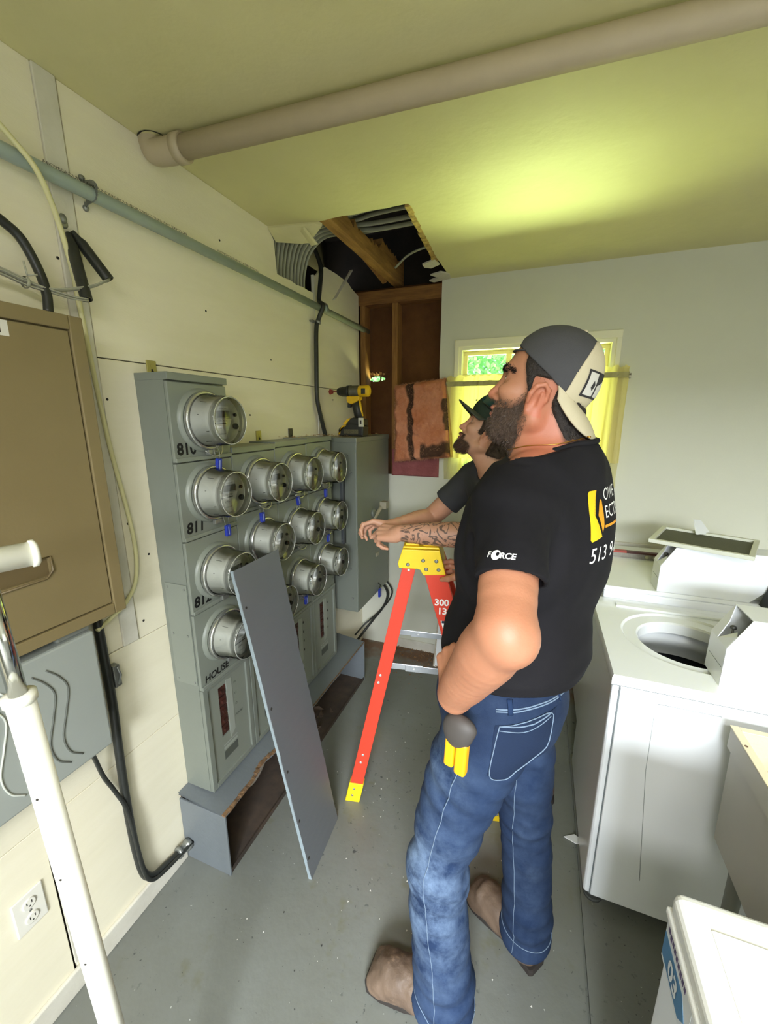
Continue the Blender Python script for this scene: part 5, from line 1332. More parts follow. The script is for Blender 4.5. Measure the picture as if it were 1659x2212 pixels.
# ------------------------------------------------------------------ appliance at the lower right corner of the picture
fw_ = thing('washing_machine', (1.75, 0.2, 0.0), 'white machine with blue 03 sticker on its side, nearest the camera', 'washer')
m_bright = M('washer_top_white', 'edeee8', 0.3, coat=.3)
FX0, FX1, FY0, FY1 = 1.402, 2.08, -0.06, 0.612
b = B(); b.box((FX0 + .004, FY0 + .01, 0.05), (FX1, FY1 - .006, 0.882)); b.build('body', m_enam2, fw_, bevel=.008, seg=3)
b = B(); b.box((FX0 - .002, FY0, 0.886), (FX1, FY1 + .003, 0.8985)); b.build('top_trim', M('trim_white_strip', 'f1f2ee', .3), fw_, bevel=.003)
b = B(); b.box((FX0, FY0, 0.8985), (FX1, FY1, 0.940)); tp_ = b.build('lid', m_bright, fw_, bevel=.014, seg=4)
b = B(); b.box((FX0 + .035, FY0 + .03, .9395), (FX1 - .03, FY1 - .045, .9415)); b.build('lid_panel', m_bright, tp_, bevel=.002)
m_stk = M('sticker_blue', '4f7ea6', .4); m_stw = M('sticker_white', 'd9dde0', .4)
b = B(); b.prism([(FX0 + .0035, y, z) for (y, z) in ((.612, .885), (.612, .80), (.50, .80), (.50, .885))], (-.0005, 0, 0)); stk = b.build('sticker', m_stw, fw_)
b = B(); b.prism([(FX0 + .003, y, z) for (y, z) in ((.611, .852), (.611, .808), (.530, .808), (.512, .830), (.530, .853))], (-.0006, 0, 0)); b.build('sticker_arrow', m_stk, stk)
b = B(); b.text('*03', .040, (FX0 + .0022, .562, .830), (0, -1, 0), (0, 0, 1)); b.build('sticker_number', m_stw, stk)
b = B(); rr4 = random.Random(2)
for q in range(9):
    y = .602 - q * .009; b.box((FX0 + .0024, y - .006, .862 + rr4.uniform(0, .004)), (FX0 + .003, y, .872 + rr4.uniform(0, .005)))
b.build('sticker_print', M('sticker_purple', '57486e', .5), stk)
for (x, y) in ((FX0 + .05, FY1 - .06), (FX1 - .06, FY1 - .06), (FX0 + .05, FY0 + .06), (FX1 - .06, FY0 + .06)):
    b = B(); b.cyl((x, y, 0), (x, y, .055), .02, 10); b.build('foot', M('rubber_foot', '4a4c48', .8), fw_)

# ------------------------------------------------------------------ white telescoping pole at the left
m_pw = M('pole_white', 'ecebdf', 0.3, var=(12, .2), var_col='dddbcb', wear=(60, .765, '6b6a60'))
po = thing('telescoping_pole', (0.545, 0.30, 0.0), 'white pole with chrome inner tube and T-shaped top at the left edge', 'pole')
P0, P1, P2 = Vector((0.548, 0.306, 0.0)), Vector((0.527, 0.272, 1.282)), Vector((0.5235, 0.2668, 1.472))
ax = (P1 - P0).normalized()
b = B(); b.tube([P0 + ax * .012, P1], 0.0165, 20); b.build('outer_tube', m_pw, po)
b = B(); b.lathe([(0.0165, 0), (0.0195, .001), (0.0195, .012), (0.0115, .0135)], P1 - ax * .006, ax, 20); b.build('collar', m_pw, po)
b = B(); b.tube([P1, P2], 0.0105, 18); b.build('inner_tube', M('chrome_tube', 'c9cac6', 0.12, 1.0), po)
TD = Vector((0.03, 0.085, 0)).normalized()
E1 = Vector((0.529, 0.3215, 1.472))
b = B(); b.tube([E1 - TD * 0.42, E1], 0.0165, 20); b.lathe([(0.0165, 0), (0.0185, .0005), (0.0185, .006), (0.014, .009)], E1 - TD * .005, TD, 20); b.build('crossbar', m_pw, po)
b = B(); b.lathe([(0.05, 0), (0.05, .006), (0.018, .016), (0.0168, .05)], P0, ax, 24); b.build('base_foot', m_pw, po)
for z in (0.25, .42, .62, .80, 0.98, 1.13):
    q = P0 + ax * z + Vector((.0075, -.0145, 0)); k = B(); k.lathe([(.002, 0), (.0018, .0006)], q, Vector((.45, -.9, 0)), 8); k.build('pin_hole', m_seam, po)
# ------------------------------------------------------------------ implicit-surface modelling for bodies, clothes and boots
import openvdb
class Frame:
    """local frame: x = forward, y = left, z = up"""
    def __init__(s, origin, fwd, up):
        s.o = np.array(origin, dtype=np.float32)
        f = Vector(fwd).normalized(); u = Vector(up); u = (u - f * u.dot(f)).normalized(); l = u.cross(f)
        s.m = np.array([f, l, u], dtype=np.float32)          # rows = axes
    def w(s, p):
        return s.o + np.array(p, dtype=np.float32) @ s.m
    def d(s, v):
        return np.array(v, dtype=np.float32) @ s.m
    def loc(s, P):
        return (np.asarray(P) - s.o) @ s.m.T
WORLD = Frame((0, 0, 0), (1, 0, 0), (0, 0, 1))

class Field:
    def __init__(s, lo, hi, h):
        s.lo = np.array(lo, dtype=np.float32); s.h = h
        s.n = np.ceil((np.array(hi) - np.array(lo)) / h).astype(int) + 1
        s.a = np.full(tuple(s.n), 0.2, dtype=np.float32)
    def sub(s, lo, hi):
        i0 = np.maximum(0, np.floor((np.array(lo) - s.lo) / s.h).astype(int)); i1 = np.minimum(s.n, np.ceil((np.array(hi) - s.lo) / s.h).astype(int) + 1)
        if np.any(i1 <= i0): return None
        ax = [s.lo[k] + s.h * np.arange(i0[k], i1[k], dtype=np.float32) for k in range(3)]
        return (slice(i0[0], i1[0]), slice(i0[1], i1[1]), slice(i0[2], i1[2])), ax[0][:, None, None], ax[1][None, :, None], ax[2][None, None, :]
    def comb(s, sl, d, k, mode):
        a = s.a[sl]
        if mode == 'u':
            if k > 0:
                hh = np.maximum(k - np.abs(a - d), 0) / k
                s.a[sl] = np.minimum(a, d) - hh * hh * (k * 0.25)
            else: s.a[sl] = np.minimum(a, d)
        elif mode == 's':
            d = -d
            if k > 0:
                hh = np.maximum(k - np.abs(a - d), 0) / k
                s.a[sl] = np.maximum(a, d) + hh * hh * (k * 0.25)
            else: s.a[sl] = np.maximum(a, d)
    def cone(s, a, b, ra, rb, k=0.02, mode='u', fr=WORLD, squash=None):
        """tapered capsule; squash=(direction, factor): factor<1 flattens along that direction"""
        A = fr.w(a); Bq = fr.w(b)
        m = max(ra, rb) * (1 if not squash else max(1, squash[1])) + k + 3 * s.h
        r = s.sub(np.minimum(A, Bq) - m, np.maximum(A, Bq) + m)
        if r is None: return s
        sl, X, Y, Z = r
        px, py, pz = X - A[0], Y - A[1], Z - A[2]
        ab = Bq - A
        if squash:
            v = fr.d(Vector(squash[0]).normalized()); g = 1 / squash[1] - 1
            q = px * v[0] + py * v[1] + pz * v[2]
            px = px + v[0] * q * g; py = py + v[1] * q * g; pz = pz + v[2] * q * g
            ab = ab + v * (ab @ v) * g
        L = float(ab @ ab) + 1e-12
        t = np.clip((px * ab[0] + py * ab[1] + pz * ab[2]) / L, 0, 1)
        d = np.sqrt((px - t * ab[0]) ** 2 + (py - t * ab[1]) ** 2 + (pz - t * ab[2]) ** 2) - (ra + t * (rb - ra))
        s.comb(sl, d.astype(np.float32), k, mode); return s
    def chain(s, pts, rs, k=0.02, fr=WORLD, mode='u', squash=None):
        for i in range(len(pts) - 1): s.cone(pts[i], pts[i + 1], rs[i], rs[i + 1], k, mode, fr, squash)
        return s
    def limb(s, pts, rs, k=0.02, n=5, fr=WORLD):
        """smoothly tapering limb along a spline: only its first piece is blended into the body with k"""
        P_ = smooth_path(pts, n); N_ = len(P_)
        for i in range(N_ - 1):
            q0, q1 = i / n, (i + 1) / n
            a = min(int(q0), len(rs) - 2); t0 = q0 - a; t1 = q1 - a
            f = lambda t, a=a: rs[a] + (rs[a + 1] - rs[a]) * (t * t * (3 - 2 * t) * .5 + t * .5)
            s.cone(tuple(P_[i]), tuple(P_[i + 1]), f(t0), f(t1), k if i == 0 else .003, fr=fr)
        return s
    def ell(s, c, r, k=0.02, mode='u', fr=WORLD, rot=None):
        """ellipsoid in frame fr; rot = Euler angles (radians) within the frame"""
        C_ = fr.w(c); M_ = fr.m
        if rot is not None:
            Rm = np.array(Euler(rot).to_matrix(), dtype=np.float32)
            M_ = Rm.T @ fr.m
        m = max(r) + k + 3 * s.h
        q = s.sub(C_ - m, C_ + m)
        if q is None: return s
        sl, X, Y, Z = q
        px, py, pz = X - C_[0], Y - C_[1], Z - C_[2]
        u = [px * M_[i, 0] + py * M_[i, 1] + pz * M_[i, 2] for i in range(3)]
        k0 = np.sqrt((u[0] / r[0]) ** 2 + (u[1] / r[1]) ** 2 + (u[2] / r[2]) ** 2)
        k1 = np.sqrt((u[0] / r[0] ** 2) ** 2 + (u[1] / r[1] ** 2) ** 2 + (u[2] / r[2] ** 2) ** 2) + 1e-9
        d = k0 * (k0 - 1) / k1
        s.comb(sl, d.astype(np.float32), k, mode); return s
    def box(s, c, r, k=0.0, mode='u', fr=WORLD, rnd=0.01):
        C_ = fr.w(c); m = float(np.linalg.norm(r)) + k + 3 * s.h
        q = s.sub(C_ - m, C_ + m)
        if q is None: return s
        sl, X, Y, Z = q
        px, py, pz = X - C_[0], Y - C_[1], Z - C_[2]
        u = [np.abs(px * fr.m[i, 0] + py * fr.m[i, 1] + pz * fr.m[i, 2]) - (r[i] - rnd) for i in range(3)]
        d = np.sqrt(np.maximum(u[0], 0) ** 2 + np.maximum(u[1], 0) ** 2 + np.maximum(u[2], 0) ** 2) + np.minimum(np.maximum(np.maximum(u[0], u[1]), u[2]), 0) - rnd
        s.comb(sl, d.astype(np.float32), k, mode); return s
    def cut(s, p, nrm, k=0.0, lo=None, hi=None):
        """remove what lies on the side the normal points to (within an optional box)"""
        q = s.sub(lo if lo is not None else s.lo, hi if hi is not None else s.lo + s.h * s.n)
        if q is None: return s
        sl, X, Y, Z = q; nv = np.array(Vector(nrm).normalized(), dtype=np.float32)
        d = -((X - p[0]) * nv[0] + (Y - p[1]) * nv[1] + (Z - p[2]) * nv[2])
        s.comb(sl, np.broadcast_to(d, s.a[sl].shape).astype(np.float32), k, 's'); return s
    def coords(s):
        return [s.lo[k] + s.h * np.arange(s.n[k], dtype=np.float32) for k in range(3)]
    def offset(s, fn):
        X, Y, Z = s.coords(); s.a -= fn(X[:, None, None], Y[None, :, None], Z[None, None, :]).astype(np.float32); return s
    def mesh(s):
        g = openvdb.FloatGrid(3 * s.h)
        g.copyFromArray(np.clip(s.a, -3 * s.h, 3 * s.h))
        pts, quads = g.convertToQuads(0.0)
        v = pts.astype(np.float32) * s.h + s.lo
        # smooth away the stair-steps
        e = np.concatenate([quads[:, [0, 1]], quads[:, [1, 2]], quads[:, [2, 3]], quads[:, [3, 0]]]); e = np.concatenate([e, e[:, ::-1]])
        cnt = np.bincount(e[:, 0], minlength=len(v))[:, None].astype(np.float32)
        for lam in (0.5, -0.52, 0.5, -0.52, 0.45):
            acc = np.stack([np.bincount(e[:, 0], weights=v[e[:, 1], k], minlength=len(v)) for k in range(3)], 1)
            v = v + lam * (acc / np.maximum(cnt, 1) - v)
        # keep outward orientation
        a, b_, c_ = v[quads[:, 0]], v[quads[:, 1]], v[quads[:, 2]]
        vol = np.sum(np.einsum('ij,ij->i', a, np.cross(b_, c_)))
        if vol < 0: quads = quads[:, ::-1]
        return v, quads

def vnormals(v, q):
    n = np.cross(v[q[:, 2]] - v[q[:, 0]], v[q[:, 3]] - v[q[:, 1]])
    out = np.zeros_like(v)
    for k in range(4):
        for a in range(3): out[:, a] += np.bincount(q[:, k], weights=n[:, a], minlength=len(v))
    return out / (np.linalg.norm(out, axis=1, keepdims=True) + 1e-12)

def np_mesh(name, v, q, mats, parent=None, attrs=None):
    me = bpy.data.meshes.new(name)
    me.vertices.add(len(v)); me.vertices.foreach_set('co', np.ascontiguousarray(v, dtype=np.float32).ravel())
    nq = len(q); me.loops.add(nq * 4); me.loops.foreach_set('vertex_index', np.ascontiguousarray(q, dtype=np.int32).ravel())
    me.polygons.add(nq); me.polygons.foreach_set('loop_start', np.arange(0, nq * 4, 4, dtype=np.int32))
    me.polygons.foreach_set('use_smooth', np.ones(nq, dtype=bool))
    me.update(calc_edges=True)
    for m in (mats if isinstance(mats, (list, tuple)) else [mats]): me.materials.append(m)
    for k, a in (attrs or {}).items():
        at = me.attributes.new(k, 'FLOAT', 'POINT'); at.data.foreach_set('value', np.ascontiguousarray(a, dtype=np.float32))
    o = bpy.data.objects.new(name, me); COL.objects.link(o)
    if parent is not None:
        o.parent = parent; o.matrix_parent_inverse = parent.matrix_basis.inverted()
    return o

def bvh_of(v, q):
    return BVHTree.FromPolygons([tuple(map(float, p)) for p in v], [tuple(map(int, f)) for f in q])

def nz(P, s, seed=0.0):
    """cheap smooth noise on an (n,3) array, about -1..1"""
    x, y, z = P[:, 0] * s + seed, P[:, 1] * s + seed * 1.7, P[:, 2] * s - seed
    return (np.sin(x + 1.7 * np.sin(y * 0.9 + 0.6 * np.sin(z))) + np.sin(y * 1.1 + 1.3 * np.sin(z * 1.2 + x * .5)) + np.sin(z * 0.9 + 1.5 * np.sin(x * 1.1 + y * .4))) / 3.0

def hand(F, wrist, d, n, s, sc=1.0, curls=((0.5, .7, .5),) * 4, thumb=((0.5, 0.5), 0.35), spread=0.0, rw=0.026, thumb_pts=None):
    """add a hand to field F: wrist, direction to knuckles d, palm normal n, thumb side s; curls = bend angles of each finger (index..little)"""
    d = Vector(d).normalized(); n = (Vector(n) - d * Vector(n).dot(d)).normalized(); s0 = Vector(s); s = d.cross(n)
    if s.dot(s0) < 0: s = -s
    W = Vector(wrist)
    T = lambda a, b, c: W + d * (a * sc) + s * (b * sc) + n * (c * sc)
    F.cone(W - d * .004 * sc, W + d * .02 * sc, rw * sc, rw * .95 * sc, .010, squash=(n, .80))
    kn = [(0.088, 0.031, 0.0), (0.092, 0.010, -0.003), (0.088, -0.011, -0.002), (0.079, -0.030, 0.002)]
    for (a, b_, c_) in kn:
        F.cone(T(0.012, b_ * .62, .004), T(a, b_, c_), .017 * sc, .0118 * sc, .010)
    F.cone(T(.03, .018, .010), T(.06, .022, .010), .016 * sc, .012 * sc, .012); F.cone(T(.02, -.02, .010), T(.06, -.024, .008), .015 * sc, .011 * sc, .012)
    LEN = [(.043, .026, .022), (.047, .030, .023), (.043, .028, .022), (.034, .021, .020)]
    RAD = [(.0098, .0088, .0080, .0066), (.0102, .0090, .0082, .0068), (.0096, .0086, .0078, .0064), (.0084, .0076, .0068, .0058)]
    for i in range(4):
        p = T(*kn[i]); ang = 0.0
        sp = spread * (1.5 - i) * .12
        for j in range(3):
            ang += curls[i][j]
            dirv = (d * math.cos(ang) + n * math.sin(ang) + s * sp * (1 if j == 0 else .5)).normalized()
            q = p + dirv * LEN[i][j] * sc
            F.cone(p, q, RAD[i][j] * sc, RAD[i][j + 1] * sc, .004)
            if j < 2: F.ell(q - (-d * math.sin(ang) + n * math.cos(ang)) * .001, (RAD[i][j + 1] * 1.06 * sc,) * 3, .003)
            p = q
    if thumb_pts:
        for j, (ra, rb) in enumerate(((.0165, .0128), (.0122, .0105), (.0105, .0080))): F.cone(thumb_pts[j], thumb_pts[j + 1], ra * sc, rb * sc, .008)
        return
    p = T(.022, .024, .010)
    (b0, b1), opp = thumb
    dirs = [(d * .62 + s * .75 + n * opp), (d * .85 + s * (.50 - b0) + n * (opp + .25)), (d * .95 + s * (.15 - b0 - b1) + n * (opp + .25))]
    for j, (L, ra, rb) in enumerate(((.040, .0165, .0128), (.034, .0122, .0105), (.028, .0105, .0078))):
        q = p + dirs[j].normalized() * L * sc
        F.cone(p, q, ra * sc, rb * sc, .006); p = q
    return p

def nails(name, pts, parent, m): pass

def skin_material(name, col, col2, hairc, tattoo=False):
    m = M(name, col, 0.48, var=(14, .5), var_col=col2, bump=(260, .06), subsurf=0.12)
    nt = m.node_tree; b = nt.nodes['Principled BSDF']
    src = b.inputs['Base Color'].links[0].from_socket
    def mixattr(src, attr, colr, noise=None, thr=0.45):
        at = nt.nodes.new('ShaderNodeAttribute'); at.attribute_name = attr
        fac = at.outputs['Fac']
        if noise:
            n = nt.nodes.new('ShaderNodeTexNoise'); n.inputs['Scale'].default_value = noise; n.inputs['Detail'].default_value = 6
            tc = nt.nodes.new('ShaderNodeTexCoord'); nt.links.new(tc.outputs['Object'], n.inputs['Vector'])
            rp = nt.nodes.new('ShaderNodeValToRGB'); rp.color_ramp.elements[0].position = thr; rp.color_ramp.elements[1].position = thr + .12
            nt.links.new(n.outputs['Fac'], rp.inputs['Fac'])
            mu = nt.nodes.new('ShaderNodeMath'); mu.operation = 'MULTIPLY'; nt.links.new(fac, mu.inputs[0]); nt.links.new(rp.outputs['Color'], mu.inputs[1]); fac = mu.outputs[0]
        mx = nt.nodes.new('ShaderNodeMix'); mx.data_type = 'RGBA'; nt.links.new(src, mx.inputs['A']); mx.inputs['B'].default_value = lin(colr); nt.links.new(fac, mx.inputs['Factor'])
        return mx.outputs['Result']
    src = mixattr(src, 'ruddy', 'c0664e')
    src = mixattr(src, 'stubble', hairc)
    src = mixattr(src, 'lips', 'a8685c')
    if tattoo:
        # dark line-work tattoo: banded, warped noise
        at = nt.nodes.new('ShaderNodeAttribute'); at.attribute_name = 'tattoo'
        tc = nt.nodes.new('ShaderNodeTexCoord')
        n = nt.nodes.new('ShaderNodeTexNoise'); n.inputs['Scale'].default_value = 17; n.inputs['Detail'].default_value = 1.6; n.inputs['Distortion'].default_value = 1.8
        nt.links.new(tc.outputs['Object'], n.inputs['Vector'])
        wv = nt.nodes.new('ShaderNodeMath'); wv.operation = 'MULTIPLY'; wv.inputs[1].default_value = 26; nt.links.new(n.outputs['Fac'], wv.inputs[0])
        si = nt.nodes.new('ShaderNodeMath'); si.operation = 'SINE'; nt.links.new(wv.outputs[0], si.inputs[0])
        rp = nt.nodes.new('ShaderNodeValToRGB'); rp.color_ramp.elements[0].position = 0.25; rp.color_ramp.elements[1].position = 0.62
        nt.links.new(si.outputs[0], rp.inputs['Fac'])
        mu = nt.nodes.new('ShaderNodeMath'); mu.operation = 'MULTIPLY'; nt.links.new(at.outputs['Fac'], mu.inputs[0]); nt.links.new(rp.outputs['Color'], mu.inputs[1])
        sh = nt.nodes.new('ShaderNodeMath'); sh.operation = 'MULTIPLY'; sh.inputs[1].default_value = .25; nt.links.new(at.outputs['Fac'], sh.inputs[0])
        mxx = nt.nodes.new('ShaderNodeMath'); mxx.operation = 'MAXIMUM'; nt.links.new(mu.outputs[0], mxx.inputs[0]); nt.links.new(sh.outputs[0], mxx.inputs[1])
        m9 = nt.nodes.new('ShaderNodeMath'); m9.operation = 'MULTIPLY'; m9.inputs[1].default_value = .82; nt.links.new(mxx.outputs[0], m9.inputs[0])
        mx = nt.nodes.new('ShaderNodeMix'); mx.data_type = 'RGBA'; nt.links.new(src, mx.inputs['A']); mx.inputs['B'].default_value = lin('33302f'); nt.links.new(m9.outputs[0], mx.inputs['Factor'])
        src = mx.outputs['Result']
    nt.links.new(src, b.inputs['Base Color'])
    return m

def smoothstep(a, b, x):
    t = np.clip((x - a) / (b - a), 0, 1); return t * t * (3 - 2 * t)

def head_prims(F, H, sc=1.0, ears=True, brow_h=0.0):
    S = lambda *a: tuple(x * sc for x in a)
    F.ell(S(0.002, 0, 0.052), S(.088, .076, .082), .02, fr=H)
    F.ell(S(-.016, 0, 0.035), S(.070, .072, .074), .02, fr=H)
    F.ell(S(.042, 0, -.003), S(.048, .060, .070), .025, fr=H)
    for y in (1, -1):
        F.cone(S(.004, .054 * y, -.046), S(.064, .020 * y, -.084), .018 * sc, .016 * sc, .022, fr=H)
        F.cone(S(.008, .058 * y, .0), S(.005, .055 * y, -.046), .016 * sc, .016 * sc, .02, fr=H)
        F.ell(S(.066, .042 * y, -.004), S(.026, .020, .018), .02, fr=H)
    F.ell(S(.068, 0, -.085), S(.019, .021, .015), .018, fr=H)
    F.ell(S(.036, 0, -.060), S(.046, .046, .032), .025, fr=H)
    F.ell(S(.069, 0, -.050), S(.025, .031, .028), .02, fr=H)
    F.cone(S(.080, -.028, .040), S(.080, .028, .040), .0130 * sc, .0130 * sc, .018, fr=H)
    for y in (1, -1):
        F.ell(S(.095, .032 * y, .022), S(.017, .018, .012), .012, 's', fr=H)
        F.ell(S(.0735, .031 * y, .0215), S(.0125, .0145, .0115), .003, fr=H)
        F.cone(S(.0835, .022 * y, .031), S(.0765, .043 * y, .029), .0032 * sc, .003 * sc, .004, fr=H)
        F.cone(S(.0835, .022 * y, .0135), S(.0765, .042 * y, .0145), .003 * sc, .0025 * sc, .004, fr=H)
    F.cone(S(.084, 0, .030), S(.102, 0, -.012), .0085 * sc, .0108 * sc, .012, fr=H)
    F.ell(S(.1050, 0, -.0165), S(.0110, .0115, .0105), .008, fr=H)
    for y in (1, -1):
        F.ell(S(.092, .0125 * y, -.021), S(.011, .0078, .0085), .006, fr=H)
        F.ell(S(.099, .0065 * y, -.0275), S(.005, .0035, .004), .003, 's', fr=H)
    F.ell(S(.091, 0, -.0435), S(.011, .022, .0065), .005, fr=H)
    F.ell(S(.089, 0, -.0570), S(.011, .020, .0075), .005, fr=H)
    F.ell(S(.103, 0, -.0505), S(.013, .024, .0016), .003, 's', fr=H)
    if ears:
        for y in (1, -1):
            ex = Frame(H.w(S(.015, .073 * y, -.006)), H.d((.92, .40 * y, .0)) , H.d((-.52, .10 * y, .88)))
            F.ell(S(-.004, 0, .001), S(.018, .0068, .031), .006, fr=ex)
            loop = [(.011, .006 * y, -.006), (.014, .007 * y, .012), (.007, .008 * y, .032), (-.008, .010 * y, .040), (-.022, .011 * y, .029), (-.025, .010 * y, .006), (-.018, .008 * y, -.016), (-.007, .006 * y, -.033), (.004, .005 * y, -.030)]
            F.chain([S(*(c_ * .86 for c_ in p)) for p in loop], [.0048 * sc] * 6 + [.0052 * sc, .0062 * sc, .0055 * sc], .004, fr=ex)
            F.ell(S(-.001, .0085 * y, .000), S(.0085, .006, .014), .004, 's', fr=ex)
            F.ell(S(-.006, .0085 * y, .020), S(.006, .004, .009), .004, 's', fr=ex)
            F.cone(S(-.010, .008 * y, .016), S(-.012, .008 * y, -.008), .0035 * sc, .0035 * sc, .003, fr=ex)

def strands(name, pts, nrms, m, parent, length, dirf, seed=1, w=0.00045):
    """short hair blades rooted on given points"""
    rs = np.random.RandomState(seed)
    n = len(pts)
    L = length * (0.6 + 0.8 * rs.rand(n, 1))
    dv = nrms * .55 + dirf + rs.normal(0, .28, (n, 3)); dv /= np.linalg.norm(dv, axis=1, keepdims=True)
    sd = np.cross(dv, rs.normal(0, 1, (n, 3))); sd /= np.linalg.norm(sd, axis=1, keepdims=True) + 1e-9
    a = pts - sd * w; b = pts + sd * w; mid = pts + dv * L * .55; c = pts + dv * L + np.array([0, 0, -1.0]) * L * .18
    V = np.stack([a, b, mid + sd * w * .7, c], 1).reshape(-1, 3)
    Q = np.arange(n * 4).reshape(-1, 4)
    o = np_mesh(name, V, Q, m, parent)
    o['kind'] = 'stuff'
    return o

def pick(v, q, nr, mask, count, seed=0):
    rs = np.random.RandomState(seed)
    idx = np.nonzero(mask)[0]
    if len(idx) == 0: return v[:0], nr[:0]
    i = rs.choice(idx, count)
    jit = rs.normal(0, .0012, (count, 3))
    jit -= nr[i] * np.sum(jit * nr[i], 1, keepdims=True)
    return v[i] + jit, nr[i]

def surf_line(bvh, pts, off=0.0012, n=6):
    out = []
    for p in smooth_path(pts, n):
        loc, nr, i, dd = bvh.find_nearest(p)
        if loc is None: continue
        s = 1 if (p - loc).dot(nr) >= -1 else 1
        out.append(loc + nr * off)
    return out

def project_text(b, string, size, bvh, origin, right, up, nrm, slant=0.0, off=0.0015, mi=0, poly=None, dens=0.006):
    """lay flat lettering (or a polygon) onto a surface by projecting it along -nrm; long edges are subdivided first"""
    right = Vector(right).normalized(); nrm = Vector(nrm).normalized(); up = nrm.cross(right).normalized() if up is None else Vector(up).normalized()
    if poly is not None:
        vs = [(p[0], p[1], 0) for p in poly]; fs = [tuple(range(len(poly)))]
        cx = cy = 0.0; x0 = 0.0
    else:
        vs, fs = TEXTS(string); x0 = min(v[0] for v in vs); cy = 0.0
    bm = bmesh.new()
    vv = [bm.verts.new((((v[0] - x0) + slant * v[1]) * size, v[1] * size, 0)) for v in vs]
    for f in fs:
        try: bm.faces.new([vv[i] for i in f])
        except ValueError: pass
    bmesh.ops.triangulate(bm, faces=bm.faces[:])
    for _ in range(4):
        es = [e for e in bm.edges if e.calc_length() > dens]
        if not es: break
        bmesh.ops.subdivide_edges(bm, edges=es, cuts=1)
        bmesh.ops.triangulate(bm, faces=[f for f in bm.faces if len(f.verts) > 3])
    bm.verts.ensure_lookup_table(); out = []
    o = Vector(origin)
    for v in bm.verts:
        p = o + right * v.co.x + up * v.co.y + nrm * .25
        loc, nn, i, dd = bvh.ray_cast(p, -nrm, .5)
        out.append(loc + nrm * off if loc is not None else p - nrm * .25)
    bm.verts.index_update()
    b.add(out, [tuple(v.index for v in f.verts) for f in bm.faces], mi)
    bm.free()
# ------------------------------------------------------------------ near worker: black T-shirt, jeans, backwards cap
def fdir(deg): return (-math.cos(R(deg)), math.sin(R(deg)), 0)
m_skin1 = skin_material('skin_near', 'b58062', 'a56f53', '3a2a20')
m_tee1 = M('black_tee', '111014', 0.85, var=(5, .35), var_col='232125', bump=(500, .08), wear=(9, .72, '3a383a'), spec=.25)
def denim_material():
    m = M('denim', '1f3150', 0.85, var=(11, .55), var_col='16243c', bump=(420, .18), spec=.2)
    nt = m.node_tree; b = nt.nodes['Principled BSDF']
    src = b.inputs['Base Color'].links[0].from_socket
    at = nt.nodes.new('ShaderNodeAttribute'); at.attribute_name = 'fade'
    n = nt.nodes.new('ShaderNodeTexNoise'); n.inputs['Scale'].default_value = 13; n.inputs['Detail'].default_value = 7; n.inputs['Roughness'].default_value = .7
    tc = nt.nodes.new('ShaderNodeTexCoord'); nt.links.new(tc.outputs['Object'], n.inputs['Vector'])
    rp = nt.nodes.new('ShaderNodeValToRGB'); rp.color_ramp.elements[0].position = .38; rp.color_ramp.elements[1].position = .72
    nt.links.new(n.outputs['Fac'], rp.inputs['Fac'])
    mu = nt.nodes.new('ShaderNodeMath'); mu.operation = 'MULTIPLY'; nt.links.new(at.outputs['Fac'], mu.inputs[0]); nt.links.new(rp.outputs['Color'], mu.inputs[1])
    mx = nt.nodes.new('ShaderNodeMix'); mx.data_type = 'RGBA'; nt.links.new(src, mx.inputs['A']); mx.inputs['B'].default_value = lin('7d93b0'); nt.links.new(mu.outputs[0], mx.inputs['Factor'])
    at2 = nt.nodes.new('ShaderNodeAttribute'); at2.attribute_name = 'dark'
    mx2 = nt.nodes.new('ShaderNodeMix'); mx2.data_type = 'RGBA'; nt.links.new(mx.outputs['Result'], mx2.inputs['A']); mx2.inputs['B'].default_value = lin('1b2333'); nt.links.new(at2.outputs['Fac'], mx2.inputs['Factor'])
    nt.links.new(mx2.outputs['Result'], b.inputs['Base Color'])
    return m
m_denim = denim_material()
m_stitch = M('stitch_pale', '6f8196', 0.9)
m_hair1 = M('hair_dark', '1f1915', 0.65, var=(90, .4), var_col='352a22', bump=(300, .4))
m_beard1 = M('beard_dark', '43342a', 0.75, var=(70, .5), var_col='5f4a3a', bump=(260, .5))
man = thing('person', (1.12, 0.95, 0.0), 'man in black T-shirt, jeans and backwards grey cap, left hand on hip, looking up', 'person')

Fq = 0.0026
HD = Frame((1.151, 0.985, 1.690), (-math.cos(R(15)), 0.02, math.sin(R(15))), (0, 0, 1))
P1 = dict(shL=(1.113, .832, 1.478), elL=(1.126, .615, 1.322), wrL=(1.030, .748, 1.088), shR=(1.247, 1.150, 1.478), elR=(1.175, 1.345, 1.270), wrR=(.955, 1.365, 1.098), neck=(1.198, .987, 1.545))
F25, F28, F32 = (Frame((0, 0, 0), fdir(a), (0, 0, 1)) for a in (25, 28, 32))
def in_fr(fr, p): return tuple(fr.loc(np.array(p, dtype=np.float32)))
def torso(F, g=0.0, k=.05):
    """torso volumes; g = extra cloth thickness"""
    for (fr, c, r) in ((F25, (1.112, .935, .965), (.142, .165, .13)), (F28, (1.137, .952, 1.13), (.136, .170, .17)), (F32, (1.158, .985, 1.34), (.142, .196, .19)), (F32, (1.172, .988, 1.45), (.108, .182, .095))):
        F.ell(in_fr(fr, c), tuple(x + g for x in r), k, fr=fr)
    F.chain([P1['shL'], (1.150, .905, 1.520), P1['neck'], (1.225, 1.068, 1.520), P1['shR']], [.058 + g, .052 + g, .058 + g, .052 + g, .058 + g], k)
    return F
f1 = Field((.72, .50, .90), (1.46, 1.56, 1.86), Fq)
torso(f1)
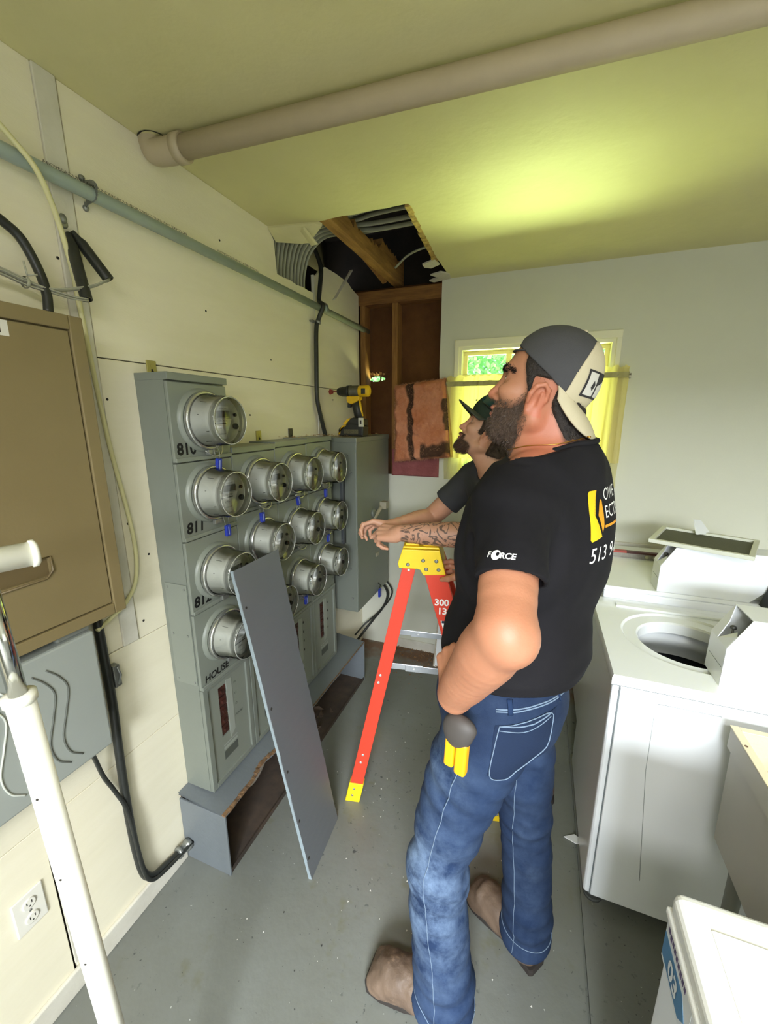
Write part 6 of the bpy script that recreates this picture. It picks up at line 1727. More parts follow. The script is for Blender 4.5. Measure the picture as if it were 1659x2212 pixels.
f1.limb([P1['shL'], tuple(Vector(P1['shL']).lerp(Vector(P1['elL']), .5)), P1['elL']], [.054, .050, .0465], .03)
fa = Vector(P1['elL']).lerp(Vector(P1['wrL']), .30); fb = Vector(P1['elL']).lerp(Vector(P1['wrL']), .68)
f1.limb([P1['elL'], fa, fb, P1['wrL']], [.047, .0525, .0455, .0370], .012)
f1.ell(Vector(P1['elL']) + Vector((.010, -.004, -.014)), (.040, .040, .040), .02)
f1.limb([P1['shR'], P1['elR'], tuple(Vector(P1['elR']).lerp(Vector(P1['wrR']), .3)), P1['wrR']], [.056, .047, .048, .036], .03)
hand(f1, P1['wrL'], (-.22, .62, .60), (.45, .65, -.55), (1, 0, .3), 1.0, curls=((.9, 1.2, .7), (1.0, 1.2, .7), (1.05, 1.2, .8), (1.1, 1.2, .8)), thumb=((.25, .2), .25), rw=.034)
hand(f1, P1['wrR'], (-.45, .88, -.08), (-.88, -.45, 0), (0, 0, 1), 1.0, curls=((.9, .9, .5),) * 4, rw=.03, thumb_pts=[(.930, 1.372, 1.104), (.905, 1.366, 1.094), (.880, 1.373, 1.082), (.856, 1.380, 1.072)])
f1.cone(tuple(HD.w((-.022, 0, -.02))), P1['neck'], .060, .066, .03); f1.cone(tuple(HD.w((.012, 0, -.055))), (1.150, .982, 1.54), .048, .055, .03)
head_prims(f1, HD)
v, q = f1.mesh(); nr = vnormals(v, q)
L_ = HD.loc(v); inhead = (v[:, 2] > 1.50) & (np.abs(L_[:, 1]) < .12)
def cheekline(f): return np.where(f < .05, .012 - (f - .02) * 1.25, np.maximum(-.0255 - (f - .05) * .22, -.036))
def beard_mask1(L_):
    f, l, u = L_[..., 0], np.abs(L_[..., 1]), L_[..., 2]
    m = smoothstep(.008, .036, f + .10 * np.minimum(0, u + .05)) * smoothstep(.014, -.018, u - cheekline(f)) * smoothstep(-.150, -.112, u)
    lips = smoothstep(.077, .083, f) * smoothstep(.026, .020, l) * smoothstep(-.068, -.063, u) * smoothstep(-.036, -.040, u)
    return m * (1 - lips)
def hair_mask1(L_):
    f, l, u = L_[..., 0], np.abs(L_[..., 1]), L_[..., 2]
    back = smoothstep(-.018, -.030, f) * smoothstep(-.012, .010, u + .012 + (-.026 - f) * 1.35)
    temple = smoothstep(.060, .044, f + .42 * np.maximum(0, .055 - u)) * smoothstep(-.030, -.012, u) * smoothstep(.020, .031, f)
    above = smoothstep(.032, .040, u) * smoothstep(.05, .04, f)
    band = .515 * (f - .062) - .857 * (u - .079)
    return np.maximum(np.maximum(back, temple), above) * smoothstep(-.016, -.008, band)
stub = np.where(inhead, np.maximum(beard_mask1(L_) * .85, hair_mask1(L_) * .9), 0)
earm = (np.abs(L_[:, 1]) > .070) & (np.abs(L_[:, 0]) < .045) & (L_[:, 2] > -.04) & (L_[:, 2] < .055)
stub = np.where(earm & inhead, 0, stub)
ruddy = np.where(inhead, .50 * smoothstep(.04, -.02, L_[:, 0]) * smoothstep(.03, -.05, L_[:, 2]) + .35 * smoothstep(.066, .074, np.abs(L_[:, 1])) * earm + .35 * np.exp(-((L_[:, 0] - .11) / .02) ** 2 - ((L_[:, 2] + .015) / .02) ** 2), 0.1)
lips = np.where(inhead, smoothstep(.083, .087, L_[:, 0]) * smoothstep(.022, .018, np.abs(L_[:, 1])) * smoothstep(-.066, -.062, L_[:, 2]) * smoothstep(-.0375, -.041, L_[:, 2]), 0)
body1 = np_mesh('body', v, q, m_skin1, man, dict(stubble=stub, ruddy=ruddy, lips=lips))
# hair and beard shells
fh = Field(tuple(HD.w((0, 0, 0)) - .16), tuple(HD.w((0, 0, 0)) + .16), .0024)
head_prims(fh, HD, ears=False)
fh.cone(tuple(HD.w((-.022, 0, -.02))), P1['neck'], .060, .066, .03); fh.cone(tuple(HD.w((.012, 0, -.055))), (1.150, .982, 1.54), .048, .055, .03)
base_a = fh.a.copy()
def shell(name, maskf, thickf, mat, H, fld, par, trim=-.004):
    X, Y, Z = np.meshgrid(*fld.coords(), indexing='ij')
    P = np.stack([X, Y, Z], -1); L_ = H.loc(P)
    mk = maskf(L_).astype(np.float32)
    d = base_a - (trim + mk * thickf(L_, P)).astype(np.float32)
    d = np.maximum(d, (.12 - mk) * .03); d = np.maximum(d, -(base_a + .010))
    keep = fld.a; fld.a = d.astype(np.float32); vv, qq = fld.mesh(); fld.a = keep
    return vv, qq, np_mesh(name, vv, qq, mat, par)
def thick_beard(L_, P):
    f, u = L_[..., 0], L_[..., 2]
    return .0048 + .0045 * smoothstep(.045, .08, f) * smoothstep(-.05, -.085, u) + .004 * smoothstep(-.08, -.11, u) + .0016 * nz(P.reshape(-1, 3), 420).reshape(f.shape)
vb, qb, _o = shell('beard', beard_mask1, thick_beard, m_beard1, HD, fh, man)
nb = vnormals(vb, qb); Lb = HD.loc(vb)
p_, n_ = pick(vb, qb, nb, (beard_mask1(Lb) > .15), 5200, 1)
strands('beard_hairs', p_, n_, M('beard_strand', '4a3a2e', .6), man, .0052, HD.d((.25, 0, -.75))[None, :], 2)
p_, n_ = pick(v, q, nr, inhead & (beard_mask1(L_) > .06) & (beard_mask1(L_) < .9) & ~earm, 2600, 4)
strands('stubble_hairs', p_, n_, M('beard_strand', '4a3a2e', .6), man, .0042, HD.d((.1, 0, -.8))[None, :], 3, .0003)
def thick_hair(L_, P): return .0075 + .0015 * nz(P.reshape(-1, 3), 300).reshape(L_.shape[:-1])
vh, qh, _o = shell('hair', hair_mask1, thick_hair, m_hair1, HD, fh, man)
nh = vnormals(vh, qh); Lh = HD.loc(vh)
p_, n_ = pick(vh, qh, nh, hair_mask1(Lh) > .1, 4200, 5)
strands('hair_strands', p_, n_, m_hair1, man, .0036, HD.d((-.5, 0, -.6))[None, :], 6)
# eyebrows, eyes
rs = np.random.RandomState(8); bvb0 = bvh_of(v, q)
for y in (1, -1):
    t = rs.rand(420); f_ = .0935 - .030 * t ** 1.6; l_ = (.012 + .040 * t) * y; u_ = .0375 + .006 * np.sin(t * 3) + rs.normal(0, .0024, 420) - .002 * t
    pts = np.stack([f_, l_, u_], 1)
    bvh_head = bvh_of(vh, qh) if False else None
    P_ = HD.o + pts @ HD.m
    P_ = np.array([tuple(bvb0.find_nearest(Vector(p))[0]) for p in P_])
    strands('eyebrow', P_, np.repeat(HD.d((1, 0, .2))[None, :], 420, 0), m_hair1, man, .008, HD.d((-.2, .9 * y, .1))[None, :], 9 + y)
    b = B(); mt = Matrix((tuple(HD.m[0]), tuple(HD.m[1]), tuple(HD.m[2]))).transposed()
    b.ell(HD.w((.0735, .031 * y, .0215)), (.0133, .0125, .0082), 0, 16, 12, mt); b.ell(HD.w((.0802, .0305 * y, .0225)), (.0075, .0055, .0056), 1, 12, 8, mt)
    b.build('eye', [M('eye_white', 'e4dcd2', .25), M('eye_iris', '2a1c14', .2)], man)
# cap worn backwards
m_capg = M('cap_grey', '4b4b4d', 0.8, var=(20, .3), var_col='414143', bump=(700, .25), spec=.2)
m_capb = M('cap_beige', 'c6bca0', 0.85, var=(12, .3), var_col='b5aa8c', bump=(500, .12), spec=.2)
cap_t = tag(bpy.data.objects.new('cap', None), None); COL.objects.link(cap_t); cap_t.parent = man; cap_t.matrix_parent_inverse = man.matrix_basis.inverted()
def cap_crown(name, g, cutf, mat, back):
    F = Field(tuple(HD.w((0, 0, .05)) - .16), tuple(HD.w((0, 0, .05)) + .16), .0026)
    F.ell((.000, 0, .058), (.0935 + g, .084 + g, .090 + g), .0, fr=H_CAP)
    F.ell((-.016, 0, .060), (.074 + g, .076 + g, .081 + g), .02, fr=H_CAP)
    F.ell((-.012, 0, .030), (.077 + g, .078 + g, .072 + g), .02, fr=H_CAP)
    F.ell((-.002, 0, .040), (.081, .073, .088), .0, 's', fr=H_CAP)
    F.cut(HD.w((.060, 0, .077)), HD.d((.515, 0, -.857)))
    F.cut(HD.w((cutf, 0, .06)), HD.d((1, 0, .22)) if back else HD.d((-1, 0, -.22)))
    if not back: F.ell((.100, 0, .088), (.032, .036, .026), .004, 's', fr=HD)
    vv, qq = F.mesh()
    vv = vv + vnormals(vv, qq) * (.0012 * nz(vv, 60))[:, None]
    return vv, qq, np_mesh(name, vv, qq, mat, cap_t)
H_CAP = HD
vc1, qc1, _o = cap_crown('crown', 0.0, -.050, m_capg, False)
vc2, qc2, _o = cap_crown('front_panel', .0022, -.048, m_capb, True)
# brim
NA, NB = 36, 10; vs = []; fs = []
for i in range(NA + 1):
    a = R(-78 + 156 * i / NA); w = math.cos(a * .98) ** .55 if abs(a) < PI / 2 else 0
    f0 = -.004 - .080 * math.cos(a) * .95; l0 = .081 * math.sin(a)
    u0 = .079 + (f0 - .062) * .601 + .004
    for k in range(NB + 1):
        t_ = k / NB; Lw = .068 * w * t_
        drop = R(36 + 30 * abs(math.sin(a)) ** 1.5 + 16 * t_)
        rad = Vector((-math.cos(a * .55), math.sin(a * .55) * .75, 0)).normalized()
        pl = Vector((f0, l0, u0)) + rad * Lw * math.cos(drop) + Vector((-.18, 0, -1)) * Lw * math.sin(drop)
        vs.append(tuple(HD.w(tuple(pl))))
for i in range(NA):
    for k in range(NB):
        a_ = i * (NB + 1) + k; fs.append((a_, a_ + 1, a_ + NB + 2, a_ + NB + 1))
b = B(); b.add(vs, fs, 0, True); br = b.build('brim', m_capb, cap_t); md = br.modifiers.new('t', 'SOLIDIFY'); md.thickness = .004; md.offset = 0
b = B(); b.ell(HD.w((-.034, 0, .1435)), (.007, .007, .005)); b.build('button', m_capb, cap_t)
bv = bvh_of(vc2, qc2); bb = B(); cdir = Vector(HD.d((-.93, .36, 0.0))); cr = Vector(HD.d((-.36, -.93, 0)))
o_ = Vector(HD.w((-.02, .0, .046)))
project_text(bb, '', 1, bv, o_ - cr * .045, cr, HD.d((0, 0, 1)), cdir, poly=[(0, -.026), (.09, -.026), (.09, .026), (0, .026)], off=.0012)
project_text(bb, '', 1, bv, o_ - cr * .041, cr, HD.d((0, 0, 1)), cdir, poly=[(0, -.022), (.024, -.022), (.024, .022), (0, .022)], off=.0020, mi=1)
project_text(bb, '', 1, bv, o_ - cr * .012, cr, HD.d((0, 0, 1)), cdir, poly=[(0, -.022), (.052, -.022), (.052, -.002), (.026, .012), (0, .0)], off=.0020, mi=1)
project_text(bb, '', 1, bv, o_ - cr * .030, cr, HD.d((0, 0, 1)), cdir, poly=[(0, -.006), (.006, -.012), (.010, 0), (.004, .008)], off=.0026, mi=0)
bb.build('patch', [M('patch_dark', '2c2a2b', .7), M('patch_white', 'c9c6bd', .7)], cap_t)
b = B(); b.tube(smooth_path([tuple(HD.w(p)) for p in ((.060, .052, .082), (.080, .030, .081), (.087, 0, .080), (.080, -.030, .081), (.060, -.052, .082))], 6), .006, 8, flat=.3); b.build('strap', m_capg, cap_t)
# T-shirt
fs1 = Field((.72, .50, 1.02), (1.46, 1.56, 1.66), .0034)
torso(fs1, .013, .06)
fs1.ell(in_fr(F28, (1.130, .950, 1.12)), (.152, .176, .14), .05, fr=F28)
for (a, c) in (('shL', 'elL'), ('shR', 'elR')):
    A_, C_ = Vector(P1[a]), Vector(P1[c]); mid = A_.lerp(C_, .66 if a == 'shL' else .62)
    sl = Field((.72, .50, 1.02), (1.46, 1.56, 1.66), .0034)
    sl.limb([A_, A_.lerp(C_, .4) + Vector((.004, 0, 0)), mid + (C_ - A_) * .25 + Vector((.005, 0, 0))], [.070, .0625, .0605], .0)
    d_ = (C_ - A_).normalized(); cutn = (d_ + Vector((0, 0, -.45))).normalized()
    sl.cut(mid, cutn, .003)
    sl.cone(mid + d_ * .05 + Vector((.005, 0, 0)), mid - d_ * .035 + Vector((.005, 0, 0)), .0545, .050, .0, 's')
    hh = np.maximum(.028 - np.abs(fs1.a - sl.a), 0) / .028
    fs1.a = np.minimum(fs1.a, sl.a) - hh * hh * .007
fs1.cut((1.15, .95, 1.098), (-.02, .05, -1), .004)
fs1.cone((1.135, .982, 1.64), (1.192, .987, 1.545), .082, .068, .006, 's'); fs1.cut((1.19, .987, 1.585), (-.25, 0, 1), .0, (1.05, .85, 1.5), (1.33, 1.12, 1.66))
vt, qt = fs1.mesh(); nt_ = vnormals(vt, qt)
fold = .0045 * nz(vt * np.array([1, 1, 2.6]), 17) * smoothstep(1.36, 1.12, vt[:, 2])
ax_ = np.array([1.10, .80, 1.40]); dd = vt - ax_; rad = np.linalg.norm(dd, axis=1)
fold += .0055 * np.sin(rad * 105 + 1.5 * nz(vt, 14)) * np.exp(-(rad / .13) ** 2)
fold += .0030 * nz(vt * np.array([1, 1, .5]), 26)
hem_ = np.exp(-((vt[:, 2] - 1.118) / .012) ** 2) * .0025
vt = vt + nt_ * (fold + hem_)[:, None]
tee = np_mesh('tshirt', vt, qt, m_tee1, man)
bvt = bvh_of(vt, qt)
# collar ring
ring_pts = []
for k in range(29):
    a = 2 * PI * k / 28; ring_pts.append((1.188 + .079 * math.cos(a), .987 + .079 * math.sin(a), 1.583 + .022 * math.cos(a) * .9))
b = B(); b.tube(surf_line(bvt, ring_pts, .0018, 3), .0060, 8); b.build('collar', M('tee_collar', '1b1a1d', .85, spec=.2), tee)
# chain
bvb = bvh_of(v, q)
pts = [(1.182 + .078 * math.cos(a), .987 + .078 * math.sin(a), 1.598 + .018 * math.cos(a)) for a in [2 * PI * k / 40 for k in range(41)]]
b = B(); b.tube(surf_line(bvb, pts, .0022, 3), .0012, 6); b.ell((1.245, .925, 1.612), (.004, .004, .0025)); b.build('necklace', M('gold_chain', 'c9964a', .3, .9), man)
# printed logo on the back, lettering on the sleeve
BN = Vector((.906, -.423, 0.02)).normalized(); BR = Vector((.40, .92, 0)).normalized()
m_py = M('print_yellow', 'f0c515', .6, var=(40, .25), var_col='d9a80f'); m_po = M('print_orange', 'e79a1e', .6)
b = B()
O1 = Vector((1.250, .878, 1.410)); kk = .62
S_ = Vector((BR.x, BR.y, 0)).normalized()
def pt(poly, mi): project_text(b, '', 1, bvt, O1, S_, (0, 0, 1), BN, poly=[(p[0] * kk, p[1] * kk) for p in poly], mi=mi)
pt([(0, .002), (.006, -.006), (.064, .004), (.026, .078), (.052, .158), (.008, .158), (0, .15)], 0)
pt([(.068, .018), (.080, .036), (.080, .120), (.070, .128), (.044, .078)], 1)
pt([(.026, .078), (.052, .158), (.047, .158), (.022, .082)], 1)
pt([(.088, .030), (.20, .030), (.20, .039), (.088, .039)], 1)
project_text(b, 'OWE', .036, bvt, O1 + S_ * .060 + Vector((0, 0, .074)), S_, (0, 0, 1), BN, mi=2)
project_text(b, 'ECTR', .036, bvt, O1 + S_ * .060 + Vector((0, 0, .038)), S_, (0, 0, 1), BN, mi=2)
project_text(b, '513', .045, bvt, O1 + S_ * .0 + Vector((0, 0, -.048)), S_, (0, 0, 1), BN, slant=.15, mi=2)
project_text(b, '9-0', .045, bvt, O1 + S_ * .080 + Vector((0, 0, -.048)), S_, (0, 0, 1), BN, slant=.15, mi=2)
b.build('back_print', [m_py, m_po, m_white], tee)
SN = Vector((-.35, -.88, .30)).normalized(); SR = Vector((.93, -.33, .12)).normalized()
b = B(); so = Vector((1.130, .712, 1.414))
SU = SN.cross(SR).normalized()
project_text(b, '*F', .0135, bvt, so + SR * -.026 + SU * -.006, SR, SU, SN)
project_text(b, '*RCE', .0135, bvt, so + SR * -.002 + SU * -.006, SR, SU, SN)
project_text(b, '', 1, bvt, so + SR * -.010 + SU * -.0015, SR, SU, SN, poly=[(.0085 * math.cos(2 * PI * k / 16), .0085 * math.sin(2 * PI * k / 16)) for k in range(16)], off=.002)
project_text(b, '', 1, bvt, so + SR * -.010 + SU * -.0015, SR, SU, SN, poly=[(.003 + .003 * math.cos(2 * PI * k / 10), .002 + .0035 * math.sin(2 * PI * k / 10)) for k in range(10)], off=.0026, mi=1)
b.build('sleeve_print', [m_white, m_tee1], tee)
# jeans
fj = Field((.82, .62, .02), (1.40, 1.22, 1.16), .0040)
for (fr, c, r) in ((F25, (1.112, .935, 1.04), (.146, .168, .11)), (F25, (1.112, .935, .985), (.146, .170, .105)), (F25, (1.150, .920, .95), (.095, .130, .085))):
    fj.ell(in_fr(fr, c), r, .04, fr=fr)
fj.limb([(1.090, .862, .93), (1.040, .85, .76), (1.004, .838, .59), (.994, .825, .51), (1.006, .815, .33), (1.022, .812, .17), (1.024, .812, .065)], [.106, .093, .079, .076, .075, .078, .085], .02)
fj.limb([(1.150, 1.01, .93), (1.178, 1.04, .74), (1.197, 1.052, .52), (1.215, 1.050, .36), (1.228, 1.045, .20), (1.234, 1.045, .08)], [.098, .081, .070, .069, .070, .074], .02)
fj.cut((1.1, .93, 1.120), (-.05, .05, 1), .003)
fj.cut((1.0, .81, .072), (-.28, .10, -1), .002, (.82, .62, .0), (1.125, .96, .30))
fj.cut((1.24, 1.05, .085), (.10, .25, -1), .002, (1.126, .93, .0), (1.40, 1.2, .25))
vj, qj = fj.mesh(); nj = vnormals(vj, qj)
zk = vj[:, 2]
wr = .0050 * nz(vj * np.array([.7, .7, 1.9]), 24) * (1 + .8 * np.exp(-((zk - .52) / .13) ** 2)) + .0035 * nz(vj * np.array([1, 1, 2.4]), 52) * np.exp(-((zk - .50) / .12) ** 2)
wr += .006 * np.sin(zk * 95 + 3 * nz(vj, 9)) * smoothstep(.36, .10, zk) * .7
wr += .005 * np.sin((vj[:, 0] * .6 + zk) * 80 + 2 * nz(vj, 8)) * np.exp(-((zk - .80) / .10) ** 2) * .6
vj = vj + nj * wr[:, None]
leftleg = smoothstep(.99, .93, vj[:, 1] - .10 * (vj[:, 0] - 1.05))
front = smoothstep(1.10, .95, vj[:, 0])
fade = leftleg * (front * (np.exp(-((zk - .56) / .12) ** 2) * .62 + .5 * np.exp(-((zk - .88) / .09) ** 2) + .25 * np.exp(-((zk - .38) / .14) ** 2)) + .25 * np.exp(-((zk - .40) / .2) ** 2)) + .10
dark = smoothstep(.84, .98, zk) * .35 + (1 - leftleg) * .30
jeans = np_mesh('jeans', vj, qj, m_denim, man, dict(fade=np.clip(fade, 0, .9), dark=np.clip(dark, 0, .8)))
bvj = bvh_of(vj, qj)
def stitch(pts, name='seam_stitch', r=.0010, off=.0008):
    ln = surf_line(bvj, pts, off, 5)
    b = B(); b.tube(ln, r, 5); return b.build(name, m_stitch, jeans)
stitch([(1.045, .70, 1.0), (1.03, .72, .90), (1.01, .73, .78), (.985, .73, .66), (.972, .74, .54), (.985, .73, .42), (1.005, .725, .28), (1.015, .72, .16), (1.017, .71, .07)])
stitch([(1.16, .93, .72), (1.165, .97, .60), (1.17, .985, .48), (1.185, .985, .34), (1.19, .975, .20), (1.195, .97, .08)])
for o_ in (0, .006):
    stitch([(1.115, .74, 1.058 + o_), (1.17, .755, 1.062 + o_), (1.225, .80, 1.066 + o_), (1.27, .86, 1.068 + o_), (1.30, .93, 1.068 + o_), (1.30, 1.0, 1.068 + o_)], r=.0017)
pk = [(1.133, .735, .972), (1.20, .755, .978), (1.262, .80, 1.0)]
pocket_poly = [(1.126, .74, 1.020), (1.112, .74, .900), (1.146, .75, .886), (1.180, .76, .898), (1.240, .80, .955), (1.252, .80, 1.045)]
b = B()
cen = sum((Vector(p) for p in pocket_poly), Vector()) / len(pocket_poly); pn = Vector((.42, -.9, 0)).normalized()
prr = pn.cross(Vector((0, 0, 1))).normalized() * -1
project_text(b, '', 1, bvj, cen, prr, (0, 0, 1), pn, poly=[((Vector(p) - cen).dot(prr), (Vector(p) - cen).z) for p in reversed(pocket_poly)] if False else [((Vector(p) - cen).dot(prr), (Vector(p) - cen).z) for p in pocket_poly], off=.0022, dens=.012)
pkt = b.build('back_pocket', m_denim, jeans)
for f_ in pkt.data.polygons: f_.use_smooth = True
at = pkt.data.attributes.new('dark', 'FLOAT', 'POINT'); at.data.foreach_set('value', [.55] * len(pkt.data.vertices))
stitch(pocket_poly + [pocket_poly[0]], 'pocket_stitch', .0012, .003)
stitch([(p[0], p[1], p[2] - .010) for p in (pocket_poly[0], (1.20, .755, 1.018), pocket_poly[-1])], 'pocket_stitch', .0011, .003)
stitch([(p[0], p[1], p[2]) for p in (pocket_poly[0], (1.20, .755, 1.026), pocket_poly[-1])], 'pocket_stitch', .0016, .003)
hem1 = [(1.022 + .094 * math.cos(a), .812 + .094 * math.sin(a), .098 - .025 * math.cos(a)) for a in [2 * PI * k / 24 for k in range(25)]]
stitch(hem1, 'hem_stitch', .0012)
stitch([(1.238 + .08 * math.cos(a), 1.045 + .08 * math.sin(a), .112) for a in [2 * PI * k / 24 for k in range(25)]], 'hem_stitch', .0012)
for (p0, p1_) in (((1.15, .74, 1.10), (1.152, .742, 1.055)), ((1.262, .84, 1.10), (1.265, .845, 1.06))):
    ln = surf_line(bvj, [p0, p1_], .002, 5); b = B(); b.tube(ln, .006, 8, flat=.35, up=(0, 0, 1)); b.build('belt_loop', m_denim, jeans)
# boots
m_boot = M('boot_leather', '6d5a4a', 0.62, var=(12, .7), var_col='4a3b30', bump=(70, .25), wear=(16, .60, '7d6754'))
m_sole = M('boot_sole', '2b2521', .8)
def boot(heel, toe, name):
    h, t = Vector(heel), Vector(toe); d = (t - h).normalized(); Lf = (t - h).length
    fr = Frame(tuple(h), tuple(d), (0, 0, 1))
    F = Field(np.minimum(np.array(h), np.array(t)) - .10, np.maximum(np.array(h), np.array(t)) + np.array([.10, .10, .26]), .0034)
    F.cone((.052, 0, .17), (.052, 0, .06), .046, .048, .03, fr=fr)
    F.cone((.045, 0, .045), (Lf * .55, 0, .055), .045, .047, .03, fr=fr)
    F.chain([(Lf * .5, .004, .052), (Lf * .72, .006, .048), (Lf - .060, .006, .042)], [.050, .045, .036], .03, fr=fr)
    F.cone((Lf - .055, -.022, .030), (Lf - .055, .030, .030), .031, .031, .03, fr=fr)
    F.cone((Lf - .034, -.026, .027), (Lf - .034, .032, .027), .026, .026, .02, fr=fr)
    F.cut((h.x, h.y, .022), (0, 0, -1))
    vv, qq = F.mesh(); nn = vnormals(vv, qq); vv = vv + nn * (.0022 * nz(vv * np.array([1, 1, 1.6]), 60) + .0015 * nz(vv, 120))[:, None]
    o = np_mesh(name, vv, qq, m_boot, man)
    b = B(); prof = [(-.006, -.026), (.0, -.034), (.06, -.034), (.10, -.030), (.16, -.046), (Lf - .06, -.056), (Lf - .014, -.050), (Lf - .002, -.034), (Lf - .002, .040), (Lf - .014, .056), (Lf - .06, .060), (.16, .050), (.10, .032), (.06, .036), (.0, .036), (-.006, .026)]
    b.prism([tuple(fr.w((p[0], p[1], .002))) for p in prof], (0, 0, .022)); b.build('sole', m_sole, o, bevel=.004)
boot((1.085, .808, 0), (.795, .830, 0), 'boot')
boot((1.272, 1.008, 0), (1.052, 1.168, 0), 'boot')
# holstered knife on the hip
kn = thing('utility_knife', (1.045, .745, .96), 'yellow and grey folding tool clipped in the near worker\'s left hip pocket', 'knife')
KX = Frame((1.044, .724, .985), (-.25, -.95, .05), (.02, 0, 1))
def kbox(c, r, name, m, rnd=.006, par=kn):
    F = Field(KX.w((0, 0, 0)) - .12, KX.w((0, 0, 0)) + .12, .0016); F.box(c, r, fr=KX, rnd=rnd); vv, qq = F.mesh(); return np_mesh(name, vv, qq, m, par)
m_kn = M('knife_yellow', 'f2ad12', .45, var=(50, .3), var_col='d8920a'); m_kg = M('knife_grey', '47423f', .6, var=(30, .3), var_col='38332f')
kbox((.004, -.0125, -.014), (.011, .0112, .035), 'yellow_arm', m_kn)
kbox((.006, .0135, -.017), (.011, .0125, .038), 'yellow_arm', m_kn)
kbox((-.002, .0005, -.010), (.008, .004, .036), 'hinge', m_kg, .003)
F = Field(KX.w((0, 0, .02)) - .10, KX.w((0, 0, .02)) + .10, .002); F.ell((.006, 0, .030), (.016, .030, .030), .01, fr=KX); F.ell((.004, .004, .052), (.016, .034, .022), .02, fr=KX); vv, qq = F.mesh(); np_mesh('grip', vv, qq, m_kg, kn)
# ------------------------------------------------------------------ second worker: dark grey T-shirt, green cap, tattooed forearm
man2 = thing('person', (1.15, 1.72, 0.0), 'bearded man in dark grey T-shirt and green cap, tattooed forearm over the ladder, looking up', 'person')
m_skin2 = skin_material('skin_far', 'cc9c80', 'b98668', '3a2820', tattoo=True)
m_tee2 = M('grey_tee', '3a3b3d', 0.85, var=(5, .35), var_col='46474a', bump=(500, .08), spec=.25)
m_hair2 = M('hair_brown', '33261b', 0.65, var=(90, .4), var_col='4a3828', bump=(300, .4))
H2 = Frame((.955, 1.665, 1.580), (-.858, -.20, .462), (0, 0, 1))
P2 = dict(shL=(1.140, 1.548, 1.392), elL=(.965, 1.425, 1.240), wrL=(.692, 1.395, 1.228), shR=(.892, 1.800, 1.392), elR=(.706, 1.790, 1.196), wrR=(.602, 1.575, 1.205), neck=(1.018, 1.672, 1.450))
G37, G30 = (Frame((0, 0, 0), fdir(a), (0, 0, 1)) for a in (-37, -20))
def torso2(F, g=0.0, k=.05):
    for (fr, c, r) in ((G30, (1.155, 1.715, .97), (.115, .150, .13)), (G30, (1.115, 1.705, 1.12), (.118, .152, .16)), (G37, (1.050, 1.690, 1.28), (.118, .170, .17)), (G37, (1.020, 1.680, 1.37), (.095, .165, .08))):
        F.ell(in_fr(fr, c), tuple(x + g for x in r), k, fr=fr)
    F.chain([P2['shL'], (1.085, 1.605, 1.425), P2['neck'], (.950, 1.740, 1.425), P2['shR']], [.050 + g, .044 + g, .050 + g, .044 + g, .050 + g], k)
f2 = Field((.40, 1.28, .90), (1.36, 1.98, 1.80), .0029)
torso2(f2)
mL = Vector(P2['elL']).lerp(Vector(P2['wrL']), .30); mL2 = Vector(P2['elL']).lerp(Vector(P2['wrL']), .68)
f2.limb([P2['shL'], tuple(Vector(P2['shL']).lerp(Vector(P2['elL']), .5)), P2['elL']], [.052, .049, .043], .02)
f2.limb([P2['elL'], mL, mL2, P2['wrL']], [.043, .047, .040, .030], .012)
mR = Vector(P2['elR']).lerp(Vector(P2['wrR']), .30)
f2.limb([P2['shR'], tuple(Vector(P2['shR']).lerp(Vector(P2['elR']), .5)), P2['elR']], [.052, .049, .044], .02)
f2.limb([P2['elR'], mR, P2['wrR']], [.044, .046, .029], .012)
hand(f2, P2['wrL'], (-.96, .16, -.10), (.05, .45, -.88), (0, 1, .3), 1.02, curls=((.65, .8, .5), (.75, .8, .5), (1.0, 1.1, .6), (1.15, 1.2, .6)), thumb=((.3, .3), .55), spread=.5, rw=.029)
hand(f2, P2['wrR'], (-.93, -.30, .10), (.10, -.45, -.88), (0, -1, .25), 1.0, curls=((.45, .85, .6), (.55, .9, .6), (.7, .9, .6), (.85, 1.0, .6)), thumb=((.3, .25), .60), spread=.5, rw=.028)
f2.cone(tuple(H2.w((-.022, 0, -.02))), P2['neck'], .052, .056, .03); f2.cone(tuple(H2.w((.004, 0, -.055))), (.985, 1.655, 1.44), .042, .046, .03)
head_prims(f2, H2, .97)
v2, q2 = f2.mesh(); nr2 = vnormals(v2, q2)
L2 = H2.loc(v2); inh2 = (v2[:, 2] > 1.44) & (np.abs(L2[:, 1]) < .12) & (L2[:, 0] < .14)
def beard_mask2(L_):
    f, l, u = L_[..., 0], np.abs(L_[..., 1]), L_[..., 2]
    chin = smoothstep(.030, .052, f) * smoothstep(-.046, -.062, u + .30 * np.maximum(0, .065 - f)) * smoothstep(-.140, -.105, u)
    stache = smoothstep(.070, .080, f) * smoothstep(-.032, -.036, u) * smoothstep(.040, .030, l)
    lips = smoothstep(.075, .083, f) * smoothstep(.026, .020, l) * smoothstep(-.066, -.061, u) * smoothstep(-.036, -.040, u)
    return np.maximum(chin, stache) * (1 - lips)
def hair_mask2(L_):
    f, l, u = L_[..., 0], np.abs(L_[..., 1]), L_[..., 2]
    back = smoothstep(-.018, -.032, f) * smoothstep(-.075, -.050, u)
    temple = smoothstep(.048, .036, f) * smoothstep(-.016, .0, u) * smoothstep(.020, .030, f)
    return np.maximum(np.maximum(back, temple), smoothstep(.03, .04, u) * smoothstep(.05, .04, f))
stub2 = np.where(inh2, np.maximum(beard_mask2(L2) * .8, hair_mask2(L2) * .9), 0) + np.where(inh2, .28 * smoothstep(.03, .06, L2[:, 0]) * smoothstep(-.015, -.05, L2[:, 2]), 0)
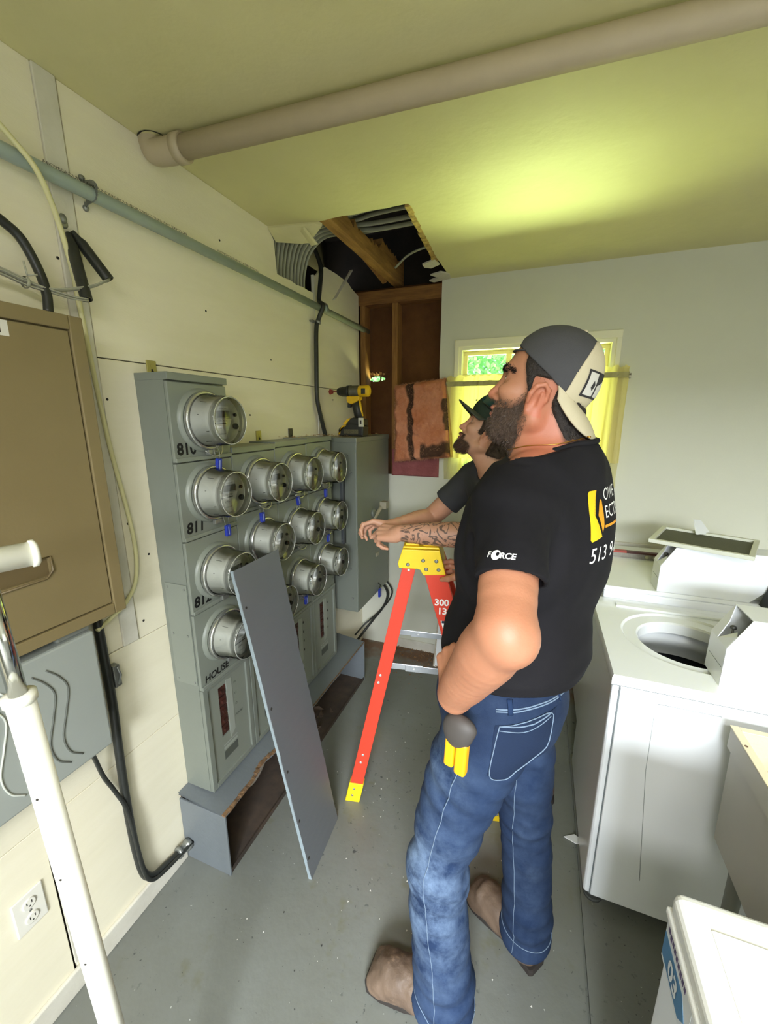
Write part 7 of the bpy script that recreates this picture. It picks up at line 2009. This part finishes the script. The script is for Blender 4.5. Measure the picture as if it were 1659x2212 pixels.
ear2 = (np.abs(L2[:, 1]) > .068) & (np.abs(L2[:, 0]) < .045) & (L2[:, 2] > -.045) & (L2[:, 2] < .05)
stub2 = np.where(ear2 & inh2, 0, np.clip(stub2, 0, 1))
eL, wL = np.array(P2['elL']), np.array(P2['wrL']); ax2 = wL - eL; tt = ((v2 - eL) @ ax2) / (ax2 @ ax2)
rad2 = np.linalg.norm(v2 - (eL + np.clip(tt, 0, 1)[:, None] * ax2), axis=1)
tat = smoothstep(.075, .060, rad2) * smoothstep(1.0, .96, tt) * smoothstep(.02, .12, tt) * (v2[:, 1] < 1.52)
np_mesh('body', v2, q2, m_skin2, man2, dict(stubble=stub2, ruddy=np.where(inh2, .25 * ear2 + .25 * np.exp(-((L2[:, 0] - .105) / .02) ** 2), .06), lips=np.where(inh2, smoothstep(.081, .085, L2[:, 0]) * smoothstep(.022, .018, np.abs(L2[:, 1])) * smoothstep(-.064, -.060, L2[:, 2]) * smoothstep(-.0365, -.040, L2[:, 2]), 0), tattoo=tat))
fh2 = Field(tuple(H2.w((0, 0, 0)) - .16), tuple(H2.w((0, 0, 0)) + .16), .003)
head_prims(fh2, H2, .97, ears=False)
fh2.cone(tuple(H2.w((-.022, 0, -.02))), P2['neck'], .052, .056, .03); fh2.cone(tuple(H2.w((.004, 0, -.055))), (.985, 1.655, 1.44), .042, .046, .03)
base_a = fh2.a.copy()
vb2, qb2, _o = shell('beard', beard_mask2, lambda L_, P: .005 + .005 * smoothstep(.05, .08, L_[..., 0]) * smoothstep(-.06, -.09, L_[..., 2]) + .002 * nz(P.reshape(-1, 3), 380).reshape(L_.shape[:-1]), M('beard_brown', '4a3324', .75, var=(70, .5), var_col='63462f', bump=(260, .5)), H2, fh2, man2)
p_, n_ = pick(vb2, qb2, vnormals(vb2, qb2), beard_mask2(H2.loc(vb2)) > .15, 2200, 1); strands('beard_hairs', p_, n_, M('beard_strand_brown', '4a3324', .6), man2, .009, H2.d((.3, 0, -.7))[None, :], 2, .0006)
vh2, qh2, _o = shell('hair', hair_mask2, lambda L_, P: .011 + .004 * nz(P.reshape(-1, 3), 190).reshape(L_.shape[:-1]), m_hair2, H2, fh2, man2)
p_, n_ = pick(vh2, qh2, vnormals(vh2, qh2), hair_mask2(H2.loc(vh2)) > .1, 3000, 5); strands('hair_strands', p_, n_, m_hair2, man2, .009, H2.d((-.5, 0, -.5))[None, :], 6, .0006)
bvh2 = bvh_of(v2, q2)
for y in (1, -1):
    mt = Matrix((tuple(H2.m[0]), tuple(H2.m[1]), tuple(H2.m[2]))).transposed(); s_ = .97
    b = B(); b.ell(H2.w((.0735 * s_, .031 * y * s_, .0215 * s_)), (.0130, .0122, .0080), 0, 14, 10, mt); b.ell(H2.w((.080 * s_, .0305 * y * s_, .0225 * s_)), (.0072, .0054, .0055), 1, 12, 8, mt); b.build('eye', [M('eye_white', 'e4dcd2', .25), M('eye_iris', '2a1c14', .2)], man2)
    t = rs.rand(200); pts = np.stack([.0915 - .029 * t ** 1.6, (.012 + .038 * t) * y, .0375 + .005 * np.sin(t * 3) + rs.normal(0, .002, 200)], 1)
    strands('eyebrow', np.array([tuple(bvh2.find_nearest(Vector(p))[0]) for p in H2.o + pts @ H2.m]), np.repeat(H2.d((1, 0, .2))[None, :], 200, 0), m_hair2, man2, .007, H2.d((-.2, .9 * y, .1))[None, :], 9 + y)
# green cap, peak forward, sunglasses resting on it
m_capd = M('cap_green', '27352c', 0.75, var=(20, .3), var_col='1f2b24', bump=(700, .25), spec=.3)
cap2 = bpy.data.objects.new('cap', None); COL.objects.link(cap2); cap2.parent = man2; cap2.matrix_parent_inverse = man2.matrix_basis.inverted()
F = Field(tuple(H2.w((0, 0, .07)) - .17), tuple(H2.w((0, 0, .07)) + .17), .003)
F.ell((-.002, 0, .064), (.098, .082, .092), .0, fr=H2); F.ell((.026, 0, .080), (.066, .068, .078), .03, fr=H2); F.ell((-.002, 0, .056), (.088, .074, .086), .0, 's', fr=H2)
F.cut(H2.w((.10, 0, .058)), H2.d((.20, 0, -1)))
vv, qq = F.mesh(); np_mesh('crown', vv, qq, m_capd, cap2); bv2 = bvh_of(vv, qq)
NA, NB = 30, 9; vs = []; fs = []
for i in range(NA + 1):
    a = R(-66 + 132 * i / NA); w = max(0, math.cos(a * 1.25)) ** .5
    f0 = .006 + .086 * math.cos(a); l0 = .079 * math.sin(a); u0 = .058 - .02 * (.10 - f0) / .1 + .002
    for k in range(NB + 1):
        t_ = k / NB; Lw = .072 * w * t_; rad = Vector((math.cos(a * .5), math.sin(a * .5) * .7, 0)).normalized()
        pl = Vector((f0, l0, u0)) + rad * Lw + Vector((0, 0, 1)) * (.012 * t_ * w - .022 * (l0 / .08) ** 2 * t_)
        vs.append(tuple(H2.w(tuple(pl))))
for i in range(NA):
    for k in range(NB):
        a_ = i * (NB + 1) + k; fs.append((a_, a_ + 1, a_ + NB + 2, a_ + NB + 1))
b = B(); b.add(vs, fs, 0, True); br = b.build('brim', M('cap_brim', '3c4038', .75, bump=(500, .15)), cap2); md = br.modifiers.new('t', 'SOLIDIFY'); md.thickness = .004; md.offset = 0
b = B(); b.ell(H2.w((.006, 0, .162)), (.006, .006, .004)); b.build('button', m_capd, cap2)
gl = thing('sunglasses', tuple(H2.w((.09, 0, .10))), 'dark teal sunglasses resting on the green cap', 'glasses')
fw = Vector(H2.d((1, 0, .35))).normalized()
for y in (1, -1):
    b = B(); lr = Vector(H2.d((0, 1, 0)))
    project_text(b, '', 1, bv2, Vector(H2.w((.02, .036 * y, .098))), lr, Vector(H2.d((-.3, 0, 1))), Vector(H2.d((.9, .35 * y, .3))), poly=[(.028 * math.cos(2 * PI * k / 18), .019 * math.sin(2 * PI * k / 18)) for k in range(18)], off=.006)
    b.build('lens', M('lens_teal', '15383a', .12, spec=.8), gl)
    b = B(); b.tube(surf_line(bv2, [H2.w((.085, .060 * y, .10)), H2.w((.05, .08 * y, .09)), H2.w((.0, .09 * y, .075)), H2.w((-.05, .08 * y, .055))], .004, 5), .0022, 6); b.build('temple_arm', M('frame_black', '121414', .3), gl)
b = B(); b.tube(surf_line(bv2, [H2.w((.11, .014, .10)), H2.w((.115, 0, .102)), H2.w((.11, -.014, .10))], .007, 4), .003, 6); b.build('bridge', M('frame_black', '121414', .3), gl)
# T-shirt
LO, HI = (.60, 1.34, 1.00), (1.38, 2.0, 1.52)
fs2 = Field(LO, HI, .0038); torso2(fs2, .012, .06)
for (a, c) in (('shL', 'elL'), ('shR', 'elR')):
    A_, C_ = Vector(P2[a]), Vector(P2[c]); mid = A_.lerp(C_, .60)
    sl = Field(LO, HI, .0038); sl.limb([A_, A_.lerp(C_, .4), mid + (C_ - A_) * .25], [.068, .064, .066], .0)
    d_ = (C_ - A_).normalized(); sl.cut(mid, d_, .003); sl.cone(mid + d_ * .05, mid - d_ * .035, .060, .052, .0, 's')
    hh = np.maximum(.028 - np.abs(fs2.a - sl.a), 0) / .028; fs2.a = np.minimum(fs2.a, sl.a) - hh * hh * .007
fs2.cut((1.15, 1.7, 1.02), (0, 0, -1), .004)
fs2.cone((.95, 1.645, 1.53), (1.005, 1.668, 1.445), .080, .060, .006, 's'); fs2.ell((.975, 1.632, 1.432), (.05, .05, .030), .006, 's')
vt2, qt2 = fs2.mesh(); n2 = vnormals(vt2, qt2)
vt2 = vt2 + n2 * (.0040 * nz(vt2 * np.array([1, 1, 2.2]), 22) + .003 * nz(vt2, 40))[:, None]
tee2 = np_mesh('tshirt', vt2, qt2, m_tee2, man2); bt2 = bvh_of(vt2, qt2)
b = B(); CN = Vector((-.70, -.71, .05)).normalized(); CR = Vector((.71, -.70, 0)).normalized(); co = Vector((.925, 1.585, 1.352))
project_text(b, '', 1, bt2, co, CR, (0, 0, 1), CN, poly=[(0, 0), (.014, -.002), (.010, .016), (.016, .032), (.004, .034)], mi=0)
project_text(b, 'OW', .016, bt2, co + CR * .020 + Vector((0, 0, .012)), CR, (0, 0, 1), CN, mi=1)
project_text(b, 'EC', .016, bt2, co + CR * .020 + Vector((0, 0, -.006)), CR, (0, 0, 1), CN, mi=1)
b.build('chest_print', [m_py, m_white], tee2)
# trousers and boots (mostly hidden)
fj2 = Field((.98, 1.50, .03), (1.42, 1.98, 1.08), .005)
fj2.ell(in_fr(G30, (1.165, 1.72, .97)), (.12, .155, .12), .03, fr=G30)
fj2.limb([(1.18, 1.635, .92), (1.195, 1.640, .50), (1.255, 1.645, .07)], [.095, .07, .068], .03); fj2.limb([(1.20, 1.80, .92), (1.205, 1.815, .50), (1.265, 1.83, .07)], [.095, .07, .068], .03)
fj2.cut((1.1, 1.7, 1.05), (0, 0, 1)); fj2.cut((1.2, 1.7, .06), (0, 0, -1))
vv, qq = fj2.mesh(); vv = vv + vnormals(vv, qq) * (.004 * nz(vv, 26))[:, None]
np_mesh('trousers', vv, qq, M('dark_trousers', '2c2e33', .85, bump=(400, .15)), man2)
_m = man; man = man2
boot((1.330, 1.645, 0), (1.06, 1.640, 0), 'boot'); boot((1.335, 1.83, 0), (1.065, 1.84, 0), 'boot')
man = _m
